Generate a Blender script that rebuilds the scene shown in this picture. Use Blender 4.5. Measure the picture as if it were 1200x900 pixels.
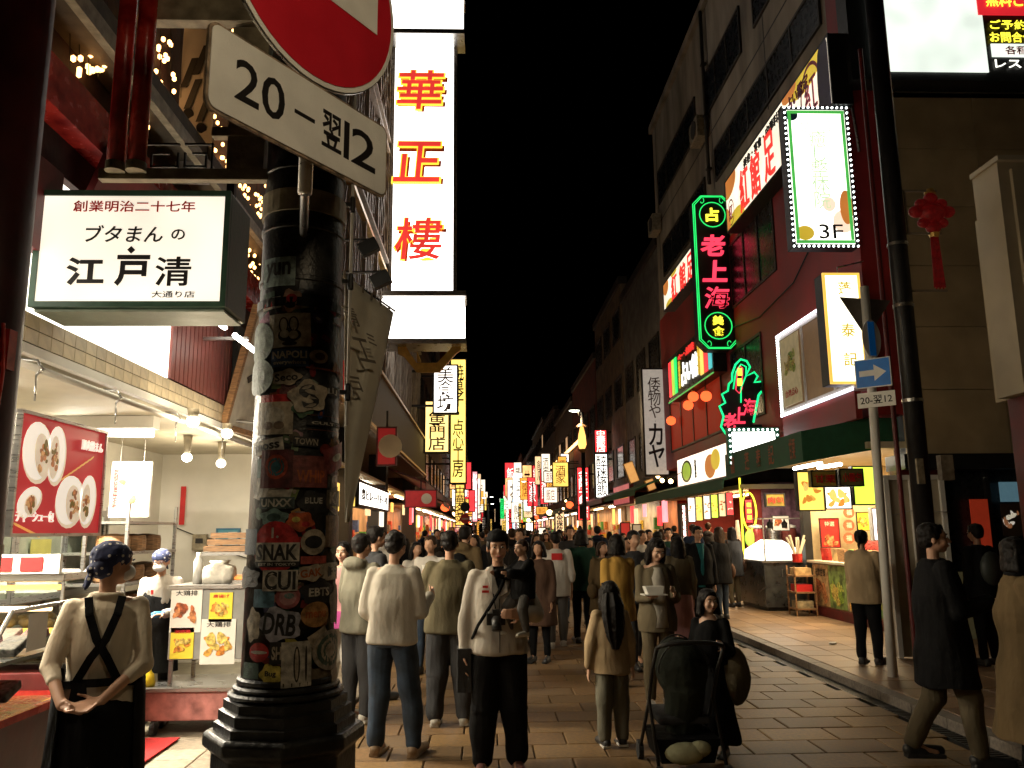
import bpy, math, random
from math import sin, cos, pi, radians as R
from mathutils import Vector, Matrix, noise
random.seed(7)
S = bpy.context.scene
COL = S.collection
for o in list(bpy.data.objects): bpy.data.objects.remove(o)

# ------------------------------------------------------------------ camera
YAW, PITCH, ROLL, FPX, EYE = 0.03444, 0.17698, 0.009315, 960.0, 1.7
_F = Vector((sin(YAW)*cos(PITCH), cos(YAW)*cos(PITCH), sin(PITCH)))
_R0 = _F.cross(Vector((0, 0, 1))).normalized(); _U0 = _R0.cross(_F)
_R = _R0*cos(ROLL) - _U0*sin(ROLL); _U = _U0*cos(ROLL) + _R0*sin(ROLL)
cam = bpy.data.objects.new('camera', bpy.data.cameras.new('camera')); COL.objects.link(cam)
M3 = Matrix((_R, _U, -_F)).transposed().to_4x4(); M3.translation = (0, 0, EYE)
cam.matrix_world = M3
cam.data.sensor_width = 36; cam.data.lens = FPX/1200*36; cam.data.clip_end = 2000; cam.data.clip_start = .05
S.camera = cam

# ------------------------------------------------------------------ night sky
W = bpy.data.worlds.new('World'); S.world = W; W.use_nodes = True
wn = W.node_tree; bgn = wn.nodes['Background']
sky = wn.nodes.new('ShaderNodeTexSky'); sky.sky_type = 'NISHITA'; sky.sun_disc = False
sky.sun_elevation = R(-8); sky.sun_rotation = R(200)
wn.links.new(sky.outputs[0], bgn.inputs[0]); bgn.inputs[1].default_value = 0.05

S.view_settings.view_transform = 'Standard'; S.view_settings.look = 'None'
S.view_settings.exposure = 0.0; S.view_settings.gamma = 1.0
S.render.engine = 'CYCLES'
cy = S.cycles
cy.use_denoising = True
try: cy.denoiser = 'OPENIMAGEDENOISE'
except Exception: pass
cy.sample_clamp_indirect = 2.5; cy.sample_clamp_direct = 0
cy.max_bounces = 6; cy.diffuse_bounces = 3; cy.glossy_bounces = 3; cy.transmission_bounces = 4; cy.transparent_max_bounces = 8
cy.caustics_reflective = False; cy.caustics_refractive = False
cy.use_light_tree = True

def ray(px, py): return (_F*FPX + _R*(px-600) - _U*(py-450)).normalized()
def P(px, py, X=None, Y=None, Z=None):
    d = ray(px, py); o = Vector((0, 0, EYE))
    t = (Y/d.y) if Y is not None else (X/d.x) if X is not None else ((Z-EYE)/d.z)
    return o + d*t
def G(px, Y): # x of a pixel column at street depth Y near the horizon
    return P(px, 622, Y=Y).x

# ------------------------------------------------------------------ materials
MC = {}
def mat(name, col=(.5,.5,.5), rough=.6, metal=0, var=.12, scale=8, bump=.15, bscale=None, emit=None, es=0, sample=True,
        col2=None, coords='Object', stretch=(1,1,1), rnd=0, spec=.4, bdist=.01, alpha=1, trans=0, detail=5):
    if name in MC: return MC[name]
    m = bpy.data.materials.new(name); m.use_nodes = True; nt = m.node_tree; b = nt.nodes['Principled BSDF']
    N = nt.nodes.new; L = nt.links.new
    tc = N('ShaderNodeTexCoord'); mp = N('ShaderNodeMapping'); mp.inputs['Scale'].default_value = stretch
    L(tc.outputs[coords], mp.inputs[0])
    nz = N('ShaderNodeTexNoise'); nz.inputs['Scale'].default_value = scale; nz.inputs['Detail'].default_value = detail
    L(mp.outputs[0], nz.inputs[0])
    cr = N('ShaderNodeValToRGB')
    c1 = tuple(max(0, c*(1-var*1.5)) for c in col); c2 = tuple(min(1, c*(1+var)) for c in (col2 or col))
    cr.color_ramp.elements[0].color = (*c1, 1); cr.color_ramp.elements[1].color = (*c2, 1)
    cr.color_ramp.elements[0].position = .32; cr.color_ramp.elements[1].position = .68
    L(nz.outputs[0], cr.inputs[0]); out = cr.outputs[0]
    if rnd:
        oi = N('ShaderNodeObjectInfo'); hs = N('ShaderNodeHueSaturation'); ma = N('ShaderNodeMapRange')
        ma.inputs[3].default_value = 1-rnd; ma.inputs[4].default_value = 1+rnd
        L(oi.outputs['Random'], ma.inputs[0]); L(ma.outputs[0], hs.inputs['Value']); L(out, hs.inputs['Color']); out = hs.outputs[0]
    L(out, b.inputs['Base Color'])
    b.inputs['Roughness'].default_value = rough; b.inputs['Metallic'].default_value = metal
    b.inputs['Specular IOR Level'].default_value = spec
    if trans: b.inputs['Transmission Weight'].default_value = trans; b.inputs['IOR'].default_value = 1.1
    if alpha < 1: b.inputs['Alpha'].default_value = alpha
    if bump:
        bn = N('ShaderNodeTexNoise'); bn.inputs['Scale'].default_value = bscale or scale*4; bn.inputs['Detail'].default_value = 4
        L(mp.outputs[0], bn.inputs[0]); bp = N('ShaderNodeBump'); bp.inputs['Strength'].default_value = bump; bp.inputs['Distance'].default_value = bdist
        L(bn.outputs[0], bp.inputs['Height']); L(bp.outputs[0], b.inputs['Normal'])
        rr = N('ShaderNodeMapRange'); rr.inputs[3].default_value = max(.02, rough-.12); rr.inputs[4].default_value = min(1, rough+.12)
        L(nz.outputs[0], rr.inputs[0]); L(rr.outputs[0], b.inputs['Roughness'])
    if emit is not None:
        b.inputs['Emission Color'].default_value = (*emit, 1); b.inputs['Emission Strength'].default_value = es
        if not sample: m.cycles.emission_sampling = 'NONE'
    MC[name] = m; return m
def glow(name, col, es, sample=True):
    """a backlit sheet or a tube: gives off light, slightly uneven like plastic over tubes"""
    if name in MC: return MC[name]
    m = mat(name, tuple(.6*c for c in col), .4, var=.03, bump=0, emit=col, es=es, sample=sample)
    nt = m.node_tree; N = nt.nodes.new; b = nt.nodes['Principled BSDF']
    tc = N('ShaderNodeTexCoord'); nz = N('ShaderNodeTexNoise'); nz.inputs['Scale'].default_value = 1.7; nz.inputs['Detail'].default_value = 1
    mr = N('ShaderNodeMapRange'); mr.inputs[1].default_value=.3; mr.inputs[2].default_value=.7; mr.inputs[3].default_value = es*.82; mr.inputs[4].default_value = es*1.15
    nt.links.new(tc.outputs['Object'], nz.inputs[0]); nt.links.new(nz.outputs[0], mr.inputs[0]); nt.links.new(mr.outputs[0], b.inputs['Emission Strength'])
    return m
def cloth(name, col, rough=.92, var=.15):
    return mat('cloth_'+name, col, rough, var=var*1.6, scale=3.2, bump=.5, bscale=9, spec=.12, bdist=.05, stretch=(1,1,.45), detail=3)

black = mat('black_metal', (.02,.02,.02), .45, .3, bump=.2, bscale=60)
dark = mat('dark_paint', (.03,.028,.026), .6)
steel = mat('stainless', (.45,.44,.42), .3, .9, var=.08, stretch=(1,1,12), scale=6, bump=.08)
beigem = mat('beige_metal', (.34,.29,.2), .5, .1, var=.25, scale=14, bump=.3)
redlac = mat('red_lacquer', (.34,.012,.014), .25, var=.25, scale=9, bump=.15, col2=(.42,.03,.02))
darkred = mat('dark_red_paint', (.10,.008,.008), .5, var=.3, scale=3, bump=.3)
wood = mat('oak_wood', (.30,.16,.07), .5, stretch=(1,1,9), scale=12, var=.35, bump=.4)
whitep = mat('white_paint', (.72,.70,.64), .45, var=.07, scale=4, bump=.1)
cream = mat('cream_board', (.62,.55,.40), .55, var=.1, scale=3)
whiteE = glow('white_backlit_sheet', (1,.93,.82), 3.2)
whiteH = glow('hot_white_sheet', (1,.97,.92), 6)
tubeE = glow('fluorescent_tube', (1,.94,.82), 22)
warmE = glow('warm_lamp', (1,.62,.25), 16)
bulbE = glow('tiny_warm_bulb', (1,.5,.16), 7, sample=False)
redtxt = glow('lit_red_letter', (.9,.04,.03), 1.1, sample=False)
blktxt = mat('black_print', (.012,.01,.01), .5, bump=0)
redprint = mat('red_print', (.55,.02,.02), .5, bump=0)
glass = mat('window_glass', (.012,.014,.016), .28, spec=.4, bump=.03, bscale=2, var=.1)
clear = mat('clear_glass', (.9,.95,.93), .02, bump=0, trans=1, var=0)

# ------------------------------------------------------------------ mesh builder
class MB:
    def __init__(s): s.v = []; s.f = []
    def add(s, vs, fs):
        n = len(s.v); s.v += [Vector(v) for v in vs]; s.f += [tuple(i+n for i in f) for f in fs]; return s
    def box(s, a, b):
        x0,y0,z0 = (min(a[i],b[i]) for i in range(3)); x1,y1,z1 = (max(a[i],b[i]) for i in range(3))
        return s.add([(x0,y0,z0),(x1,y0,z0),(x1,y1,z0),(x0,y1,z0),(x0,y0,z1),(x1,y0,z1),(x1,y1,z1),(x0,y1,z1)],
                     [(3,2,1,0),(4,5,6,7),(0,1,5,4),(1,2,6,5),(2,3,7,6),(3,0,4,7)])
    def ob(s, c, u, v, w, h, d):
        u = Vector(u).normalized(); v = Vector(v).normalized(); n = u.cross(v); c = Vector(c)
        p = [c+u*w/2*a+v*h/2*b+n*d/2*k for k in (-1,1) for b in (-1,1) for a in (-1,1)]
        return s.add(p, [(0,2,3,1),(4,5,7,6),(0,1,5,4),(2,6,7,3),(0,4,6,2),(1,3,7,5)])
    def rings(s, rr, cap=True):
        n = len(rr[0]); base = len(s.v); s.v += [Vector(p) for r in rr for p in r]
        for k in range(len(rr)-1):
            for i in range(n):
                j = (i+1) % n; s.f.append((base+k*n+i, base+k*n+j, base+(k+1)*n+j, base+(k+1)*n+i))
        if cap:
            s.f.append(tuple(base+i for i in range(n))[::-1]); s.f.append(tuple(base+(len(rr)-1)*n+i for i in range(n)))
        return s
    def tube(s, pts, r, n=8, cap=True):
        pts = [Vector(p) for p in pts]; rr = []
        ref = Vector((.31,.87,.39))
        for i, p in enumerate(pts):
            d = (pts[min(i+1, len(pts)-1)]-pts[max(i-1, 0)]).normalized()
            a = d.cross(ref)
            if a.length < .05: a = d.cross(Vector((1,0,0)))
            a.normalize(); b = d.cross(a); q = r[i] if isinstance(r, (list, tuple)) else r
            rr.append([p+(a*cos(2*pi*k/n)+b*sin(2*pi*k/n))*q for k in range(n)])
        return s.rings(rr, cap)
    def cap(s, p0, p1, r0, r1=None, n=10):
        r1 = r0 if r1 is None else r1; p0 = Vector(p0); p1 = Vector(p1); d = p1-p0
        if d.length < 1e-6: d = Vector((0,0,1e-4))
        dn = d.normalized(); pts = []; rs = []
        for t in (-85,-50,-20): pts.append(p0+dn*r0*sin(R(t))); rs.append(r0*cos(R(t)))
        for t in (20,50,85): pts.append(p0+d+dn*r1*sin(R(t))); rs.append(r1*cos(R(t)))
        return s.tube(pts, rs, n)
    def ell(s, c, r, n=14, m=9, rot=None):
        c = Vector(c); rr = []
        for k in range(m):
            t = -pi/2+pi*(k+.12)/(m-1+.24)
            ring = [Vector((r[0]*cos(t)*cos(2*pi*i/n), r[1]*cos(t)*sin(2*pi*i/n), r[2]*sin(t))) for i in range(n)]
            rr.append([c+(rot @ q if rot else q) for q in ring])
        return s.rings(rr)
    def lathe(s, c, prof, n=24, ph=0):
        c = Vector(c)
        return s.rings([[c+Vector((r*cos(ph+2*pi*i/n), r*sin(ph+2*pi*i/n), z)) for i in range(n)] for r, z in prof])
    def prism(s, pts, d):
        d = Vector(d); n = len(pts); pts = [Vector(p) for p in pts]
        return s.add(pts+[p+d for p in pts], [tuple(range(n))[::-1], tuple(range(n, 2*n))]+[(i,(i+1)%n,(i+1)%n+n,i+n) for i in range(n)])
    def mesh(s, name, off, smooth=False):
        me = bpy.data.meshes.new(name); me.from_pydata([v-off for v in s.v], [], s.f); me.update()
        if smooth: me.shade_smooth()
        return me

def wloc(o):
    v = Vector((0,0,0))
    while o: v += o.location; o = o.parent
    return v
def thing(name, label, cat, loc=(0,0,0), group=None):
    o = bpy.data.objects.new(name, None); COL.objects.link(o); o.location = loc; o.empty_display_size = .1
    o['label'] = label; o['category'] = cat
    if group: o['group'] = group
    return o
def part(name, mb, m, parent, smooth=False, label=None, bevel=0, kind=None):
    o = bpy.data.objects.new(name, mb.mesh(name, wloc(parent), smooth)); COL.objects.link(o)
    o.data.materials.append(m); o.parent = parent
    if label: o['label'] = label
    if kind: o['kind'] = kind
    if bevel:
        b = o.modifiers.new('edge', 'BEVEL'); b.width = bevel; b.segments = 2; b.limit_method = 'ANGLE'
    return o
def single(name, mb, m, label=None, cat=None, kind=None, smooth=False, group=None, loc=(0,0,0), bevel=0):
    o = bpy.data.objects.new(name, mb.mesh(name, Vector(loc), smooth)); COL.objects.link(o); o.location = loc
    o.data.materials.append(m)
    if label: o['label'] = label; o['category'] = cat
    if kind: o['kind'] = kind
    if group: o['group'] = group
    if bevel:
        b = o.modifiers.new('edge', 'BEVEL'); b.width = bevel; b.segments = 2; b.limit_method = 'ANGLE'
    return o

X_, Y_, Z_ = Vector((1,0,0)), Vector((0,1,0)), Vector((0,0,1))
TC = {}
def textmesh(s, bold, vert):
    k = (s, bold, vert)
    if k not in TC:
        c = bpy.data.curves.new('t', 'FONT'); c.body = '\n'.join(s) if vert else s
        c.align_x = 'CENTER'; c.extrude = .5; c.offset = bold; c.resolution_u = 3 if len(s) < 4 else 2; c.offset = min(bold, (.012 if s in '海館樓記蓬清紅' else .03 if len(s) == 1 else .007 if len(s) > 2 else .014) if any(ord(q) > 0x3000 for q in s) else .03); c.space_line = .82 if vert else 1
        o = bpy.data.objects.new('t', c); me = bpy.data.meshes.new_from_object(o)
        vs = [v.co.copy() for v in me.vertices]; fs = [tuple(p.vertices) for p in me.polygons]
        bpy.data.objects.remove(o); bpy.data.meshes.remove(me)
        xs = [v.x for v in vs]; ys = [v.y for v in vs]
        cx, cyy = (min(xs)+max(xs))/2, (min(ys)+max(ys))/2; w, h = max(xs)-min(xs), max(ys)-min(ys)
        TC[k] = ([Vector(((v.x-cx)/w, (v.y-cyy)/h, v.z)) for v in vs], fs)
    return TC[k]
def T(parent, s, c, u, v, w, h, m, bold=.015, depth=.01, vert=False, name='lettering', slant=0):
    vs, fs = textmesh(s, bold, vert); u = Vector(u).normalized(); v = Vector(v).normalized(); n = u.cross(v); c = Vector(c)
    mb = MB(); mb.v = [c+u*(q.x*w+q.y*h*slant)+v*q.y*h+n*(q.z+.5)*depth for q in vs]; mb.f = fs
    return part(name, mb, m, parent)

def sign(name, label, cat, c, u, w, h, d, face, frame, border=.04, group=None, lean=0, back=None):
    """box sign: c = centre of the front face"""
    u = Vector(u).normalized(); v = (Z_+u*lean).normalized(); u = (u - v*u.dot(v)).normalized(); n = u.cross(v); c = Vector(c)
    r = thing(name, label, cat, c-v*h/2-n*d/2, group)
    part('housing', MB().ob(c-n*(d/2+.012), u, v, w, h, d), back or frame, r, bevel=min(.012, d*.1))
    part('face_panel', MB().ob(c-n*.004, u, v, w-2*border, h-2*border, .012), face, r)
    if border > .001:
        for k in (-1, 1):
            part('frame', MB().ob(c+v*k*(h-border)/2, u, v, w, border, .03), frame, r)
            part('frame', MB().ob(c+u*k*(w-border)/2, u, v, border, h-2*border, .03), frame, r)
    r['_'] = 0; del r['_']
    return r, c+n*.004, u, v
def rectY(x0, y0, x1, y1, Y):
    a = P(x0, y0, Y=Y); b = P(x1, y1, Y=Y); a2 = P(x0, y1, Y=Y); b2 = P(x1, y0, Y=Y)
    l = (a.x+a2.x)/2; r = (b.x+b2.x)/2; t = (a.z+b2.z)/2; q = (b.z+a2.z)/2
    return Vector(((l+r)/2, Y, (t+q)/2)), abs(r-l), abs(t-q)
def rectX(x0, y0t, y0b, x1, y1t, y1b, X):
    a = P(x0, y0t, X=X); a2 = P(x0, y0b, X=X); b = P(x1, y1t, X=X); b2 = P(x1, y1b, X=X)
    t = (a.z+b.z)/2; q = (a2.z+b2.z)/2; y0 = (a.y+a2.y)/2; y1 = (b.y+b2.y)/2
    return Vector((X, (y0+y1)/2, (t+q)/2)), abs(y1-y0), abs(t-q)
def picture(parent, c, u, v, w, h, kind, n=5, es=0, seed=0, name='food_picture'):
    """printed food photo: heaps of rounded pieces on a plate, a few mm thick"""
    rd = random.Random(seed); u = Vector(u); v = Vector(v); nn = u.cross(v)
    pal = {'meat': [(.45,.13,.04),(.30,.07,.02),(.55,.22,.08)], 'bun': [(.8,.72,.6),(.75,.66,.5),(.3,.12,.05)], 'green': [(.25,.4,.05),(.5,.55,.1),(.6,.45,.1)],
           'gold': [(.7,.35,.06),(.6,.22,.03),(.75,.5,.12)]}[kind]
    for j, cc in enumerate(pal):
        mb = MB()
        for i in range(n):
            p = Vector(c)+u*rd.uniform(-.36,.36)*w+v*rd.uniform(-.36,.3)*h+nn*(.002*(j+1)+.0006*i)
            a = rd.uniform(.1,.24)*w; b = a*rd.uniform(.4,.8)*(1 if w < h*2 else .6); t0 = rd.uniform(0, pi); q = []
            for k in range(12):
                t = 2*pi*k/12; rr = 1+.15*sin(3*t+i)
                x_, y_ = a*cos(t)*rr, b*sin(t)*rr; q.append(p+u*(x_*cos(t0)-y_*sin(t0))+v*min(h*.45, max(-h*.45, x_*sin(t0)+y_*cos(t0))))
            mb.add(q, [tuple(range(12))])
        m = mat('print_%s_%d_%.1f' % (kind, j, es), cc, .5, var=.5, scale=30, bump=.2, emit=cc if es else None, es=es, sample=False)
        part(name, mb, m, parent, kind='stuff')

# ================================================================== ground
XL, XR, KX = -2.8, 6.2, 3.95       # left frontages, right frontages, right kerb
joint = mat('joint_mortar', (.03,.026,.022), .9, scale=40, bump=.4)
pav = [mat('granite_paver_%d' % i, c, .5, var=.22, scale=26, bump=.35, bscale=120, rnd=.25, bdist=.004) for i, c in
       enumerate([(.17,.10,.045), (.2,.12,.05), (.145,.09,.042)])]
tilem = [mat('pavement_tile_%d' % i, c, .42, var=.2, scale=22, bump=.3, bscale=90, rnd=.22, bdist=.004) for i, c in enumerate([(.26,.16,.085), (.22,.135,.075)])]
roadm = mat('road_far', (.16,.095,.045), .5, var=.3, scale=3, bump=.5, bscale=14)
ground = single('ground', MB().box((-60,-20,-.5), (60,400,-.07)), joint, kind='structure')
road = bpy.data.objects.new('road', None); COL.objects.link(road); road['kind'] = 'structure'
part('road_bed', MB().box((-1.3,-6,-.07), (KX-.16,300,-.045)), joint, road, kind='structure')
def slab_mesh(w, l, t, m, b=.006):
    mb = MB(); x, y = w/2, l/2
    rr = [[(-x,-y,-t),(x,-y,-t),(x,y,-t),(-x,y,-t)], [(-x,-y,-b),(x,-y,-b),(x,y,-b),(-x,y,-b)], [(-x+b,-y+b,0),(x-b,-y+b,0),(x-b,y-b,0),(-x+b,y-b,0)]]
    mb.rings(rr); me = mb.mesh('paver', Vector((0,0,0))); me.materials.append(m); return me
PW, PL = .56, .40
pm = [slab_mesh(PW-.012, PL-.012, .05, m) for m in pav]
cnt = 0; far = MB()
rx0, rx1 = -1.3, KX-.16
for row in range(-15, 90):
    y = 5.6+row*PL; x = rx0+(row % 2)*PW/2-PW/2
    while x < rx1-.03:
        a, b = max(rx0, x), min(rx1, x+PW); x += PW
        if b-a < .05: continue
        full = (b-a) > PW-.01; z = random.uniform(-.0025, .0015)
        vis = y > 5.5 and (a+b)/2 > -1.1 and full
        if vis and cnt < 290:
            o = bpy.data.objects.new('paver', pm[random.choice((0,0,1,1,2))]); COL.objects.link(o); o.parent = road
            o.location = ((a+b)/2, y, z); o.rotation_euler = (random.uniform(-.004,.004), random.uniform(-.003,.003), 0); cnt += 1
        else:
            far.box((a+.006, y-PL/2+.006, -.05), (b-.006, y+PL/2-.006, z))
part('paver_field', far, pav[1], road, kind='stuff')
part('road_surface', MB().box((rx0,5.6+90*PL-PL/2,-.05),(rx1,300,-.001)), roadm, road, kind='structure')
# right pavement: kerb stones, drain grate, tiles
pvt = bpy.data.objects.new('pavement', None); COL.objects.link(pvt); pvt['kind'] = 'structure'
part('pavement_bed', MB().box((KX+.16,-6,-.06), (XR+4,12.3,.055)).box((KX+.16,12.3,-.06),(XR+2.6,300,.055)), joint, pvt, kind='structure')
km = MB().box((-.075,-.295,-.05),(.075,.295,.08)).mesh('kerb_stone', Vector((0,0,0))); km.materials.append(mat('kerb_granite', (.2,.17,.14), .55, var=.25, scale=30, bump=.4, rnd=.15))
for k in range(60):
    o = bpy.data.objects.new('kerb_stone', km); COL.objects.link(o); o.parent = pvt; o.location = (KX+.08, 4+k*.6, .001*(k % 3))
part('kerb_run', MB().box((KX+.005,39.71,-.05),(KX+.155,300,.078)), MC['kerb_granite'], pvt)
part('gutter', MB().box((KX-.155,-6,-.06),(KX-.005,300,-.03)), black, pvt)
gm = MB()
for k in range(260): gm.box((KX-.15, 5+k*.06, -.028), (KX-.01, 5.03+k*.06, -.004))
gm.box((KX-.155,5,-.028),(KX-.145,20.6,-.003)).box((KX-.015,5,-.028),(KX-.006,20.6,-.003))
part('drain_grate', gm, black, pvt, kind='stuff')
tm = [slab_mesh(.445,.445,.03,m,.005) for m in tilem]; cnt = 0; far = MB()
for j in range(-20, 100):
    for i in range(8):
        x = KX+.16+.225+i*.45; y = 7+j*.45
        if i > 4 and y > 12: continue
        if 6.6 < y < 24 and i < 5 and cnt < 290:
            o = bpy.data.objects.new('tile', random.choice(tm)); COL.objects.link(o); o.parent = pvt; o.location = (x, y, .086+random.uniform(-.002,.0015)); cnt += 1
        else: far.box((x-.22,y-.22,.055),(x+.22,y+.22,.085))
part('tile_field', far, tilem[0], pvt, kind='stuff')
# left pavement
lp = bpy.data.objects.new('left_pavement', None); COL.objects.link(lp); lp['kind'] = 'structure'
part('pavement_bed', MB().box((-9,-6,-.07),(-1.31,300,-.045)), joint, lp, kind='structure')
lm = [slab_mesh(.89,.29,.04,m,.005) for m in (mat('pale_paving', (.27,.22,.16), .55, var=.2, scale=18, bump=.3, rnd=.2), mat('pale_paving_b', (.22,.18,.13), .55, var=.25, scale=20, bump=.3, rnd=.2))]
cnt = 0; far = MB()
for j in range(-28, 110):
    for i in range(4):
        x = -1.32-.45-i*.9; y = 6+j*.3
        if 6 < y < 14: 
            o = bpy.data.objects.new('paver', random.choice(lm)); COL.objects.link(o); o.parent = lp; o.location = (x, y, random.uniform(-.003,.001)); cnt += 1
        else: far.box((x-.445,y-.145,-.04),(x+.445,y+.145,-.001))
part('paver_field', far, MC['pale_paving_b'], lp, kind='stuff')

# ================================================================== sticker covered column in the foreground
PC = Vector((-.828, 3.62, 0))
r = thing('gate_column', 'thick black cylindrical column plastered with stickers on a stepped octagonal plinth', 'column', PC)
ironm = mat('black_iron', (.018,.018,.017), .38, var=.5, scale=12, bump=.35, bscale=50, spec=.5)
def colr(z): return .187-.005*(z-1.1)
part('shaft', MB().lathe(PC, [(colr(1.08),1.08),(colr(2.1),2.1),(colr(3.4),3.4),(colr(6),6)], 48), ironm, r, smooth=True)
ph = R(12)
part('plinth', MB().lathe(PC, [(.32,0),(.32,.08),(.29,.12),(.29,.83),(.325,.86),(.325,.90),(.312,.915)], 8, ph), ironm, r, bevel=.006)
for k, (ra, z0, z1) in enumerate([(.285,.915,.955),(.268,.955,1.0),(.25,1.0,1.04)]):
    part('step', MB().lathe(PC, [(ra,z0),(ra,z1-.008),(ra-.02,z1)], 8, ph), ironm, r)
for ra, z0, z1 in [(.235,1.04,1.065),(.217,1.065,1.09),(.202,1.09,1.12)]:
    part('ring', MB().lathe(PC, [(ra-.01,z0),(ra,z0+.008),(ra,z1-.008),(ra-.01,z1)], 40), ironm, r, smooth=False)
for z in (2.78, 3.02, 3.3): part('band', MB().lathe(PC, [(colr(z)+.001,z),(colr(z)+.007,z+.004),(colr(z)+.007,z+.02),(colr(z)+.001,z+.024)], 48), ironm, r)
# stickers: curved patches around the shaft
vd = math.atan2(-PC.y, -PC.x)          # direction from the shaft to the viewer
def st_pt(a, z, k): ra = colr(z)+.0015+.0009*k; return PC+Vector((ra*cos(a), ra*sin(a), z))
def px2s(px, py):   # pixel on the shaft -> angle, height
    d = ray(px, py); o = Vector((0,0,EYE)); z = 2
    for _ in range(4):
        ra = colr(z); A = d.x**2+d.y**2; B = 2*((o.x-PC.x)*d.x+(o.y-PC.y)*d.y); C = (o.x-PC.x)**2+(o.y-PC.y)**2-ra*ra
        q = B*B-4*A*C
        t = (-B-math.sqrt(max(q, 0)))/(2*A); p = o+d*t; z = p.z
    return math.atan2(p.y-PC.y, p.x-PC.x), z
smats = {}
def smat(c):
    k = 'sticker_%02x%02x%02x' % tuple(int(x*255) for x in c)
    return mat(k, tuple(x*.95 for x in c), .5, var=.35, scale=34, bump=.25, bscale=150, rnd=.08)
skk = [0]
def sticker(px0, py0, px1, py1, col, shape='rect', txts=(), rot=0, dots=(), base=False):
    """one sticker: outline mapped on the shaft; txts = (string, cx, cy, w, h, colour) in unit coordinates"""
    skk[0] += 1; k = skk[0] % 5 if base else 6+skk[0] % 12
    a0, zt = px2s(px0, py0); a1, zb = px2s(px1, py1)
    ca, cz = (a0+a1)/2, (zt+zb)/2; ha, hz = (a1-a0)/2, (zt-zb)/2; ra = colr(cz)
    def mp(x, y):
        xr = x*cos(rot)*1 - y*hz/(abs(ha)*ra)*sin(rot); yr = x*abs(ha)*ra/hz*sin(rot)+y*cos(rot)
        return ca+ha*xr, cz+hz*yr
    mb = MB()
    if shape == 'rect':
        N_, M_ = 7, 3; vs = []; fs = []
        for j in range(M_+1):
            for i in range(N_+1): a, z = mp(-1+2*i/N_, -1+2*j/M_); vs.append(st_pt(a, z, k))
        for j in range(M_):
            for i in range(N_): q = j*(N_+1)+i; fs.append((q,q+1,q+N_+2,q+N_+1))
        mb.add(vs, fs)
    else:
        vs = [st_pt(*mp(0,0), k)]; fs = []
        for rr in (.5, 1):
            for i in range(24):
                t = 2*pi*i/24; q = rr*(1+(.14*sin(5*t+px0) if shape == 'blob' and rr == 1 else 0)); vs.append(st_pt(*mp(q*cos(t), q*sin(t)), k))
        for i in range(24): j = (i+1) % 24; fs += [(0,1+i,1+j), (1+i,25+i,25+j,1+j)]
        mb.add(vs, fs)
    s = part('sticker', mb, smat(col), r)
    for tx in txts:
        st, cx_, cy_, w_, h_, tc_ = tx; vs, fs = textmesh(st, .03, False); q = MB()
        q.v = [st_pt(*mp(cx_+v.x*w_, cy_+v.y*h_), k+.6+.3*(v.z+.5)) for v in vs]; q.f = fs
        part('lettering', q, smat(tc_), s)
    for dt in dots:
        cx_, cy_, rx, ry, tc_ = dt; q = MB(); vs = [st_pt(*mp(cx_+rx*cos(2*pi*i/16)*e, cy_+ry*sin(2*pi*i/16)*e), k+.35+.02*dots.index(dt)) for e in (.02,.5,1) for i in range(16)]
        q.add(vs, [(m*16+i, m*16+(i+1) % 16, m*16+16+(i+1) % 16, m*16+16+i) for m in (0,1) for i in range(16)])
        part('print', q, smat(tc_), s)
    return s
cW, cB, cR, cK, cC, cO, cG, cY = (.5,.47,.4), (.04,.09,.2), (.5,.03,.03), (.025,.025,.025), (.42,.36,.27), (.4,.1,.03), (.07,.12,.1), (.6,.5,.1)
cT = (.16,.26,.24)
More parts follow.
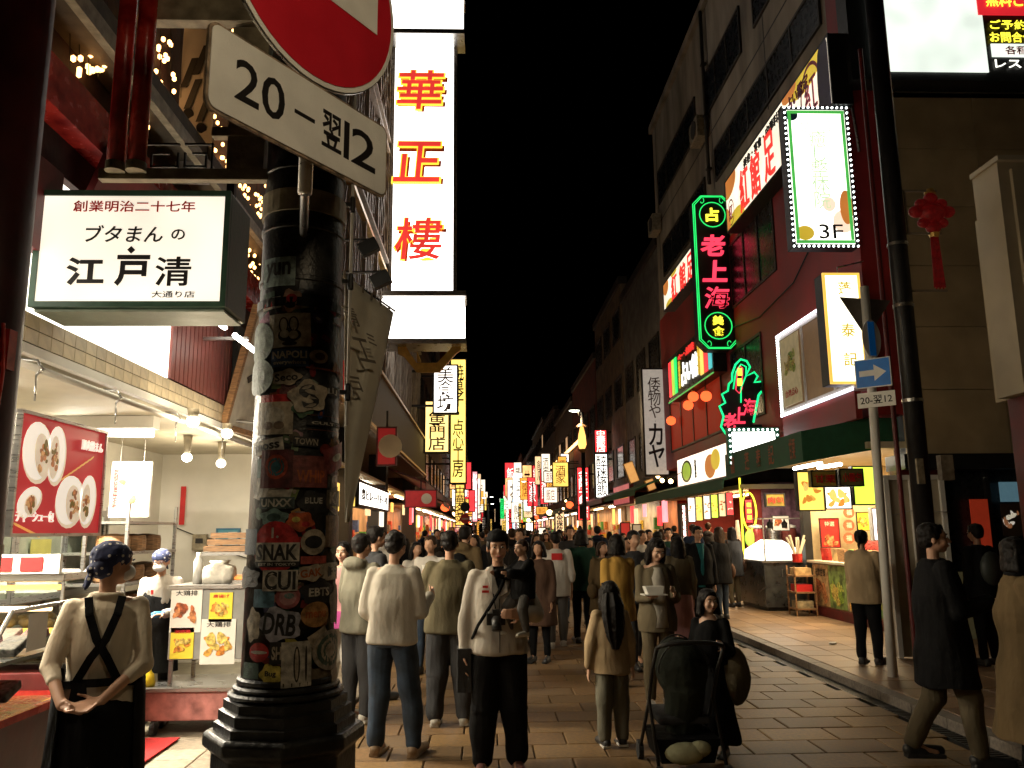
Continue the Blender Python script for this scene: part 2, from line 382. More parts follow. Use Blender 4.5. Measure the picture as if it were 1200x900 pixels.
SK = [(312,306,346,335,(.25,.33,.32),'rect',[('yun',0,0,1.5,1.3,cK)],0), (311,352,330,362,cW,'rect',[('Ruler',0,0,1.6,1.2,cR)],.1),
 (331,340,354,366,(.5,.3,.2),'blob',[],0,[(0,.2,.5,.4,cR),(-.1,-.4,.5,.3,cK)]),
 (319,369,363,408,cW,'rect',[],.06,[(-.25,.32,.24,.46,cK),(.22,.34,.24,.46,cK),(-.25,.32,.17,.38,cW),(.22,.34,.17,.38,cW),(0,-.3,.55,.42,cK),(-.22,-.22,.22,.25,cW),(.2,-.3,.22,.25,cW),(0,-.8,.35,.13,cK)]),
 (320,410,361,431,cB,'rect',[('NAPOLI',0,.35,1.8,.85,cW),('everywhere',0,-.55,1.7,.55,cW)],.03), (362,409,382,428,cC,'disc',[],0,[(.1,.05,.55,.55,(.1,.05,.04))]),
 (358,430,398,441,cO,'rect',[('RONIN',0,0,1.7,1.3,(.12,.03,.02))],0), (300,384,322,424,(.33,.4,.35),'disc',[],0), (299,426,322,462,(.35,.42,.38),'disc',[],0),
 (322,434,352,452,cC,'blob',[('Seco',0,0,1.6,1,cK)],.1), (340,446,380,485,cC,'blob',[('S',0,0,.9,1.5,cK)],.3), (376,450,396,468,cK,'rect',[('山',0,0,1,1.3,cW)],0),
 (308,464,345,472,cR,'rect',[],0), (306,473,343,509,cC,'rect',[],0,[(0,.1,.6,.6,cW),(-.3,-.45,.28,.25,(.2,.14,.1)),(.3,-.45,.28,.25,(.2,.14,.1))]),
 (343,466,366,490,(.05,.12,.06),'blob',[],0,[(0,0,.5,.5,(.1,.22,.08))]), (358,486,396,492,cO,'rect',[],0), (359,492,395,503,cK,'rect',[('CULT 7',0,0,1.6,1.1,cW)],0), (358,503,395,508,cO,'rect',[],0),
 (344,512,372,524,cK,'rect',[('TOWN',0,0,1.8,1.4,cC)],-.05), (301,517,333,532,cW,'rect',[('moss',0,0,1.6,.9,cK)],.15), (310,528,343,572,(.12,.03,.03),'rect',[],0,[(0,.1,.7,.65,(.35,.06,.03)),(0,.1,.5,.48,(.03,.12,.14))]),
 (344,534,380,572,(.22,.06,.05),'rect',[('WHIP',0,-.3,1.6,.8,cO)],0), (378,520,398,552,(.25,.05,.05),'rect',[],.35,[(0,0,.5,.3,cC)]),
 (302,556,342,590,cW,'rect',[('Jerks',.2,.45,1.3,.8,cR)],-.3), (306,583,345,596,(.06,.09,.09),'rect',[('UNXX',0,0,1.7,1.4,cW)],0), (350,575,381,604,cK,'blob',[('BLUE',0,.2,1.2,.5,cW)],0),
 (381,574,398,594,(.12,.1,.07),'rect',[('KA',0,0,1.5,1.5,cC)],0), (308,597,338,616,cT,'blob',[],0,[(0,0,.5,.5,(.05,.1,.1))]), (336,600,366,622,(.5,.1,.03),'blob',[],0,[(-.3,.2,.3,.3,cY),(.4,-.3,.3,.3,cR)]),
 (302,611,350,672,cR,'disc',[('1.',0,.55,.3,.4,cW)],0), (303,636,350,658,cW,'rect',[('SNAK',0,0,1.85,1.7,cK)],0), (303,658,350,664,cK,'rect',[('EST IN TOKYO',0,0,1.7,1,cW)],0),
 (352,620,378,650,cC,'disc',[],0,[(0,0,.7,.5,cK)]), (311,668,348,692,cW,'rect',[('CUI',0,0,1.75,1.8,cK)],0), (348,662,376,680,cC,'blob',[('GAK',0,0,1.6,1,cO)],.1), (374,660,398,678,cC,'rect',[('E',0,0,.9,1.2,cK)],0),
 (352,680,388,706,cK,'blob',[('EBTS',0,0,1.2,.7,cW)],0), (324,686,351,713,(.4,.12,.13),'disc',[],0,[(0,0,.7,.7,(.5,.25,.25)),(.1,.1,.4,.25,cT)]), (300,690,322,712,(.1,.22,.3),'rect',[],0),
 (306,712,352,750,(.36,.36,.42),'blob',[('DRB',0,0,1.5,1.3,cK)],-.1), (352,706,382,733,(.42,.22,.08),'disc',[('menu',0,0,1.4,.5,cO)],0), (294,712,306,752,cC,'blob',[],0),
 (296,752,316,776,cR,'disc',[],0,[(0,0,.85,.18,cW)]), (318,752,332,778,cK,'rect',[('SH',0,0,1.4,1.2,cC)],0), (331,752,362,803,cW,'rect',[],.02,[(0,0,.22,.8,cK),(0,0,.12,.7,cC),(.62,0,.08,.8,cK)]),
 (364,738,382,768,cC,'rect',[],.5), (364,740,394,780,(.3,.27,.22),'disc',[],0,[(0,0,.8,.8,cG),(0,0,.6,.6,cC)]), (306,778,330,802,cY,'blob',[('Bug',0,0,1,.7,cK)],0), (288,797,308,808,cW,'rect',[],0),
 (364,784,396,804,(.15,.12,.08),'rect',[],0), (380,604,398,640,(.2,.13,.08),'rect',[],0), (352,652,380,660,(.4,.08,.06),'rect',[],0), (384,688,398,730,(.2,.16,.12),'blob',[],0), (305,538,312,560,cT,'rect',[],0),
 (292,620,303,650,(.06,.08,.1),'rect',[],0), (288,664,306,690,(.1,.1,.1),'blob',[],0), (356,340,392,352,(.05,.05,.05),'rect',[],0), (290,775,305,795,cG,'rect',[],0), (384,780,398,800,cC,'blob',[],0)]
rk = random.Random(9)
pal_ = [cW,cC,cR,cK,cB,cT,cG,cY,cO,(.3,.27,.22),(.12,.1,.09),(.25,.08,.07)]
for q_ in range(120):
    px_, py_ = rk.uniform(300,392), rk.uniform(345,795); w_ = rk.uniform(6,17); h_ = rk.uniform(6,17); c_ = pal_[rk.randrange(12)]; c_ = tuple(x*rk.choice((.35,.55,.8)) for x in c_); c_ = tuple(round(x,2) for x in c_)
    x0_ = 306-(py_-300)*.03
    sticker(max(x0_,px_), py_, min(px_+w_,402), py_+h_, c_, rk.choice(('rect','rect','disc','blob')), (), rk.uniform(-.5,.5), [(0,0,.5,.35,pal_[rk.randrange(12)])] if rk.random() < .35 else (), True)
for s_ in SK: sticker(*s_[:5], s_[5], s_[6], s_[7], s_[8] if len(s_) > 8 else ())

# sign brackets on the column: two clamps and an arm carrying the traffic signs
part('clamp', MB().lathe(PC, [(colr(3.15)+.012,3.10),(colr(3.15)+.012,3.2)], 32), beigem, r)
part('clamp', MB().lathe(PC, [(colr(2.6)+.010,2.66),(colr(2.6)+.010,2.7)], 32), ironm, r)
# ------------------------------------------------------------------ no entry disc and hours board
u = Vector((cos(.99), sin(.99), 0)); n = u.cross(Z_); K = 1.18
bc = Vector((0,0,EYE)) + (Vector((-.458,2.007,2.767))-Vector((0,0,EYE)))*K; bw, bh = .62*K, .209*K
def rrect(c, u, v, w, h, ra, d):
    q = []
    for sx, sy, a0 in ((1,1,0),(-1,1,90),(-1,-1,180),(1,-1,270)):
        for k in range(5): t = R(a0+k*22.5); q.append(c+u*(sx*(w/2-ra)+ra*cos(t))+v*(sy*(h/2-ra)+ra*sin(t)))
    return MB().prism(q, d)
enamel = mat('white_reflective_sheet', (.9,.89,.84), .4, var=.1, scale=5, bump=.25, bscale=220)
r = thing('hours_board', 'white rounded board reading 20 to 12 below the red no entry disc', 'road sign', bc-Z_*bh/2)
part('back_plate', rrect(bc-n*.012, u, Z_, bw+.016, bh+.016, .03, n*.01), mat('rusty_edge', (.3,.22,.15), .7, var=.5, scale=30), r)
part('board', rrect(bc-n*.0015, u, Z_, bw, bh, .026, n*.003), enamel, r)
def T2(s, px0, px1, hf, bold): 
    pa = [(P(px, 150, Y=1)-Vector((0,0,EYE))) for px in (px0, px1)]; q = []
    for d_ in pa: q.append((bc.dot(n)-Vector((0,0,EYE)).dot(n))/d_.dot(n)*d_)
    a = (q[0]-bc+Z_*EYE).dot(u); b = (q[1]-bc+Z_*EYE).dot(u)
    T(r, s, bc+n*.0015+u*(a+b)/2, u, Z_, b-a, bh*hf, blktxt, bold, .0015)
T2('20', 272, 332, .52, .008); T2('-', 344, 368, .05, .01); T2('翌', 377, 400, .50, .012); T2('1', 403, 409, .52, .008); T2('2', 412, 440, .52, .008)

dr = .335*K*.97; dc = bc+u*.012*K+Z_*(bh/2+dr+.012)
r = thing('no_entry_sign', 'round red no entry sign with a white bar at the top of the picture', 'road sign', dc-Z_*dr)
def disc(c, ra, d, k=48): return MB().prism([c+u*ra*cos(2*pi*i/k)+Z_*ra*sin(2*pi*i/k) for i in range(k)], n*d)
part('back_plate', disc(dc-n*.012, dr+.004, .008), steel, r)
part('rim', disc(dc-n*.003, dr, .003), enamel, r)
part('disc', disc(dc+n*.001, dr*.955, .002), mat('red_reflective_sheet', (.62,.015,.03), .4, var=.06, bump=.2, bscale=200), r)
part('bar', MB().ob(dc+n*.005, u, Z_, dr*1.5, dr*.36, .002), enamel, r)
r = thing('sign_post_arm', 'steel post and arms holding the no entry disc out from the black column', 'sign post', bc-n*.05)
pb = bc-n*.045+u*.04
part('post', MB().tube([pb-Z_*.22, pb+Z_*1.0], .022, 12), steel, r, smooth=True)
for z in (0, .45): 
    part('arm', MB().tube([pb+Z_*(z+.03), Vector((PC.x, PC.y, pb.z+z+.03))], .018, 8), steel, r, smooth=True)
for z in (-.04, .3): part('clamp', MB().ob(pb+n*.014+Z_*z, u, Z_, .09, .03, .05), steel, r)

# thin banner pole with hanging cloth right of the column
bp = P(411, 320, Y=3.9)
r = thing('banner_pole', 'thin pale banner pole clamped to the right side of the column', 'pole', (bp.x, bp.y, 2.2))
part('rod', MB().tube([(bp.x,bp.y,2.2),(bp.x,bp.y,3.9)], .008), whitep, r, smooth=True)
for z in (2.35, 2.9, 3.3): part('bracket', MB().box((bp.x-.22, bp.y-.012, z),(bp.x+.012, bp.y+.012, z+.02)).cap((bp.x,bp.y,z-.02),(bp.x,bp.y,z+.04),.016), black, r)
a = P(404, 322, Y=4.0); b = P(461, 367, Y=4.25); c = P(404, 612, Y=4.0); c2 = P(398, 560, Y=3.98)
r = thing('cloth_banner', 'beige cloth banner with faded brush characters hanging twisted beside the column', 'banner', c)
mb = MB(); NN = 14; vs = []
for j in range(NN+1):
    t = j/NN; l = a.lerp(c, t); rt = b.lerp(c+Vector((.02,.02,0)), t**1.0)
    for i in range(NN+1):
        s_ = i/NN; p = l.lerp(rt, s_); p = p+Vector((.03,-1,0)).normalized()*(.02*sin(s_*9+t*4)*(1-t*.5)); vs.append(p)
mb.add(vs, [(j*(NN+1)+i, j*(NN+1)+i+1, (j+1)*(NN+1)+i+1, (j+1)*(NN+1)+i) for j in range(NN) for i in range(NN)])
bo = part('cloth', mb, mat('banner_cloth', (.8,.75,.62), .9, var=.12, scale=4, bump=.4, bscale=300), r, smooth=True)
sm = bo.modifiers.new('thick', 'SOLIDIFY'); sm.thickness = .002
bu = (b-a); bu.z = 0; bu.normalize()
ink = mat('faded_ink', (.22,.19,.15), .9)
for s_, q, sz in (('清', P(412,372,Y=4.0), .085), ('工', P(427,412,Y=4.02), .1), ('ミ', P(436,400,Y=4.03), .05), ('戸', P(418,455,Y=4.0), .09)):
    T(r, s_, q+Vector((0,-.035,0)), bu, (Z_-bu*.6).normalized(), sz, sz*1.3, ink, .01, .003)
part('top_rod', MB().tube([a+Vector((-.02,0,.01)), b+Vector((.01,0,.01))], .005), black, r)
for i in range(6): part('loop', MB().tube([a.lerp(b, i/5.5)+Vector((0,-.008,.018)), a.lerp(b, i/5.5)+Vector((0,-.006,-.02))], .006), ink, r)
r = thing('red_pennant', 'small red cloth pennant hanging behind the beige banner', 'pennant', P(407, 440, Y=4.3))
q = [P(402,422,Y=4.3), P(413,422,Y=4.3), P(412,458,Y=4.3), P(402,462,Y=4.3)]
part('cloth', MB().prism(q, (0,.004,0)), mat('red_cloth', (.5,.02,.02), .9), r)
# black spotlights on brackets above the banner
for k, (px, py) in enumerate(((432,290),(446,328))):
    p = P(px, py, Y=8)
    r = thing('spotlight', ('upper' if k == 0 else 'lower')+' small black spotlight on an arm above the cloth banner', 'spotlight', p, 'spotlights aimed at the wall signs')
    part('arm', MB().tube([p+Vector((-.9,.1,.1)), p+Vector((0,.05,.1)), p+Vector((0,0,.02))], .015), black, r)
    part('head', MB().ob(p, Vector((1,0,.5)), Vector((-.5,0,1)), .2, .14, .1), black, r, bevel=.01)

# ------------------------------------------------------------------ bracket arms with the red double tube
r = thing('bracket_assembly', 'beige bracket frame with two red lacquered tubes and black fretwork left of the column', 'bracket', PC+Vector((-.6,0,2.4)))
def hbar(x0, x1, py0, py1, Y, nm, m=beigem, dep=.05, bev=.004):
    a = P(x0, py0, Y=Y); b = P(x1, py1, Y=Y); a2 = P(x0, py1, Y=Y)
    part(nm, MB().box((a.x, Y-dep/2, min(b.z, a2.z)), (b.x, Y+dep/2, a.z)), m, r, bevel=bev)
hbar(118, 318, 199, 212, 3.55, 'lower_arm'); hbar(176, 320, -4, 28, 3.6, 'upper_arm', dep=.07)
hbar(250, 318, 151, 162, 3.62, 'short_arm'); hbar(278, 312, 40, 208, 3.66, 'mount_box', dep=.12)
for x0, x1 in ((124,146),(148,171)):
    c0 = P((x0+x1)/2, 196, Y=3.5); c1 = P((x0+x1)/2, 0, Y=3.5); rd = (G(x1,3.5)-G(x0,3.5))/2*1.0
    part('red_tube', MB().tube([(c0.x,3.5,c0.z),(c0.x,3.5,c0.z+1.6)], rd, 20), redlac, r, smooth=True)
    part('end_cap', MB().tube([(c0.x,3.5,c0.z-.02),(c0.x,3.5,c0.z+.02)], rd+.004, 20), beigem, r)
    part('bolt', MB().tube([(c0.x,3.5-rd-.008,c0.z),(c0.x,3.5-rd,c0.z)], .006, 8), steel, r)
def fret(px0, px1, flip):
    s_ = [(0,0),(0,1),(1,1)], [(1,.62),(1,.1),(.22,.1),(.22,.62),(.7,.62)]
    z0 = P(px0, 198, Y=3.55).z; hh = P(px0, 169, Y=3.55).z-z0; x0 = P(px0, 198, Y=3.55).x; ww = P(px1, 198, Y=3.55).x-x0
    for pl in s_:
        for a_, b_ in zip(pl[:-1], pl[1:]):
            xa, xb = (1-a_[0], 1-b_[0]) if flip else (a_[0], b_[0])
            part('fretwork', MB().box((x0+ww*min(xa,xb)-.004,3.545,z0+hh*min(a_[1],b_[1])-.004),(x0+ww*max(xa,xb)+.004,3.557,z0+hh*max(a_[1],b_[1])+.004)), black, r)
fret(168, 208, False); fret(216, 248, True)
# near red gate post at the left edge
gp = P(16, 500, Y=3.7)
r = thing('gate_post', 'dark red round gate post at the left edge of the picture', 'post', (gp.x-.17, 3.7, 0))
part('shaft', MB().lathe((gp.x-.17,3.7,0), [(.17,0),(.17,.3),(.155,.36),(.15,2.7),(.15,5)], 28), mat('gate_post_red', (.05,.005,.005), .5, var=.3, scale=5), r, smooth=True)
part('band', MB().lathe((gp.x-.17,3.7,0), [(.158,1.62),(.158,1.66)], 28), beigem, r)
part('cable_clip', MB().box((gp.x-.04,3.6,2.42),(gp.x,3.66,2.60)).tube([(gp.x-.02,3.6,2.25),(gp.x+.005,3.57,2.4),(gp.x-.02,3.58,2.62)], .008), redlac, r)

# ================================================================== left shop (building A)
wallA = mat('dark_brick_wall', (.035,.012,.01), .8, var=.3, scale=6, bump=.4)
brown_eave = mat('brown_eave', (.09,.07,.045), .6, var=.3)
plaster = mat('shop_plaster', (.8,.77,.68), .55, var=.06, scale=2.5, bump=.15)
r = thing('corner_shop_building', 'dark red shop building over the brightly lit bun shop on the left', 'building', (XL,7.5,0))
part('upper_wall', MB().box((XL,4.0,4.05),(XL-6,11.6,14)), wallA, r)
part('end_wall', MB().box((XL-.02,11.5,0),(XL-6,11.62,4.05)), plaster, r)
part('back_wall', MB().box((-4.45,3.0,0),(-4.6,11.5,2.78)), plaster, r)
part('ceiling', MB().box((XL-.15,3.0,2.78),(-4.6,11.5,2.86)), mat('ceiling_panel', (.7,.65,.52), .6, var=.08, scale=3), r)
part('shop_floor', MB().box((-2.9,3,-.02),(-4.5,11.5,.012)), mat('shop_floor_stone', (.3,.27,.2), .4, var=.2, scale=10), r)
part('eave', MB().box((XL+.35,4.0,4.95),(XL,11.5,5.1)), brown_eave, r, bevel=.01)
part('eave_trim', MB().box((XL+.38,4.0,4.82),(XL+.32,11.5,4.94)), beigem, r)
part('red_beam', MB().box((XL+.16,4.0,4.3),(XL,11.5,4.62)), redlac, r)
part('header_dark', MB().box((XL+.02,3.9,3.45),(XL-.2,5.2,4.05)), darkred, r)
# tiled fascia, every tile a piece
ftile = mat('fascia_tile', (.60,.50,.34), .35, var=.1, scale=9, bump=.1, rnd=.12)
part('fascia_back', MB().box((XL-.04,4.2,2.86),(XL-.3,11.5,3.07)), joint, r)
tme = MB().box((-.02,-.074,-.044),(.0,.074,.044)).mesh('tile', Vector((0,0,0))); tme.materials.append(ftile)
for i in range(46):
    for j in range(2):
        o = bpy.data.objects.new('tile', tme); COL.objects.link(o); o.parent = r
        o.location = Vector((XL-.02, 4.3+i*.155, 2.92+j*.095))-r.location
part('corner_trim', MB().box((XL,4.2,2.8),(XL-.06,11.5,2.86)), whitep, r)
part('white_soffit_panel', MB().box((XL-.05,4.3,3.08),(XL-.1,7.35,4.04)), glow('bulkhead_light', (1,.93,.78), 3.0), r)
mb = MB()
for k in range(16): mb.box((XL-.03,7.36+k*.11,3.08),(XL-.1,7.45+k*.11,4.04))
part('ribbed_panel', mb, mat('maroon_panel', (.22,.06,.05), .45, var=.15), r)
part('dark_jamb', MB().box((XL+.01,9.15,2.87),(XL-.3,9.6,4.04)), dark, r)
part('plaster_panel', MB().box((XL+.0,9.62,2.87),(XL-.3,11.5,4.04)), plaster, r)
# rail along the opening
r = thing('hanging_rail', 'pale steel rail with hooks running under the tiled fascia', 'rail', (XL+.06,7,2.7))
part('rail', MB().tube([(XL+.07,4.4,2.70),(XL+.07,11.3,2.70)], .022, 10), whitep, r, smooth=True)
for y in (4.6,5.0,6.1,7.3,8.6): part('hook', MB().tube([(XL-.03,y,2.76),(XL+.07,y,2.75),(XL+.1,y+.01,2.70),(XL+.07,y,2.66)], .01, 6).tube([(XL+.07,y,2.66),(XL+.075,y,2.5)], .006, 6), steel, r, smooth=True)
# ceiling lamps
def area(name, parent, loc, size, power, col=(1,.85,.62), rot=(0,0,0), sizey=None, spread=180):
    l = bpy.data.lights.new(name, 'AREA'); l.energy = power; l.color = col; l.size = size
    if sizey: l.shape = 'RECTANGLE'; l.size_y = sizey
    l.spread = R(spread)
    o = bpy.data.objects.new(name, l); COL.objects.link(o); o.location = loc; o.rotation_euler = rot
    if parent: o.parent = parent; o.location = Vector(loc)-wloc(parent)
    return o
def point(name, parent, loc, power, col=(1,.8,.55), rad=.05):
    l = bpy.data.lights.new(name, 'POINT'); l.energy = power; l.color = col; l.shadow_soft_size = rad
    o = bpy.data.objects.new(name, l); COL.objects.link(o); o.parent = parent; o.location = Vector(loc)-wloc(parent)
    return o
for k, (px, py, w_) in enumerate(((219,536,'first'),(259,543,'second'),(226,494,'third'),(266,508,'fourth'))):
    Y_k = (9.2,9.9,7.2,8.2)[k]; p = P(px, py, Y=Y_k); zc = 2.78
    r = thing('globe_lamp', ('small globe bulb under the ceiling left of the others' if k == 0 else 'small globe bulb hanging above the blue wall poster' if k == 1 else 'spot bulb at the rail nearest the tiled fascia' if k == 2 else 'spot bulb at the rail beside the black column'), 'ceiling lamp', (p.x,p.y,zc), 'ceiling lamps of the bun shop')
    zb = min(p.z, zc-.08)
    part('socket', MB().lathe((p.x,p.y,0), [(.05,zc-.005),(.045,zc-.05),(.03,zb+.03)][::-1], 14), beigem, r, smooth=True)
    part('bulb', MB().ell((p.x,p.y,zb), (.055,.055,.05), 14, 8), glow('globe_bulb', (1,.93,.75), 16), r, smooth=True)
    point('bulb_light', r, (p.x,p.y,zb-.12), 17, (1,.82,.55))
r = thing('fluorescent_lamp', 'white fluorescent tube lamp under the shop ceiling above the hanging poster', 'ceiling lamp', (-3.7,7.6,2.74))
part('tube', MB().tube([(-3.9,7.6,2.62),(-3.1,7.75,2.62)], .03, 10), tubeE, r, smooth=True)
part('fitting', MB().box((-3.95,7.6,2.66),(-3.05,7.76,2.775)), whitep, r)
area('tube_light', r, (-3.5,7.7,2.58), .9, 290, (1,.9,.72), sizey=.2)
r = thing('fluorescent_lamp', 'long fluorescent lamp hidden behind the sign over the shop counter', 'ceiling lamp', (-3.6,5.2,2.74))
part('tube', MB().tube([(-3.6,4.4,2.66),(-3.6,6.0,2.66)], .03, 10), tubeE, r, smooth=True)
part('fitting', MB().box((-3.65,4.3,2.69),(-3.55,6.1,2.775)), whitep, r)
area('tube_light', r, (-3.6,5.2,2.62), .2, 290, (1,.9,.72), sizey=1.6)

r = thing('fascia_lamp','white tube lamps behind the green shop sign lighting the tiled fascia','lamp',(XL+.4,6.2,3.3))
for y0 in (5.5,6.6,7.7): part('tube', MB().tube([(XL+.42,y0,3.56),(XL+.42,y0+.8,3.56)], .025), tubeE, r); part('bracket', MB().box((XL,y0+.35,3.6),(XL+.44,y0+.4,3.63)), steel, r)
area('tube_light', r, (XL+.40,6.9,3.52), .2, 85, (1,.84,.56), (0,R(-50),0), sizey=2.8)
r = thing('added_rail_lamp','spot lamp clamped to the rail by the gate post lighting the clerk','lamp',(XL+.15,3.9,2.66))  # lamp added outside the frame to brighten the front clerk
part('head', MB().tube([(XL+.1,3.9,2.72),(XL+.3,3.95,2.6)],[.04,.08],14), black, r); part('bulb', MB().ell((XL+.3,3.95,2.6),(.06,.06,.06),12,8), MC['globe_bulb'], r, smooth=True)
point('bulb_light', r, (XL+.42,3.97,2.5), 32, (1,.84,.6), .06)
# ------------------------------------------------------------------ green framed shop sign
c, w, h = rectY(40, 224, 268, 360, 5.0)
gfr = mat('dark_green_frame', (.03,.07,.045), .4, var=.2, scale=7)
r, fc, u, v = sign('shop_sign', 'dark green box sign with red and black brush writing above the bun shop', 'shop sign', c, X_, w, h, .42, glow('sign_sheet_warm', (1,.90,.74), 1.02), gfr, .035)
def TS(s, px, py, w_, h_, m, bold=.015, vert=False, **k):
    p = P(px, py, Y=fc.y); q = (fc - p); T(r, s, Vector((p.x, fc.y, p.z)), X_, Z_, w_, h_, m, bold, .006, vert, **k)
s1 = w/228.
TS('創業明治二十七年', 158, 242, 144*s1, 14*s1, redprint, .005); TS('ブタまん', 146, 274, 92*s1, 21*s1, blktxt, .03, slant=.15)
TS('の', 209, 275, 16*s1, 13*s1, blktxt, .01)
TS('江', 100, 318, 44*s1, 34*s1, blktxt, .03); TS('戸', 155, 317, 40*s1, 38*s1, blktxt, .03); TS('清', 203, 318, 42*s1, 36*s1, blktxt, .025)
p = P(154,293,Y=fc.y); part('lettering', MB().ob((p.x,fc.y-.003,p.z), (1,0,1), (-1,0,1), .035,.035,.006), blktxt, r)
TS('大通り店', 203, 345, 50*s1, 8*s1, blktxt, .0)
part('underside', MB().box((c.x-w/2+.02,5.03,c.z-h/2-.02),(c.x+w/2-.02,5.4,c.z-h/2-.006)), mat('green_grey_metal', (.2,.24,.19), .5), r)
part('wall_arm', MB().box((c.x+w/2-.1,5.2,c.z+h/2),(c.x+w/2-.05,5.25,c.z+h/2+.25)), dark, r)

# framed brush sign leaning off the wall with its spotlight
a = Vector((XL+.03, 8.95, 3.75)); 
r = thing('framed_sign', 'slanted white brush sign in a brown wooden frame beside the black column', 'sign', (XL, 9.6, 2.9))
u_ = Vector((.12,1,0)).normalized(); v_ = Vector((.22,0,1)).normalized(); cc_ = Vector((XL+.2, 9.35, 3.5))
part('board', MB().ob(cc_, u_, v_, .95, 1.3, .03), mat('sign_board_white', (.6,.56,.48), .6), r)
for k in (-1,1):
    part('frame', MB().ob(cc_+u_*k*.5, u_, v_, .06, 1.4, .07), wood, r); part('frame', MB().ob(cc_+v_*k*.68, u_, v_, .94, .06, .07), wood, r)
T(r, '大', cc_+u_.cross(v_)*.02+v_*.1, u_, v_, .6, .5, blktxt, .03, .01)
p = Vector((XL+.45, 9.1, 2.88)); r = thing('spotlight', 'grey flood lamp under the framed brush sign', 'spotlight', p)
part('head', MB().ob(p, Vector((1,.2,.3)), Vector((-.3,0,1)), .3,.1,.2), steel, r, bevel=.01)
part('lens', MB().ob(p+Vector((.05,0,-.06)), Vector((1,.2,.3)), Vector((-.3,0,1)), .26,.02,.17), tubeE, r)
part('arm', MB().tube([p+Vector((-.5,0,.05)), p], .02), steel, r)

# hanging bun poster board
c, w, h = rectX(15, 470, 625, 133, 498, 625, XL+.07)
c = Vector((XL+.08, (P(26,475,X=XL+.08).y+P(124,498,X=XL+.08).y)/2, 2.06)); w = 1.12; h = .74
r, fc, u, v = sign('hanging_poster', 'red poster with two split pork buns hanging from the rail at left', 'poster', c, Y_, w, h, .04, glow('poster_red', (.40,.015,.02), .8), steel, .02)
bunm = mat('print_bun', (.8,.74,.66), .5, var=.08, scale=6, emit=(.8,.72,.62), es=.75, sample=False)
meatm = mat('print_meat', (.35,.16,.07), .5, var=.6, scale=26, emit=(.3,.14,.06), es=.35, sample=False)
def oval(cx_, cy_, rx, ry, m, k, nm, rot=0):
    q = [fc+u*(cx_+rx*cos(t)*cos(rot)-ry*sin(t)*sin(rot))+v*(cy_+rx*cos(t)*sin(rot)+ry*sin(t)*cos(rot))+u.cross(v)*.0015*k for t in [2*pi*i/20 for i in range(20)]]
    part(nm, MB().prism(q, u.cross(v)*.0012), m, r)
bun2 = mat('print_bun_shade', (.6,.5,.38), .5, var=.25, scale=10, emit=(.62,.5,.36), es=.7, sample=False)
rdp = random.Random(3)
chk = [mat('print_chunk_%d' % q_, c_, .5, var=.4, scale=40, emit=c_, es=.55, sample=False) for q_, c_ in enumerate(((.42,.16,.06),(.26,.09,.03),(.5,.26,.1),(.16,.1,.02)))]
def bun_pic(cx_, cy_, rx, ry, rot, side):
    oval(cx_, cy_, rx, ry, bun2, 4, 'bun_picture', rot); oval(cx_-.012, cy_+.012, rx*.93, ry*.93, bunm, 5, 'bun_picture', rot)
    oval(cx_+side*rx*.45, cy_-.01, rx*.5, ry*.72, bun2, 6, 'bun_picture', rot)
    for q_ in range(16):
        t = rdp.uniform(0,2*pi); w_ = rdp.uniform(0,.85); oval(cx_+side*rx*.45+rx*.42*w_*cos(t), cy_-.01+ry*.6*w_*sin(t), rdp.uniform(.012,.03), rdp.uniform(.01,.02), chk[q_ % 4], 7+q_*.12, 'filling_picture', rdp.uniform(0,3))
bun_pic(-.34,.13,.17,.19,.3,.6); bun_pic(-.12,.13,.12,.19,0,-.6); bun_pic(.1,-.15,.19,.17,.2,.4); bun_pic(.34,-.14,.12,.18,-.1,-.7); bun_pic(-.38,-.17,.14,.08,.4,.1)
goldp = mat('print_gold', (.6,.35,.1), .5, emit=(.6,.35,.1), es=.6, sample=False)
for q_ in range(9): oval(-.05+.05*q_, -.02+.022*q_, .035, .006, goldp, 3.4, 'swirl_picture', .5); oval(-.5+.03*q_, -.30-.008*q_, .03, .008, goldp, 3.4, 'swirl_picture', -.3)
T(r,'チャーシュー包', fc+u*-.3+v*-.25, u, v, .42,.07, bunm, .03,.01); T(r,'豚肉焼まん', fc+u*.35+v*.24, u, v, .3,.07, bunm, .03,.01)
# second poster inside
c, w, h = rectX(128, 545, 612, 176, 540, 607, -4.4)
c, w, h = rectY(130, 541, 176, 606, 8.6)
r, fc, u, v = sign('inner_poster', 'pale pink poster of a bun on the shop back wall', 'poster', c, X_, w, h, .02, mat('poster_pink', (.62,.42,.36), .5, var=.2, scale=3), whitep, .01)
picture(r, fc, u, v, w*.6, h*.6, 'bun', 2, 0, 3)
T(r, '豚饅頭', fc-u*w*.38, u, v, w*.12, h*.7, redprint, .02, .004, vert=True)
part('wire', MB().tube([fc+v*h/2-u*w*.3, fc+v*h/2-u*w*.3+Z_*.35], .003).tube([fc+v*h/2+u*w*.3, fc+v*h/2+u*w*.3+Z_*.35], .003), steel, r)
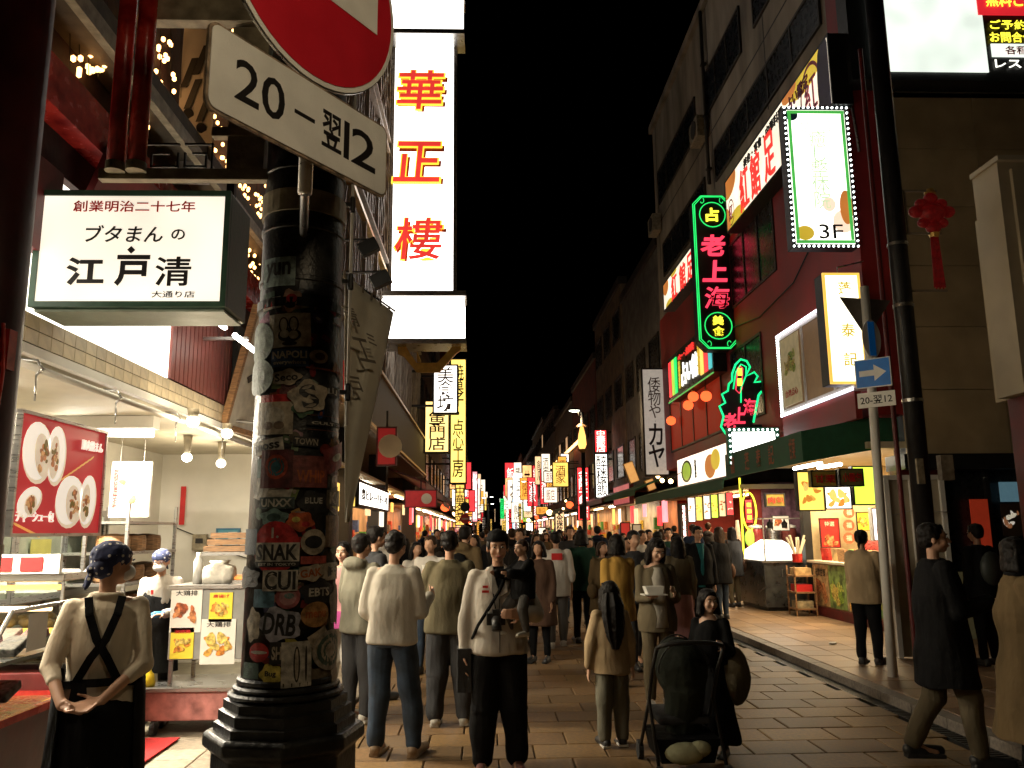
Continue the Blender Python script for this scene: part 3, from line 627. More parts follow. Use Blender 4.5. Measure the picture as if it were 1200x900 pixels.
# wall pieces
c, w, h = rectY(253, 619, 281, 641, 11.45)
r, fc, u, v = sign('wall_notice', 'light blue notice on the white shop end wall', 'notice', c, X_, w, h, .012, mat('notice_blue', (.12,.38,.5), .5), mat('notice_blue_dark', (.05,.2,.35), .5), .02)
part('print', MB().ob(fc+u*w*.2-Y_*.003, u, v, w*.36, h*.6, .004).ob(fc-u*w*.24-Y_*.003+v*h*.12, u, v, w*.36, h*.3, .004), whitep, r)
c, w, h = rectY(226, 626, 243, 645, 11.42)
r = thing('wall_box', 'beige plastic switch box with cable on the shop end wall', 'switch box', c-Z_*h/2)
part('casing', MB().ob(c, X_, Z_, w, h, .08), beigem, r, bevel=.01); part('dial', MB().ob(c-Y_*.045+Z_*.02, X_, Z_, w*.5, h*.3, .01), blktxt, r)
mb = MB(); pts = [P(205,618,Y=11.44), P(225,626,Y=11.43), P(250,632,Y=11.43), P(275,650,Y=11.43), P(300,657,Y=11.43)]
part('cable', mb.tube(pts, .008, 6), black, r)
r = thing('red_strip', 'narrow red banner strip on the shop corner wall', 'banner', P(214, 610, Y=11.4))
c, w, h = rectY(211, 570, 217, 615, 11.4); part('strip', MB().ob(c, X_, Z_, w, h, .01), redprint, r)

# refrigerated cabinet with glass doors on the back wall
r = thing('glass_cabinet', 'tall pale glass door cabinet with notices against the back wall', 'cabinet', (-4.1,7.6,0))
part('body', MB().box((-4.44,6.6,1.1),(-4.15,9.2,1.95)), cream, r)
for y0 in (6.62, 7.48, 8.34):
    part('glass_door', MB().box((-4.145,y0+.05,1.16),(-4.13,y0+.80,1.9)), mat('pale_glass', (.35,.38,.3), .15, spec=.7), r)
    f = MB()
    for a_, b_ in (((y0,1.1),(y0+.05,1.95)),((y0+.80,1.1),(y0+.85,1.95)),((y0+.05,1.9),(y0+.80,1.95)),((y0+.05,1.1),(y0+.8,1.16))): f.box((-4.12,a_[0],a_[1]),(-4.15,b_[0],b_[1]))
    part('door_frame', f, steel, r)
for y0, z0, c_ in ((6.8,1.62,cream),(7.7,1.5,mat('yellow_paper',(.6,.55,.15),.6)),(8.5,1.7,whitep),(6.9,1.25,whitep)):
    part('notice', MB().box((-4.105,y0,z0),(-4.11,y0+.35,z0+.16)), c_, r)
r = thing('steamer_shelf', 'steel shelf of bamboo steamers and warm lit trays behind the standing clerk', 'shelf', (-3.8,8.6,0))
for z in (.6,.9,1.2,1.5,1.8): part('shelf_board', MB().box((-4.3,8.3,z),(-3.5,9.6,z+.025)), steel, r)
for x in (-4.28,-3.52):
    for y in (8.32,9.58): part('upright', MB().box((x-.015,y-.015,0),(x+.015,y+.015,2.0)), steel, r)
for z in (.625,.925,1.225,1.525):
    for y in (8.55,8.95,9.35): 
        part('steamer', MB().lathe((-3.75,y,z), [(.15,0),(.16,.02),(.16,.12),(.15,.16),(.03,.18)], 18), wood, r, smooth=False)
# hot display case
def trays(r, x0, x1, y, zs, seed, vertical=False):
    rd = random.Random(seed)
    for z in zs:
        part('tray', MB().box((x0,y-.02,z),(x1,y+.4,z+.02)), steel, r)
        mb = MB()
        for i in range(16):
            p = (rd.uniform(x0+.06,x1-.06), rd.uniform(y+.03,y+.33), z+.05+rd.uniform(0,.04)); mb.ell(p, (.05,.045,.035), 8, 6)
        part('bun', mb, mat('steamed_bun', (.75,.66,.5), .6, var=.25, scale=8), r, smooth=True)
r = thing('hot_display_case', 'glass hot food case with amber strips and trays of buns at the left edge', 'display case', (-3.45,6.6,0))
part('base', MB().box((-4.0,6.3,0),(-3.1,7.1,.72)), darkred, r, bevel=.01)
part('kick_panel', MB().box((-3.98,6.28,.1),(-3.12,6.3,.6)), redlac, r)
trays(r, -3.98, -3.12, 6.45, (.76,.98), 4)
part('top', MB().box((-4.0,6.3,1.36),(-3.1,7.1,1.42)), steel, r, bevel=.01)
for z in (1.30, .99): part('amber_strip', MB().box((-3.96,6.34,z),(-3.14,6.37,z+.035)), glow('amber_strip', (1,.5,.08), 3.5), r)
for x in (-3.99,-3.12):
    part('post', MB().box((x,6.31,.72),(x+.02,6.33,1.36)), steel, r)
part('glass_front', MB().box((-3.97,6.315,.74),(-3.13,6.32,1.28)), clear, r)
part('price_rail', MB().box((-3.98,6.26,1.42),(-3.12,6.30,1.56)), whitep, r)
for k in range(2): part('price_card', MB().box((-3.62+k*.22,6.25,1.44),(-3.46+k*.22,6.258,1.54)), redprint, r)
part('upper_rack', MB().box((-3.98,6.6,2.02),(-3.12,6.64,2.12)).box((-3.98,6.6,1.76),(-3.6,6.62,1.86)), whitep, r)
T(r, '豚饅頭肉饅頭', (-3.62,6.598,2.07), X_, Z_, .6, .06, blktxt, .01, .004)
for x in (-3.99,-3.14): part('upright', MB().box((x,6.62,1.42),(x+.025,6.645,2.2)), steel, r)
part('upper_glass', MB().box((-3.95,6.63,1.45),(-3.15,6.635,2.0)), clear, r)
for x in (-3.9,-3.2):
    part('caster', MB().tube([(x-.02,6.45,.05),(x+.02,6.45,.05)], .05, 14), black, r)
# near packaged goods case
r = thing('package_case', 'slanted glass case full of packed buns in the bottom left corner', 'display case', (-3.0,4.5,0))
cx0, cx1 = -3.3, -2.52
part('base', MB().box((cx0,4.1,0),(cx1,5.2,.72)), darkred, r, bevel=.01)
part('ledge', MB().box((cx0-.02,4.08,.72),(cx1+.03,5.22,.76)), redlac, r)
part('side_glass', MB().prism([(cx1,4.12,.77),(cx1,5.2,.77),(cx1,5.2,1.3),(cx1,4.6,1.3)], (.006,0,0)), clear, r)
part('front_glass', MB().ob(Vector(((cx0+cx1)/2,4.36,1.035)), X_, Vector((0,.48,.53)), .76, .7, .006), clear, r)
part('side_frame', MB().tube([(cx1,4.12,.77),(cx1,4.6,1.3),(cx1,5.2,1.3)], .014, 8), steel, r)
part('shelf', MB().box((cx0,4.55,1.02),(cx1-.02,5.18,1.04)), steel, r)
for z, n_ in ((.775,0),(1.045,1)):
    for i in range(5):
        for j in range(3):
            x = cx0+.08+i*.15; y = 4.28+.45*n_+j*.2
            if n_ and j > 1: continue
            part('package', MB().ob((x,y+.08,z+.05+.02*j), (1,0,0), Vector((0,.9,.35)), .12,.16,.05), mat('plastic_pack_%d' % ((i+j) % 3), ((.5,.35,.36),(.6,.55,.5),(.45,.2,.22))[(i+j) % 3], .2, var=.5, scale=30), r, bevel=.008)
for i in range(4): part('price_card', MB().ob((cx0+.12+i*.19,4.2,.80), (1,0,0), Vector((0,.4,.9)), .13,.08,.004), whitep, r)
part('notice', MB().ob((cx1+.012,4.85,1.17), Y_, Z_, .2,.2,.003), whitep, r)
part('notice_frame', MB().ob((cx0+.35,4.62,1.4), X_, Vector((0,.3,1)), .4,.2,.02), whitep, r)
part('added_case_lamp', MB().tube([(cx0+.05,5.1,1.27),(cx1-.05,5.1,1.27)], .015), glow('warm_tube', (1,.68,.35), 12), r)  # tube and its light added inside the case to brighten the packs
point('added_case_light', r, (-2.9,4.9,1.22), 4, (1,.8,.6), .05)
# menu cart
r = thing('menu_cart', 'grey serving cart with four menu sheets on its front beside the column', 'cart', (-2.6,7.7,0))
xa, xb = -2.98, -2.08
part('base_box', MB().box((xa,7.5,.12),(xb,8.2,.36)), mat('worn_red_box', (.36,.14,.12), .6, var=.35, scale=8), r, bevel=.01)
part('top_edge', MB().box((xa+.02,7.48,.36),(xb-.02,8.2,.39)), steel, r)
part('front_panel', MB().box((xa+.22,7.52,.62),(xb+.03,7.56,1.22)), mat('grey_panel', (.22,.22,.2), .5), r, bevel=.004)
part('counter_top', MB().box((xa+.2,7.5,1.22),(xb+.04,8.2,1.25)), steel, r)
for x in (xa+.24,xb): 
    for y in (7.56,8.14): part('leg', MB().box((x-.015,y-.015,.39),(x+.015,y+.015,1.22)), steel, r)
part('wheel', MB().tube([(xa+.12,7.52,.06),(xa+.16,7.52,.06)], .06, 14), black, r); part('wheel', MB().tube([(xb-.1,7.52,.06),(xb-.14,7.52,.06)], .06, 14), black, r)
yel = mat('menu_yellow', (.75,.6,.05), .5, var=.05); wht = mat('menu_white', (.72,.68,.6), .5, var=.05)
for k, (cx_, cz_, w_, h_, m_, kd) in enumerate(((xa+.36,1.04,.27,.38,wht,'meat'),(xa+.66,1.06,.2,.25,yel,'gold'),(xa+.34,.76,.2,.26,yel,'gold'),(xa+.65,.77,.3,.38,wht,'gold'))):
    q = part('menu_sheet', MB().box((cx_-w_/2,7.512,cz_-h_/2),(cx_+w_/2,7.518,cz_+h_/2)), m_, r)
    picture(q, (cx_,7.511,cz_-h_*.05), X_, Z_, w_*.8, h_*.5, kd, 4, 0, k)
    T(q, ('大鶏排','唐揚げ','油淋鶏','大鶏排')[k], (cx_,7.511,cz_+h_*.38), X_, Z_, w_*.7, h_*.12, blktxt if m_ == wht else redprint, .03, .002)
r = thing('heat_lamp_case', 'glass warmer glowing orange at the right end of the menu cart', 'warmer', (-2.2,7.8,1.25))
part('frame', MB().box((-2.62,7.7,1.25),(-2.1,8.15,1.28)).box((-2.62,7.7,1.5),(-2.1,8.15,1.53)), steel, r)
part('heat_tray', MB().box((-2.58,7.74,1.285),(-2.14,8.1,1.31)), glow('heat_glow', (1,.35,.08), 1.2), r)
r = thing('wooden_crate', 'stack of flat wooden trays on the cart warmer', 'crate', (-2.35,7.85,1.53))
for k in range(3): part('tray', MB().box((-2.58+.03*k,7.75,1.535+k*.06),(-2.15,8.1,1.585+k*.06)), wood, r)
r = thing('bag_bundle', 'clear bag of napkins and cups standing on the menu cart', 'bag', (-2.78,7.7,1.25))
mb = MB(); mb.rings([[(-2.42+a_*x_,7.75+b_*.09,1.255+z_) for a_,b_ in ((-1,-1),(-.3,-1.15),(.4,-.95),(1,-1),(1.1,0),(1,1),(0,1.1),(-1,1),(-1.08,0))] for z_,x_ in ((0,.12),(.06,.13),(.12,.125),(.15,.11),(.17,.05),(.2,.07))]); part('bag', mb, mat('plastic_bag', (.6,.56,.48), .25, var=.12, scale=20, bump=.8, bscale=20), r, smooth=True)
part('bottle', MB().lathe((-2.6,7.7,1.25), [(.04,0),(.04,.2),(.02,.24),(.02,.28)], 14), whitep, r, smooth=True)
r = thing('mustard_bottle', 'yellow pointed squeeze bottle on the red cart base', 'bottle', (-2.98,7.6,.39))
part('bottle', MB().lathe((-2.93,7.6,.39), [(.045,0),(.05,.03),(.035,.1),(.012,.13),(.006,.22)], 14), mat('yellow_plastic', (.75,.55,.03), .4), r, smooth=True)
r = thing('work_table', 'narrow steel work table in front of the clerk in gloves', 'table', (-3.2,7.2,0))
part('table_top', MB().box((-3.35,7.25,.98),(-2.95,7.5,1.02)), mat('table_wood', (.45,.33,.2), .5), r)
for x in (-3.32,-2.98): part('leg', MB().box((x-.02,7.24,0),(x+.02,7.28,.98)), steel, r)
r = thing('red_mat', 'red entrance mat on the shop floor', 'mat', (-3.2,6.9,.012))
part('mat', MB().box((-3.9,6.45,.014),(-2.55,7.35,.024)), mat('red_carpet', (.42,.02,.02), .95, bump=.6, bscale=200), r)

# white hanging banner with gateway motif + string lights on the upper left
c, w, h = rectY(210, 30, 251, 216, 6.9)
r = thing('vertical_cloth', 'tall white cloth banner with black slanted marks behind the red tubes', 'banner', c-Z_*h/2)
part('cloth', MB().ob(c, X_, Z_, w, h, .01), mat('white_cloth', (.45,.42,.4), .9, var=.1, scale=3), r)
for k, (px, py) in enumerate(((222,85),(236,70),(226,110),(240,125))): 
    p = P(px, py, Y=6.88); part('print', MB().ob(p, Vector((1,0,.1)), Vector((.3,0,1)), .06,.30,.006), blktxt, r)
for px, py in ((221,133),(236,150)): part('print', MB().tube([P(px,py,Y=6.89),P(px,py,Y=6.875)], .045, 14), blktxt, r)
for k, (x0, x1, y0, y1, n_, Yk) in enumerate(((82,126,2,90,30,7.5),(164,212,20,150,44,8.6),(250,318,70,330,290,9.4),(265,300,20,50,14,9.4))):
    r = thing('string_lights', ('string of tiny warm bulbs left of the red tubes','string of tiny warm bulbs right of the red tubes','dense curtain of tiny warm bulbs beside the green shop sign','few tiny warm bulbs above the hours board')[k], 'string lights', P((x0+x1)/2, y0, Y=Yk), 'warm string lights')
    mb = MB(); wr = MB(); rd = random.Random(k)
    for i in range(n_):
        p = P(rd.uniform(x0,x1), rd.uniform(y0,y1), X=XL+rd.uniform(.03,.14)); mb.ell(p, (.02,.02,.025), 6, 4)
    for i in range(5):
        a = P(x0+(x1-x0)*i/4, y0, X=XL+.08); b = P(x0+(x1-x0)*i/4, y1, X=XL+.08); wr.tube([a,b], .004, 4)
    part('bulb', mb, bulbE, r, kind='stuff'); part('wire', wr, black, r)
r = thing('fan_unit', 'beige metal box unit fixed high on the dark left wall', 'air conditioner', P(60, 100, Y=5.5))
c, w, h = rectY(34, 46, 90, 100, 5.5); part('casing', MB().ob(c+Y_*.3, X_, Z_, w, h, .6), beigem, r, bevel=.01)
r = thing('wooden_hoarding', 'olive timber hoarding high in the top left corner', 'panel', P(30, 0, Y=6.5))
for k in range(4):
    c, w, h = rectY(5+k*17, -30, 21+k*17, 60, 6.5); part('plank', MB().ob(c, X_, Z_, w, h, .03), mat('olive_board', (.2,.17,.08), .7, var=.3, stretch=(1,1,5)), r)
r = thing('red_fascia_panel', 'dark red lacquered canopy panel under the eaves at left', 'panel', (XL-.0, 4.4, 3.6))
part('panel', MB().ob((XL+.12,6.6,4.1), Y_, Vector((.35,0,1)), 2.4,.6,.05), darkred, r)
part('panel', MB().box((XL-.1,3.8,2.9),(XL-.3,4.0,5.2)), darkred, r)

# ================================================================== signs and buildings further along the left side
latm = mat('lattice_screen', (.42,.36,.3), .6, var=.15, scale=5)
stone = mat('dark_stone_fascia', (.035,.03,.022), .6, var=.4, scale=3, bump=.4)
brown = mat('brown_wall', (.10,.07,.05), .8, var=.3, scale=2)
gold = mat('gold_paint', (.55,.33,.08), .35, .4, var=.2)
shopglow = glow('shop_interior_glow', (1,.66,.34), 1.3)
shopglow2 = glow('shop_interior_white', (1,.86,.66), 1.6)
redglow = glow('red_backlit', (1,.045,.05), 1.6)
yelglow = glow('yellow_backlit', (1,.62,.12), 1.5)
pinkglow = glow('pink_backlit', (1,.35,.38), 1.5)
greenglow = glow('green_neon', (.02,.75,.14), 1.5, sample=False)
amberglow = glow('amber_backlit', (1,.42,.06), 1.4)
rd = random.Random(11)
# building with lattice screens and the tall lit sign
r = thing('lattice_building', 'dark building with white lattice balcony screen behind the beige cloth banner', 'building', (XL,22,0))
part('wall', MB().box((XL-.15,11.7,5.2),(XL-7,34,17)), brown, r)
for ya_ in ((11.7,12.4),(17.2,17.7),(23.5,24),(33.3,34)): part('pier', MB().box((XL,ya_[0],0),(XL-.5,ya_[1],3.87)), dark, r)
part('back_wall', MB().box((XL-2.2,11.7,0),(XL-2.3,34,3.9)), brown, r)
part('fascia', MB().box((XL+.35,11.7,4.0),(XL+.1,34,5.35)), stone, r)
part('fascia_trim', MB().box((XL+.42,11.7,3.93),(XL+.3,34,4.0)).box((XL+.42,11.7,5.35),(XL+.3,34,5.42)), gold, r)
part('soffit', MB().box((XL+.34,11.7,3.88),(XL-2.3,34,3.93)), mat('soffit_white', (.5,.46,.4), .6), r)
for lv in range(3):
    z0 = 5.5+lv*3.6; mb = MB()
    for k in range(56):
        y = 11.9+k*.4
        for j in range(8):
            mb.ob((XL+.06,y,z0+.2+j*.38), Y_, Vector((0,(-.5 if (j+k)%2 else .5),1)), .05,.42,.03)
    part('lattice_screen', mb, latm, r, kind='stuff')
    for k in range(12): part('mullion', MB().box((XL+.0,11.9+k*2,z0),(XL+.12,12.0+k*2,z0+3.2)), latm, r)
    part('rail', MB().box((XL-.0,11.8,z0+3.2),(XL+.14,34,z0+3.3)).box((XL,11.8,z0-.06),(XL+.16,34,z0+.02)), gold if lv == 0 else latm, r)
def shopfront(X, y0, y1, h, side, seed, glowm, awn=None, name='street_shop', label='', z0=0., sgn=None, depth=1.4, power=25, group='lit shop fronts along the street'):
    """an open lit shop: back wall, shelf of goods, ceiling lamp, awning and counter"""
    rd = random.Random(seed); s = side   # side -1: shop lies towards -x
    r = thing(name, label, 'shop', (X, (y0+y1)/2, z0), group); B = X+s*depth
    part('back_wall', MB().box((B,y0,z0),(B+s*.08,y1,z0+h)), mat('shop_warm_wall_%d' % (seed % 3), ((.5,.32,.18),(.45,.2,.1),(.5,.42,.3))[seed % 3], .6, var=.3, scale=1.5), r)
    part('ceiling', MB().box((X,y0,z0+h),(B,y1,z0+h+.06)), cream, r)
    for k in range(2):
        y = y0+(y1-y0)*(.1+.5*k)
        part('lamp', MB().box((X+s*.35,y,z0+h-.08),(X+s*.42,y+(y1-y0)*.3,z0+h-.03)), tubeE if seed % 2 else glow('warm_tube', (1,.68,.35), 12), r)
    part('counter', MB().box((X+s*.1,y0+.2,z0),(X+s*.6,y0+(y1-y0)*.7,z0+.95)), (darkred,wood,cream,steel)[seed % 4], r)
    cols = [(.6,.08,.04),(.65,.45,.06),(.1,.35,.08),(.6,.5,.35),(.08,.15,.4),(.5,.2,.05)]
    for k in range(int((y1-y0)*1.6)):
        y = y0+.2+k*.6; c_ = cols[rd.randrange(6)]; m = mat('goods_%d' % cols.index(c_), c_, .5, var=.3, scale=14)
        z = z0+rd.choice((.97,1.3,1.7)); d = rd.uniform(.1,.3)
        part('goods', MB().box((B-s*d,y,z),(B-s*.01,y+rd.uniform(.25,.5),z+rd.uniform(.2,.5))), m, r)
    for k in range(int((y1-y0)/.9)):
        y = y0+.3+k*.9; c_ = rd.randrange(6)
        if rd.random() < .62: continue
        part('menu_panel', MB().box((X+s*.02,y,z0+h-.7-rd.uniform(0,.5)),(X+s*.06,y+rd.uniform(.3,.8),z0+h-.2-rd.uniform(0,.25))), (redglow,yelglow,shopglow2,pinkglow,amberglow,shopglow)[c_], r)
    if y0 < 62 and y0 > 12: area('shop_light', r, (X+s*.5,(y0+y1)/2,z0+h-.12), .8, 14*(y1-y0), (1,.66,.34), sizey=(y1-y0)*.8)
    if awn:
        t = .03; q = [(X-s*.0,0,z0+h+.55),(X-s*1.1,0,z0+h+.12),(X-s*1.1,0,z0+h-.08),(X-s*1.06,0,z0+h+.08),(X,0,z0+h+.5)]
        part('awning', MB().prism([(a,y0,c) for a,b,c in q], (0,y1-y0,0)), awn, r)
    return r
shopfront(XL, 12.5, 17.1, 3.0, -1, 2, shopglow, None, label='dim shop with goods under the dark stone fascia behind the column')
shopfront(XL, 17.8, 23.4, 3.0, -1, 3, shopglow, None, label='shop with warm lit shelves under a white lit shop board')
shopfront(XL, 24.1, 33.2, 3.0, -1, 6, shopglow, darkred, label='shop with warm lamps under the end of the dark fascia')
# lit shop board
c, w, h = rectX(420, 562, 592, 455, 575, 602, XL+.05)
r, fc, u, v = sign('shop_board', 'white lit board with small black writing under the dark fascia', 'shop sign', c, Y_, w, h, .2, whiteE, dark, .06)
T(r, '豊ヒレ―リモ―り', fc, u, v, w*.85, h*.4, blktxt, .02, .02)
# red hanging shop boards
for k, (px0,py0,px1,py1,Y) in enumerate(((441,500,465,546,15),(474,574,512,595,24))):
    c, w, h = rectY(px0,py0,px1,py1,Y); r, fc, u, v = sign('red_shop_board', ('square red' if k == 0 else 'wide red')+' board with a pale round mark hung under the dark fascia', 'shop sign', c, X_, w, h, .08, mat('red_board', (.42,.02,.02), .5, emit=(.5,.02,.02), es=.25, sample=False), darkred, .03)
    part('round_mark', MB().tube([fc+u*w*.18-Y_*.002, fc+u*w*.18-Y_*.02], h*.3, 16), cream, r)
    part('hanger', MB().tube([fc+v*h/2+Y_*.05, fc+v*h/2+Z_*.3+Y_*.05], .02), black, r)
# tall white sign
Ys = 22
c, w, h = rectY(457.5, 53, 535, 348, Ys)
r, fc, u, v = sign('tall_lit_sign', 'very tall white lit sign with three red and yellow brush characters', 'neon sign', c, X_, w, h, .5, glow('tall_sheet', (1,.96,.9), 4.2), steel, .09)
ryo = glow('yellow_neon_edge', (1,.72,.05), 1.5, sample=False)
redn = glow('deep_red_letter', (1,.055,.04), .85, sample=False)
for s_, px, py in (('華',493,107),('正',490,191),('樓',491,281)):
    p = P(px, py, Y=fc.y); sz = 54/77*w*1.02
    T(r, s_, Vector((p.x+.06,fc.y+.0,p.z-.06)), u, v, sz*1.04, sz*.92*.95, mat('sign_shadow_red', (.45,.05,.05), .5), .06, .02, slant=.08)
    T(r, s_, Vector((p.x,fc.y-.03,p.z)), u, v, sz*1.04, sz*.95, ryo, .034, .05, slant=.08)
    T(r, s_, Vector((p.x,fc.y-.085,p.z)), u, v, sz*.97, sz*.9, redn, .008, .03, slant=.08)
for (a0,b0,a1,b1,nm) in ((453,2,543,46,'top_light_box'),(447,352,545,402,'bottom_light_box')):
    c2_, w2, h2 = rectY(a0,b0,a1,b1,Ys-.25)
    part(nm, MB().ob(c2_, u, v, w2, h2, .9), glow('box_sheet', (1,.94,.85), 3.4), r, bevel=.15)
    for k in (-1,1): part('trim', MB().ob(c2_+v*k*(h2/2+.06), u, v, w2+.08, .14, 1.0), steel, r)
c2_, w2, h2 = rectY(466,400,540,436,Ys-.4)
q = [(0,1),(.08,1),(.16,.72),(.3,.3),(.62,.3),(.82,.72),(.92,1),(1,1),(1,.72),(.92,.6),(.66,0),(.3,0),(.1,.5),(0,.6)]
part('gold_bracket', MB().prism([(c2_.x-w2/2+a_*w2, Ys-.4, c2_.z-h2/2+b_*h2) for a_, b_ in q], (0,.12,0)), mat('gold_lit', (.6,.36,.08), .35, .5), r)
part('wall_anchor', MB().box((XL-.2,Ys+.1,c.z+2),(c.x-w/2,Ys+.3,c.z+2.2)).box((XL-.2,Ys+.1,c.z-2.2),(c.x-w/2,Ys+.3,c.z-2)), black, r)
def vsign(px0, py0, px1, py1, Y, txt, label, face, ink_, frame=dark, bold=.02, wf=.66, hf=.9, d=.35, border=.06, group=None, cat='neon sign', name='vertical_sign', arm=None):
    c, w, h = rectY(px0, py0, px1, py1, Y)
    r, fc, u, v = sign(name, label, cat, c, X_, w, h, d, face, frame, border, group)
    if txt: T(r, txt, fc, u, v, w*wf, h*hf, ink_, bold, .03, vert=len(txt) > 1 and h > w)
    if arm is not None:
        for k in (-.35,.35): part('arm', MB().box((arm,c.y+.05,c.z+k*h),(c.x,c.y+.15,c.z+k*h+.08)), black, r)
    return r, fc, u, v, w, h
vsign(497,469,527,531,33,'方専門店','yellow lit sign reading specialty shop in black under the white sign',glow('yellow_sheet',(1,.68,.22),2.0),blktxt,arm=XL)
vsign(527,420,547,567,36,'焼菓子・点心工房','long narrow yellow lit sign right of the white sign',glow('yellow_sheet_b',(1,.7,.15),1.9),blktxt,arm=XL)
vsign(507,427,537,485,30,'美食坊','small white lit sign over the two yellow signs',whiteE,mat('grey_print',(.3,.25,.25),.6),arm=XL)
vsign(533,567,545,616,48,'中華名菜','yellow neon column sign below the long yellow sign',yelglow,darkred,wf=.9)
vsign(545,541,553,574,52,'','narrow red neon sign beside the long yellow sign',redglow,blktxt)
vsign(549,574,557,600,57,'','lower narrow red neon sign beside a white tube',redglow,whiteE)
vsign(553,552,560,612,60,'飯店','pale pink sign with white tube far along the left',pinkglow,whiteE)
for k,(px,py,Y,c_,lb) in enumerate(((545,594,44,mat('sign_dark_blue',(.04,.07,.12),.5),'dark round road sign over the red one on the left'),(545,608,44,mat('sign_red_dull',(.4,.03,.04),.5),'dull red round no entry sign far along the left'))):
    p = P(px, py, Y=Y); r = thing('round_road_sign', lb, 'road sign', p); part('disc', MB().tube([p, p-Y_*.03], .26, 24), c_, r)
    if k: part('bar', MB().ob(p-Y_*.04, X_, Z_, .36, .09, .02), mat('dull_white',(.4,.36,.33),.6), r)
    if not k: part('post', MB().tube([(p.x,Y+.05,0),(p.x,Y+.05,p.z+.3)], .04), dark, r)
# buildings beyond on both sides
def building(name, label, X, y0, y1, h, side, m, seed, z0=3.4, wins=3, lit=0.15):
    rd = random.Random(seed); s = side
    r = thing(name, label, 'building', (X,(y0+y1)/2,0)); 
    part('wall', MB().box((X,y0,z0),(X+s*9,y1,h)), m, r)
    part('parapet', MB().box((X-s*.12,y0,h),(X+s*.3,y1,h+.35)), stone, r)
    fl = z0+.7
    while fl+1.5 < h:
        for k in range(wins):
            y = y0+(y1-y0)*(k+.2)/wins; w = (y1-y0)/wins*.62
            fr = part('window', MB().box((X-s*.05,y-.06,fl-.06),(X+s*.02,y+w+.06,fl)).box((X-s*.05,y-.06,fl+1.35),(X+s*.02,y+w+.06,fl+1.41)).box((X-s*.05,y-.06,fl),(X+s*.02,y,fl+1.35)).box((X-s*.05,y+w,fl),(X+s*.02,y+w+.06,fl+1.35)), stone, r)
            part('pane', MB().box((X-s*.012,y,fl),(X+s*.02,y+w,fl+1.35)), glow('lit_window', (1,.6,.3), .5) if rd.random() < lit else glass, fr)
        fl += 3.1
    return r
wl = [brown, mat('grey_render',(.12,.11,.1),.8,var=.3,scale=2), mat('tan_render',(.18,.13,.08),.8,var=.3,scale=2), mat('red_render',(.16,.03,.02),.8,var=.3,scale=2)]
yy = 34.1
for k, (L_, h_) in enumerate(((8,13),(9,15),(7,11),(12,16),(14,13),(18,15),(25,14),(40,13))):
    building('street_building', 'dark building block number %s along the left side beyond the yellow signs' % ['one','two','three','four','five','six','seven','eight'][k], XL, yy, yy+L_-.2, h_, -1, wl[k % 4], k+20, wins=max(2,int(L_/3)))
    if yy < 110: shopfront(XL, yy+.2, yy+L_-.4, 2.8, -1, k+40, shopglow, (darkred,mat('green_awning',(.02,.10,.05),.7),wl[2])[k % 3], label='small lit shop front, %s from the yellow signs on the left' % ['first','second','third','fourth','fifth','sixth','seventh','eighth'][k])
    yy += L_

# ================================================================== right side: corner building
conc = mat('grey_concrete', (.30,.26,.20), .85, var=.32, scale=1.3, bump=.3, bscale=25, stretch=(1,1,.3))
redw = mat('red_wall', (.30,.022,.022), .55, var=.2, scale=1.2, bump=.12)
beigew = mat('beige_wall_panel', (.38,.29,.17), .7, var=.12, scale=2, bump=.2, rnd=.06)
BX = 6.0
r = thing('corner_building', 'tall concrete building with red lower storeys on the right corner', 'building', (BX,19,0))
part('upper_wall', MB().box((BX+.02,12.3,8.7),(BX+10,27,15.6)), conc, r)
part('red_wall', MB().box((BX,12.3,3.6),(BX+.6,27,8.7)), redw, r)
part('corner_pier', MB().box((BX-.02,12.26,3.4),(BX+.48,12.75,12)), redw, r)
part('roof_edge', MB().box((BX-.1,12.2,15.6),(BX+10,27.1,15.85)), conc, r)
for y in (15.8,19.9,26.5): part('panel_joint', MB().box((BX+.012,y,10.4),(BX+.03,y+.03,15.6)), dark, r)
part('panel_joint', MB().box((BX+.012,12.9,12.0),(BX+.03,27,12.03)), dark, r)
def winband(y0, y1, z0, z1, n_, paneM=None, nm='window'):
    fr = MB(); f_ = .06
    fr.box((BX-.03,y0,z0),(BX+.03,y1,z0+f_)).box((BX-.03,y0,z1-f_),(BX+.03,y1,z1))
    for k in range(n_+1): y = y0+(y1-y0-f_)*k/n_; fr.box((BX-.03,y,z0+f_),(BX+.03,y+f_,z1-f_))
    f = part(nm, fr, stone, r)
    for k in range(n_):
        y = y0+(y1-y0-f_)*k/n_; part('pane', MB().box((BX-.008,y+f_,z0+f_),(BX+.02,y+(y1-y0-f_)/n_,z1-f_)), paneM or glass, f)
for a_ in ((21.3,26.3,12.6,13.8,4),(17.2,20.3,12.6,13.8,3),(13,16.3,12.6,13.8,3),(20.7,26,9.95,11.1,4),(13,19.7,10.5,11.4,5)): winband(*a_)
redlit = glow('red_lit_pane', (.7,.06,.03), .5, sample=False)
winband(15.9,18.9,6.9,8.5,3,None); winband(17.1,19.3,4.1,5.9,2); winband(20.2,26,4.1,5.7,4, mat('dim_red_pane',(.08,.008,.005),.6,spec=.05,emit=(.5,.03,.01),es=.35,sample=False))
# side wall of panels facing the camera
wv = bpy.data.objects.new('side_wall', None); COL.objects.link(wv); wv['kind'] = 'structure'
part('wall_core', MB().box((BX+.5,12.42,2.75),(BX+10,12.8,11.9)), dark, wv)
for i in range(4):
    for j in range(9):
        part('wall_panel', MB().box((BX+.5+i*1.6,12.3,2.8+j*1.0),(BX+.5+i*1.6+1.588,12.42,2.8+j*1.0+.988)), beigew, wv)
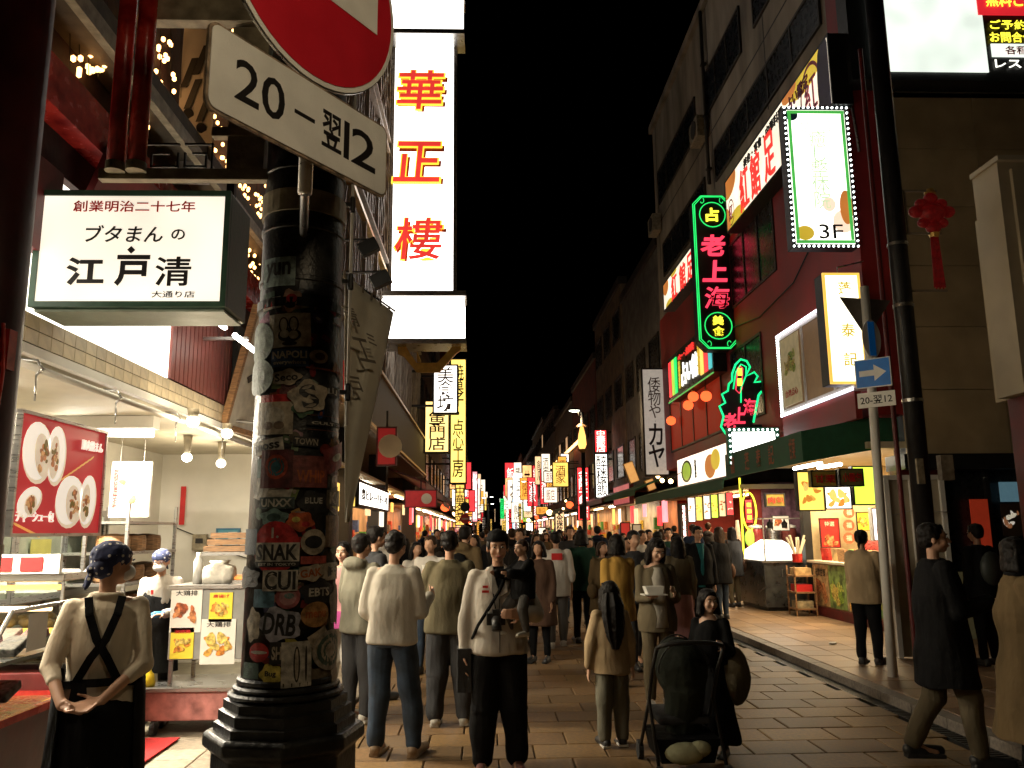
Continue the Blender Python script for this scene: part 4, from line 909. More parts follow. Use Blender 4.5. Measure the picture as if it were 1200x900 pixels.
# lower shop of the side wall
r2 = thing('side_shop', 'dark shop window with red and white posters under the beige wall', 'shop', (8,12.6,0))
part('lintel', MB().box((BX+.3,12.1,2.55),(BX+8,12.7,2.78)), black, r2)
part('glass_wall', MB().box((BX+.9,12.5,.1),(BX+8,12.53,2.55)), glass, r2)
for x in (6.9,7.7,9.1): part('mullion', MB().box((x,12.42,.1),(x+.06,12.52,2.55)), black, r2)
part('jamb', MB().box((BX+.3,12.3,0),(BX+.9,12.6,2.55)), darkred, r2)
c, w, h = rectY(1139,585,1160,645,12.38); q = part('poster', MB().ob(c,X_,Z_,w,h,.02), mat('dull_red_poster',(.35,.04,.02),.5,emit=(.35,.03,.01),es=.35,sample=False), r2)
c, w, h = rectY(1174,590,1198,628,12.38); q = part('poster', MB().ob(c,X_,Z_,w,h,.02), mat('dark_poster',(.05,.03,.02),.5), r2); picture(q, c-Y_*.012, X_, Z_, w, h*.9, 'bun', 3, .5, 9)
part('poster', MB().ob(c+Vector((.0,0,.42)),X_,Z_,w*.9,.3,.02), mat('blue_poster',(.1,.2,.25),.5,emit=(.1,.2,.25),es=.5,sample=False), r2)
c, w, h = rectY(1120,670,1145,750,12.2); part('notice_stand', MB().ob(c,X_,Z_,w,h,.03), mat('pale_stand',(.3,.3,.18),.6), r2)

# long banners on the wall
def wallsign(px0, t0, b0, px1, t1, b1, name, label, face, frame, X=None, d=.32, border=.04, cat='shop sign'):
    X = BX-.33 if X is None else X
    c, w, h = rectX(px0, t0, b0, px1, t1, b1, X)
    r, fc, u, v = sign(name, label, cat, c, -Y_, w, h, d, face, frame, border)
    return r, fc, u, v, w, h
bannerm = glow('banner_sheet', (.98,.86,.66), 1.3)
r, fc, u, v, w, h = wallsign(851,208,276,974,38,126,'long_banner','long slanted wall banner with red characters above the green bordered sign',bannerm,black)
for s_, f in (('紅',-.27),('館',-.145),('足',.0)): T(r, s_, fc+u*w*f-v*h*.08, u, v, .58, .95, redtxt, .01, .02)
T(r, '美食・宴會・中華料理', fc+v*h*.33-u*w*.06, u, v, w*.4, .22, blktxt, .01, .02)
T(r, '占い鑑定', fc+v*h*.26+u*w*.27, u, v, w*.16, .28, mat('purple_print',(.2,.03,.15),.5), .01, .02)
for f, g_, rr_ in ((-.44,-.2,.24),(.36,.0,.45)):
    q = MB(); cc_ = fc+u*w*f+v*h*g_
    for t in range(28): a0, a1 = 2*pi*t/28, 2*pi*(t+1)/28; q.add([cc_+(u*cos(a)+v*sin(a)*1.3)*k_+u.cross(v)*.006 for a, k_ in ((a0,rr_),(a1,rr_),(a1,rr_*.88),(a0,rr_*.88))], [(0,1,2,3)])
    part('ring_mark', q, mat('pink_print',(.6,.1,.2),.5), r); T(r, '紅', cc_, u, v, rr_*1.1, rr_*1.5, MC['pink_print'], .0, .015)
yo = glow('yellow_print_lit', (.8,.55,.05), .8, sample=False); oo = glow('orange_print_lit', (.75,.25,.05), .7, sample=False); nv = mat('navy_print', (.05,.04,.1), .5)
def blob(cu, cv, ru, rv, m, k): 
    q = [fc+u*min(w*.49,max(-w*.49,cu*w+ru*w*cos(t)))+v*min(h*.47,max(-h*.47,cv*h+rv*h*sin(t)))+u.cross(v)*.0015*k for t in [2*pi*i/24 for i in range(24)]]
    part('printed_shape', MB().prism(q, u.cross(v)*.001), m, r)
blob(-.46,.4,.1,.3,oo,2); blob(-.38,-.45,.1,.22,yo,3); blob(.33,.42,.14,.28,yo,2); blob(.2,.45,.06,.14,oo,3); blob(.46,-.1,.05,.7,nv,4); blob(-.49,-.35,.04,.3,oo,5)
r, fc, u, v, w, h = wallsign(778,337,372,812,281,318,'long_banner','smaller slanted banner behind the tall green neon sign',bannerm,black)
for s_, f in (('紅',-.1),('館',.18),('足',.42)): T(r, s_, fc+u*w*f-v*h*.08, u, v, .7, .75, redtxt, .01, .02)
blob(-.4,.3,.1,.3,oo,2); blob(-.3,-.42,.12,.15,yo,3); blob(-.1,.42,.1,.1,yo,3)

# tall green outlined neon sign
def neon(parent, pts, m, ra=.018, nm='neon_tube', closed=True):
    pts = [Vector(p) for p in pts]
    if closed: pts = pts+[pts[0], pts[0]+(pts[1]-pts[0])*.02]
    return part(nm, MB().tube(pts, ra, 6), m, parent, smooth=True)
Yn = 18.9
c, w, h = rectY(815,229,861,410,Yn)
r = thing('neon_sign', 'tall black sign outlined in green neon with red and yellow characters', 'neon sign', c-Z_*h/2)
ch = w*.22; q8 = [(-w/2+ch,h/2),(w/2-ch,h/2),(w/2,h/2-ch),(w/2,-h/2+ch),(w/2-ch,-h/2),(-w/2+ch,-h/2),(-w/2,-h/2+ch),(-w/2,h/2-ch)]
part('housing', MB().prism([c+X_*a_+Z_*b_ for a_, b_ in q8], (0,.35,0)), black, r)
part('arm', MB().box((c.x,Yn+.12,c.z+h*.3),(BX+.05,Yn+.2,c.z+h*.3+.08)).box((c.x,Yn+.12,c.z-h*.3),(BX+.05,Yn+.2,c.z-h*.3+.08)), black, r)
for sc in (.985,.93): neon(r, [c+X_*a_*(sc if sc > .95 else .9)+Z_*(b_*sc if sc > .95 else b_-math.copysign(.05,b_))-Y_*.03 for a_, b_ in q8], greenglow, .013)
def ring(cx_, cz_, ra, m, tr=.012): neon(r, [Vector((cx_+ra*cos(2*pi*k/24), Yn-.03, cz_+ra*sin(2*pi*k/24))) for k in range(24)], m, tr)
pk = glow('pink_red_neon', (1,.05,.10), 1.5, sample=False); yn = glow('yellow_neon', (1,.85,.05), 2.0, sample=False)
z1 = P(832,252,Y=Yn).z; z2 = P(840,382,Y=Yn).z
ring(c.x, z1, w*.33, greenglow); ring(c.x, z2, w*.34, greenglow)
T(r, '占', (c.x,Yn-.01,z1), X_, Z_, w*.34, w*.36, yn, .05, .03)
for s_, px, py in (('老',835,288),('上',838,318),('海',840,349)):
    p = P(px, py, Y=Yn); T(r, s_, (p.x,Yn-.01,p.z), X_, Z_, w*.62, w*.56, pk, .04, .04, slant=.1)
T(r, '美', (c.x,Yn-.01,z2+w*.14), X_, Z_, w*.28, w*.24, yn, .05, .03); T(r, '食', (c.x,Yn-.01,z2-w*.14), X_, Z_, w*.28, w*.24, yn, .05, .03)
for sg in (1,-1):
    for sx in (-1,1):
        pts = []
        for k in range(14): t = k/13*3.6; ra = .10*(1-t/4.6); pts.append(Vector((c.x+sx*(w*.27+ra*cos(t+2.2)*.8), Yn-.03, c.z+sg*(h/2-w*.17+ra*sin(t+2.2)))))
        neon(r, pts, greenglow, .008, 'neon_curl', closed=False)
# fortune telling hall sign
r, fc, u, v, w, h = wallsign(784,414,470,836,381,439,'fortune_sign','black wall sign with white characters and coloured panels below the green neon',mat('black_panel',(.012,.012,.014),.3),black,X=BX-.32)
T(r,'占い館',fc+u*w*.02-v*h*.1,u,v,w*.36,h*.5,glow('white_letter',(1,.97,.85),2,sample=False),.03,.03); T(r,'ペー・太郎庵',fc+v*h*.32-u*w*.05,u,v,w*.36,h*.16,redtxt,.02,.03)
for f, m_ in ((-.46,redglow),(-.38,glow('lime_lit',(.5,.8,.08),1.1)),(-.31,greenglow),(.28,yelglow),(.36,redglow),(.44,glow('cyan_lit',(.1,.6,.6),1))): part('colour_panel', MB().ob(fc+u*w*f-X_*.01,u,v,w*.055,h*.8,.02), m_, r)
for f in (-.22,.22): T(r,'恋愛運命',fc+u*w*f-v*h*.05,u,v,w*.035,h*.62,yo,.01,.02,vert=True)
part('green_edge', MB().tube([fc-u*w/2-v*h*.52-X_*.03, fc+u*w/2-v*h*.52-X_*.03], .02), glow('green_edge_tube',(.1,.6,.12),.8,sample=False), r)
# lanterns in the dim window
for k,(py,pz) in enumerate(((25.0,5.0),(22.8,5.15),(22.2,5.3),(20.9,5.1))):
    rr = thing('red_lantern', ('far','middle','nearer','nearest')[k]+' glowing red lantern in the window under the fortune sign', 'lantern', (BX-.22,py,pz-.2), 'red lanterns in the upstairs window')
    part('shade', MB().ell((BX-.22,py,pz),(.15,.15,.14),14,8), glow('lantern_glow',(1,.12,.03),2.2), rr, smooth=True); part('cap', MB().tube([(BX-.22,py,pz+.13),(BX-.22,py,pz+.17)],.05,10), gold, rr)
    part('cord', MB().tube([(BX-.22,py,pz+.17),(BX-.22,py,pz+.5),(BX,py,pz+.5)], .008, 6), black, rr)
r, fc, u, v, w, h = wallsign(794,540,573,853,514,560,'menu_light_box','white lit menu box with a green bowl under the red lantern windows',glow('menu_sheet',(1,.88,.7),1.7),redw,X=BX-.2,d=.2)
blob(-.28,0,.12,.36,mat('bowl_black',(.05,.1,.05),.5),2); blob(-.28,0,.09,.29,glow('matcha_green',(.35,.5,.05),.9,sample=False),3); blob(.2,-.05,.1,.35,oo,2); blob(.3,.1,.08,.3,yo,3); T(r,'抹茶',fc-u*w*.08,u,v,.15,.5,blktxt,.01,.02,vert=True)
rd5=random.Random(5)
for k in range(26): part('edge_bulb', MB().ell(fc+u*w*(-.49+.98*k/25)-v*h*.46-X_*.02,(.025,.025,.025),6,4), redglow, r)
# bamboo neon
Yb = 17.3
def PB(px, py, Y=Yb): return P(px, py, Y=Y)
r = thing('bamboo_neon_sign', 'green bamboo shaped neon outline with red characters above the white lit panel', 'neon sign', PB(870,540))
outl = [(858,541),(853,528),(853,512),(845,500),(848,488),(843,476),(850,472),(846,462),(853,458),(854,450),(858,446),(858,438),(862,427),(868,421),(875,423),(879,430),(874,441),(884,436),(888,441),(884,448),(892,447),(897,453),(889,463),(886,478),(883,495)]
part('back_panel', MB().prism([PB(x,y)+Y_*.02 for x,y in outl+[(870,541)]], (0,.1,0)), black, r)
neon(r, [PB(*q) for q in outl], glow('green_neon_deep',(.01,.85,.25),1.6,sample=False), .022, closed=False)
neon(r, [PB(x,y)-Y_*.02 for x,y in [(859,456),(862,436),(868,427),(874,430),(874,440),(868,455),(868,472)]], MC['green_neon_deep'], .014, closed=False)
neon(r, [PB(x,y)-Y_*.02 for x,y in [(864,432),(867,429),(870,432),(869,456),(866,461),(862,457)]], pk, .012)
for y in (436,448): part('neon_panel', MB().ob(PB(866.5,y)-Y_*.02,X_,Z_,.1,.16,.02), yn, r)
for s_, px, py in (('老',855,494),('上',866,487),('海',878,477)): p = PB(px, py); T(r, s_, p-Y_*.01, X_, Z_, .27, .36, pk, .03, .03, slant=.1)
part('arm', MB().box((PB(870,500).x,Yb+.1,PB(870,500).z),(BX+.05,Yb+.16,PB(870,500).z+.06)), black, r)
def bulbs(parent, pts, m, ra=.022, nm='edge_bulb'):
    me = MB().ell((0,0,0),(ra,ra,ra),8,5).mesh(nm, Vector((0,0,0)), True); me.materials.append(m); o0 = wloc(parent)
    for p in pts:
        o = bpy.data.objects.new(nm, me); COL.objects.link(o); o.parent = parent; o.location = Vector(p)-o0
def border_pts(c, w, h, nx, nz, n, off=.02):
    q = [c+X_*(-w/2+w*i/nx)+Z_*s_*h/2+n*off for s_ in (-1,1) for i in range(nx+1)]
    return q+[c+X_*s_*w/2+Z_*(-h/2+h*i/nz)+n*off for s_ in (-1,1) for i in range(1,nz)]
ledw = glow('white_led', (.9,1,.95), 7, sample=False)
c, w, h = rectY(853,501,914,545,16.2)
r, fc, u, v = sign('white_led_panel', 'blown out white panel edged with bulbs on the awning', 'lit sign', c, X_, w, h, .12, whiteH, mat('dark_green_trim',(.02,.12,.07),.5), .09)
bulbs(r, border_pts(fc, w-.09, h-.09, 10, 6, -Y_), ledw)
# 3F sign
c, w, h = rectY(923,126,999,290,12.15)
r, fc, u, v = sign('bordered_sign', 'white lit sign with green border and bulbs reading 3F', 'lit sign', c, X_, w, h, .22, glow('white_sheet_3f',(1,.96,.84),2.4), black, .05)
gb = glow('green_border_lit',(.08,.5,.08),.9,sample=False)
for k in (-1,1):
    part('green_border', MB().ob(fc+v*k*(h/2-.09)-Y_*.012,u,v,w-.12,.05,.01), gb, r); part('green_border', MB().ob(fc+u*k*(w/2-.09)-Y_*.012,u,v,.05,h-.24,.01), gb, r)
bulbs(r, border_pts(fc, w-.03, h-.03, 13, 26, -Y_), ledw, .018)
T(r,'3F',fc-v*h*.39+u*w*.1,u,v,w*.36,h*.1,blktxt,.0,.01); T(r,'癒し整体院',fc+v*h*.05,u,v,w*.26,h*.56,mat('faint_print',(.5,.48,.35),.6,emit=(.62,.85,.5),es=.95,sample=False),.0,.008,vert=True)
blob(.36,-.22,.1,.12,oo,4); blob(-.38,.44,.1,.04,mat('blue_print',(.1,.2,.5),.5),4)
pg = mat('pale_green_print',(.4,.6,.3),.6,emit=(.62,.85,.5),es=1.3,sample=False)
for q_,f in ((0,.4),(1,.34)): T(r,('台湾式','足つぼ')[q_],fc+v*h*f,u,v,w*.5,h*.05,pg,.0,.008)
blob(.3,-.32,.16,.08,mat('skin_print',(.8,.5,.35),.6,emit=(.95,.68,.5),es=1.2,sample=False),3); blob(-.3,-.4,.14,.05,yo,3); blob(.1,-.2,.1,.05,MC['skin_print'],4)
part('arm', MB().tube([fc+u*w/2+v*h*.5, Vector((BX+.05,12.25,fc.z+h*.52)), Vector((BX+.1,12.25,fc.z+h*.2))], .02), steel, r, smooth=True)
# led framed window with menu
r, fc, u, v, w, h = wallsign(915,390,486,998,346,456,'led_window','white framed bay window edged with small white bulbs holding a tall menu','x' and mat('bay_interior',(.22,.13,.06),.5,emit=(.5,.28,.12),es=.12,sample=False),whitep,X=BX-.35,d=.34,border=.07)
for k in (-.12,.28): part('mullion', MB().ob(fc+u*w*k-X_*.01,u,v,.06,h*.96,.03), whitep, r)
q = part('menu_poster', MB().ob(fc-u*w*.3-X_*.03,u,v,w*.28,h*.86,.02), mat('menu_cream',(.5,.42,.26),.6,emit=(.5,.4,.2),es=.25,sample=False), r)
picture(q, fc-u*w*.3-X_*.045+v*h*.12, u, v, w*.2, h*.3, 'green', 4, 0, 5); T(q,'台湾点心',fc-u*w*.3-X_*.045-v*h*.28,u,v,w*.2,h*.09,redprint,.02,.006)
pts = [fc-u*w/2+v*h/2*(1-2*k/30)-X_*.03 for k in range(31)]
bulbs(r, pts, ledw, .02); bulbs(r, [fc-u*w*.44+v*h*.4*(1-2*k/20)-X_*.03 for k in range(21)], mat('dim_led',(.6,.5,.4),.4,emit=(1,.5,.3),es=1,sample=False), .012)
part('led_strip', MB().ob(fc+v*(h/2+.02)-X_*.04,u,v,w,.035,.03), glow('led_strip',(.92,.88,1),4), r)
part('led_strip', MB().ob(fc-v*(h/2+.03)-X_*.04,u,v,w,.045,.03), MC['led_strip'], r)
part('under_panel', MB().ob(fc-v*(h/2+.28)-X_*-.03,u,v,w,.42,.1), redw, r)
# yellow-white vertical sign
c, w, h = rectY(968,320,1012,450,12.1)
r, fc, u, v = sign('shop_name_sign', 'narrow white lit sign with yellow edge and pale gold characters behind the road sign', 'lit sign', c, X_, w, h, .3, glow('white_sheet_y',(1,.93,.68),2.6), glow('yellow_edge',(1,.6,.1),1.1,sample=False), .04, back=black)
for s_, f in (('蓬',.36),('泰',-.02),('記',-.28)): T(r,s_,fc+v*h*f+u*w*.08,u,v,w*.36,w*.36,mat('gold_letter',(.6,.45,.05),.5,emit=(.7,.5,.05),es=.8,sample=False),.01,.008)
part('lamp_arm', MB().tube([fc+v*h/2+Y_*.1, fc+v*(h/2+.12)+Y_*.1, Vector((BX+.2,12.3,fc.z+h/2+.3))], .012), steel, r)
# large display at the top right
c, w, h = rectY(1008,-60,1260,84,12.0)
r = thing('display_board', 'large black lit billboard with white, red and yellow areas at the top right', 'billboard', c-Z_*h/2)
part('housing', MB().ob(c+Y_*.1-X_*.12-Z_*.1,X_,Z_,w+.3,h+.2,.35), black, r)
c1, w1, h1 = rectY(1019,-40,1151,84,11.9); part('white_area', MB().ob(c1,X_,Z_,w1,h1,.02), glow('display_white',(.86,.95,.84),1.15), r)
c1, w1, h1 = rectY(1143,-40,1260,18,11.88); part('red_area', MB().ob(c1,X_,Z_,w1,h1,.02), glow('display_red',(.75,.02,.03),1.0), r)
c1, w1, h1 = rectY(1155,-8,1230,8,11.86); T(r,'無料ご予約',c1,X_,Z_,w1,h1,yn,.03,.01)
c1, w1, h1 = rectY(1160,24,1262,35,11.9); T(r,'ご予約・お席の',c1,X_,Z_,w1,h1,MC['yellow_neon'],.02,.01); c1, w1, h1 = rectY(1160,38,1262,50,11.9); T(r,'お問合せはこちら',c1,X_,Z_,w1,h1,yn,.02,.01)
c1, w1, h1 = rectY(1162,52,1270,67,11.9); part('white_area', MB().ob(c1,X_,Z_,w1,h1,.02), MC['display_white'], r); c1, w1, h1 = rectY(1178,54,1230,64,11.87); T(r,'各種宴会',c1,X_,Z_,w1,h1,redprint,.01,.01)
c1, w1, h1 = rectY(1166,70,1250,80,11.9); T(r,'レストラン',c1,X_,Z_,w1,h1,glow('white_letter',(1,.97,.85),2,sample=False),.01,.01)
# green awning shop
awn = mat('green_awning', (.02,.10,.05), .7, var=.12, scale=4, bump=.2)
ya, yb2 = 12.5, 16.6; xa = 4.93
r = thing('green_awning', 'big dark green awning with faded characters over the bright corner food stall', 'awning', (BX,14.5,2.65))
part('canopy', MB().prism([(BX,ya,3.38),(xa,ya,3.18),(xa,ya,3.14),(BX,ya,3.34)], (0,yb2-ya,0)), awn, r)
part('end_panel', MB().prism([(BX,ya-.01,3.38),(xa,ya-.01,3.18),(xa,ya-.01,2.70),(BX+.45,ya-.01,2.95),(BX+.45,ya-.01,3.38)], (0,.02,0)), awn, r)
part('valance', MB().box((xa-.015,ya,2.70),(xa+.015,yb2,3.18)), awn, r)
dm = mat('dull_orange_print', (.30,.09,.03), .6)
for s_, f in (('囍',.88),('蓬',.66),('泰',.5),('記',.34),('甘栗',.1)): T(r,s_,Vector((xa-.017,ya+(yb2-ya)*f,2.94)),-Y_,Z_,.26,.34,dm,.02,.004)
for k in range(3): part('frame_tube', MB().tube([(xa+.03,ya+.2+k*1.9,3.1),(BX,ya+.2+k*1.9,3.3)], .015), steel, r)
# far green awning run
r = thing('far_green_awning', 'dark green awning sloping over the stalls left of the corner stall', 'awning', (BX,21,2.6))
part('canopy', MB().prism([(BX,16.9,3.0),(xa,16.9,2.72),(xa,16.9,2.50),(xa+.03,16.9,2.68),(BX,16.9,2.95)], (0,10,0)), awn, r)
# corner stall interior
stall = thing('food_stall', 'brightly lit corner food stall with menus and a red poster under the green awning', 'stall', (6.9,14.3,0))
part('inner_wall', MB().box((6.38,16.2,.09),(8.4,16.3,2.9)), mat('stall_cream_wall',(.7,.55,.32),.5,var=.08), stall)
part('back_wall', MB().box((8.4,12.4,.09),(8.5,16.3,2.9)), MC['stall_cream_wall'], stall)
part('ceiling', MB().box((BX-.1,12.4,2.9),(8.5,16.6,3.0)), cream, stall)
part('pillar', MB().box((6.22,16.02,.09),(6.37,16.2,2.9)), black, stall)
for (x0,y0,x1,y1,Y,m_) in ((877,540,907,546,15.5,tubeE),(931,543,962,549,13.6,tubeE),(959,544,985,548,13.4,tubeE)):
    a = P(x0, y1, Y=Y+.6); b = P(x1, y0, Y=Y-.6); part('lamp_tube', MB().tube([a,b], .03, 8), m_, stall, smooth=True)
area('stall_light', stall, (6.8,14.3,2.85), 1.6, 230, (1,.76,.45), sizey=2.6)
area('valance_light', stall, (5.4,14.6,2.66), .3, 45, (1,.8,.5), sizey=3.4)
def menu(px0,py0,px1,py1,Y,label,facem,kind,ink_=None,txt='',seed=1,bd=.02,es=1.2,frame=black):
    c, w, h = rectY(px0,py0,px1,py1,Y); r, fc, u, v = sign('menu_light_box',label,'menu board',c,X_,w,h,.1,facem,frame,bd)
    if kind: picture(r, fc-Y_*.01, X_, Z_, w*.8, h*.7, kind, 4, es, seed)
    if txt: T(r, txt, fc-Y_*.03, X_, Z_, w*.8, h*.5, ink_ or redprint, .02, .01)
    return r
menu(934,552,966,599,12.75,'lit menu box with golden skewers at the left of the stall front',glow('menu_yellow_lit',(1,.7,.12),1.6),'gold',seed=2)
menu(966,570,998,597,12.72,'white lit menu box with fried food between two coloured ones',whiteE,'gold',seed=3,es=1.6)
menu(999,546,1034,592,12.70,'lime yellow lit menu box beside the pale road sign pole',glow('menu_lime',(.75,1,.08),1.5),None)
menu(950,551,981,571,12.5,'small olive board with two red characters hung before the menus',mat('olive_sheet',(.35,.25,.04),.6),None,redprint,'甘栗')
menu(983,549,1012,570,12.48,'small dark olive board hung before the lime menu',mat('olive_sheet_dark',(.16,.15,.05),.6),None,redprint,'小籠包')
menu(897,578,920,594,16.0,'small olive board over the glass warmer',MC['olive_sheet'],None,redprint,'肉包')
c, w, h = rectY(961,607,984,642,15.9); r, fc, u, v = sign('wall_poster','red poster on the cream stall wall','poster',c,X_,w,h,.02,mat('poster_red_paper',(.5,.02,.015),.5),darkred,.02)
T(r,'特選',fc+v*h*.3,u,v,w*.5,h*.16,cream,.02,.006); picture(r, fc-v*h*.2, X_, Z_, w*.8, h*.5, 'meat', 4, 0, 7)
for k in range(3):
    c, w, h = rectY(988,594+k*15,1001,607+k*15,15.9); rr = thing('round_charm','round red paper charm on the stall wall, '+('top','middle','lowest')[k]+' of three','paper charm',c,'red paper charms on the stall wall'); part('disc', MB().tube([c,c-Y_*.015],w/2,20), mat('charm_red',(.5,.12,.05),.6), rr); T(rr,'福',c-Y_*.016,X_,Z_,w*.5,w*.5,cream,.02,.005)
c, w, h = rectY(1022,595,1044,634,13.2); r, fc, u, v = sign('upright_lit_sign','white lit sign with red and black strokes behind the pale pole','lit sign',c,X_,w,h,.1,whiteE,whitep,.02); T(r,'小籠包',fc-u*w*.2-v*h*.2,u,v,w*.2,h*.5,redprint,.01,.01,vert=True)
# counter with printed panels
r = thing('stall_counter','stall counter faced with printed food panels under the red charms','counter',(6.5,14.5,.09))
part('body', MB().box((6.28,13.0,.25),(6.95,15.9,1.05)), wood, r); part('plinth', MB().box((6.24,12.95,.09),(7.0,15.95,.25)), darkred, r); part('top', MB().box((6.2,12.95,1.05),(7.0,15.95,1.09)), cream, r)
pc = [mat('print_panel_a',(.5,.32,.14),.5,var=.4,scale=8), mat('print_panel_b',(.2,.3,.08),.5,var=.5,scale=7), mat('print_panel_c',(.42,.34,.2),.5,var=.4,scale=9), mat('print_panel_d',(.12,.25,.08),.5,var=.5,scale=6)]
for k in range(4):
    y1 = 15.85-k*.72; q = part('printed_panel', MB().box((6.265,y1-.70,.28),(6.278,y1,1.02)), pc[k], r)
    picture(q, (6.262,y1-.35,.55), -Y_, Z_, .6, .45, ('meat','green','gold','green')[k], 5, 0, k)
    if k == 0: T(q,'天津甘栗',(6.262,y1-.35,.88),-Y_,Z_,.5,.14,blktxt,.03,.003)
part('front_panel', MB().box((6.27,12.935,.28),(6.95,12.948,1.02)), pc[1], r)
for k in range(7):
    part('packet', MB().ob((6.45+.06*(k % 2),15.6-k*.36,1.2), Vector((.3,-1,0)), Vector((0,.25,1)), .22,.24,.07), (redlac,pc[0],wood,pc[1])[k % 4], r, bevel=.01)
# skewers jar
r = thing('skewer_bundle','bundle of paper wrapped skewers beside the glowing warmer','skewers',(6.0,15.9,1.1))
part('jar', MB().lathe((6.0,15.9,1.05), [(.09,0),(.1,.15),(.1,.16)], 14), redlac, r)
for k in range(9): part('skewer', MB().tube([(6.0+.03*cos(k),15.9+.03*sin(k),1.12),(6.0+.17*cos(k*1.3),15.9+.1*sin(k*1.9),1.48+.04*(k % 3))], .02, 6), cream, r)
# stainless warmer with glowing food
r = thing('food_warmer','stainless counter with a glowing white glass food warmer left of the stall poster','warmer',(5.95,17.2,.09))
part('cabinet', MB().box((5.55,16.5,.16),(6.35,18.2,1.02)), mat('dark_steel',(.16,.17,.17),.3,.8,var=.2), r, bevel=.01); part('plinth', MB().box((5.6,16.55,.09),(6.3,18.15,.16)), black, r)
part('top', MB().box((5.5,16.45,1.02),(6.4,18.25,1.06)), steel, r)
for k in range(2): part('door', MB().box((5.58+.39*k,16.485,.22),(5.94+.39*k,16.498,.95)), MC['dark_steel'], r); part('handle', MB().tube([(5.9+.12*k,16.47,.75),(5.9+.12*k,16.47,.9)], .01), steel, r)
part('heated_glass', MB().prism([(5.6,16.6,1.07),(6.3,16.6,1.07),(6.3,16.6,1.28),(5.98,16.6,1.46),(5.62,16.6,1.25)], (0,1.3,0)), glow('warmer_glow',(1,.9,.72),2.6), r)
part('glass_guard', MB().box((5.55,16.44,1.06),(6.35,16.446,1.5)), clear, r)
for x in (5.55,6.33): part('guard_post', MB().box((x,16.43,1.06),(x+.02,16.45,1.9)), steel, r)
part('shelf_rail', MB().box((5.5,16.43,1.88),(6.4,16.9,1.9)), steel, r)
for x in (5.75,6.05): part('ladle', MB().lathe((x,16.6,1.70), [(.05,0),(.06,.1),(.02,.14),(.01,.18)], 12), black, r)
r = thing('drink_urn','two tall glass drink urns behind the warmer','drink urns',(6.4,18.6,1.0))
for x, m_ in ((6.15,mat('red_juice',(.35,.05,.04),.2)),(6.55,steel),(6.9,mat('plum_juice',(.2,.05,.04),.2))):
    part('urn', MB().lathe((x,18.7,1.0), [(.14,0),(.17,.03),(.17,.65),(.15,.7)], 18), m_, r, smooth=True); part('lid', MB().lathe((x,18.7,1.7), [(.18,0),(.17,.05),(.03,.09)], 18), whitep, r, smooth=True)
part('stand', MB().box((5.95,18.45,.09),(7.1,18.95,1.0)), darkred, r)
r = thing('wooden_rack','small wooden rack with trays between warmer and counter','rack',(5.95,15.6,.09))
for z in (.2,.5,.8): part('shelf', MB().box((5.75,15.45,z),(6.15,15.85,z+.03)), wood, r); part('goods', MB().box((5.8,15.5,z+.03),(6.1,15.8,z+.16)), (pc[2],redprint,pc[0])[int(z*3)%3], r)
for x in (5.75,6.13):
    for y in (15.45,15.83): part('post', MB().box((x,y,.09),(x+.025,y+.025,1.0)), wood, r)
part('curtain', MB().rings([[(6.42+1.5*i/24, 18.98+.03*sin(i*1.7), z) for i in range(25)]+[(6.42+1.5*(24-i)/24, 19.0+.03*sin((24-i)*1.7), z) for i in range(25)] for z in (1.0,2.75)]), mat('plum_curtain',(.2,.1,.14),.8,var=.3), stall, smooth=True)
area('warmer_lamp', stall, (6.0,17.4,2.6), .5, 60, (1,.82,.6), sizey=1.2)
for k,(x0,y0,x1,y1,Y,kd,m_) in enumerate(((905,604,925,622,18.0,'meat',wht),(1004,600,1020,622,15.8,'gold',yel),(1003,575,1014,590,15.0,'meat',cream))):
    c, w, h = rectY(x0,y0,x1,y1,Y); rr, fc, u, v = sign('price_sheet','small printed food sheet in the corner stall, '+('over the warmer','right of the paper charms','under the lime menu')[k],'price sheet',c,X_,w,h,.02,m_,black,.01); picture(rr, fc, X_, Z_, w*.8, h*.7, kd, 4, 0, k)
lt = P(976,754,Z=.1)
r = thing('crumpled_paper','crumpled white paper lying on the tiles before the stall counter','litter',(lt.x,lt.y,.088)); part('paper', MB().ell((lt.x,lt.y,.105),(.06,.04,.018),9,6), whitep, r)
# display tables in front of the stalls further on
for k,(y0,lab) in enumerate(((24.5,'display table of boxed sweets in front of the drink stall'),(29.5,'display table with red boxes under the kana sign'),(35,'display table with yellow boxes beyond the kana sign'))):
    r = thing('display_table', lab, 'table', (5.6,y0,.09), 'display tables on the right pavement')
    part('table_top', MB().box((5.2,y0,.8),(6.0,y0+2.6,.85)), cream, r); part('skirt', MB().box((5.24,y0+.03,.1),(5.96,y0+2.57,.8)), (darkred,redlac,awn)[k] if 'awn' in globals() else darkred, r)
    for q_ in range(14):
        part('box', MB().box((5.25+.24*(q_%3),y0+.1+.5*(q_//3),.85),(5.45+.24*(q_%3),y0+.5+.5*(q_//3),.95+.06*((q_*7)%4))), (redlac,yel,wht,MC.get('goods_2') or wood)[(q_+k)%4], r)
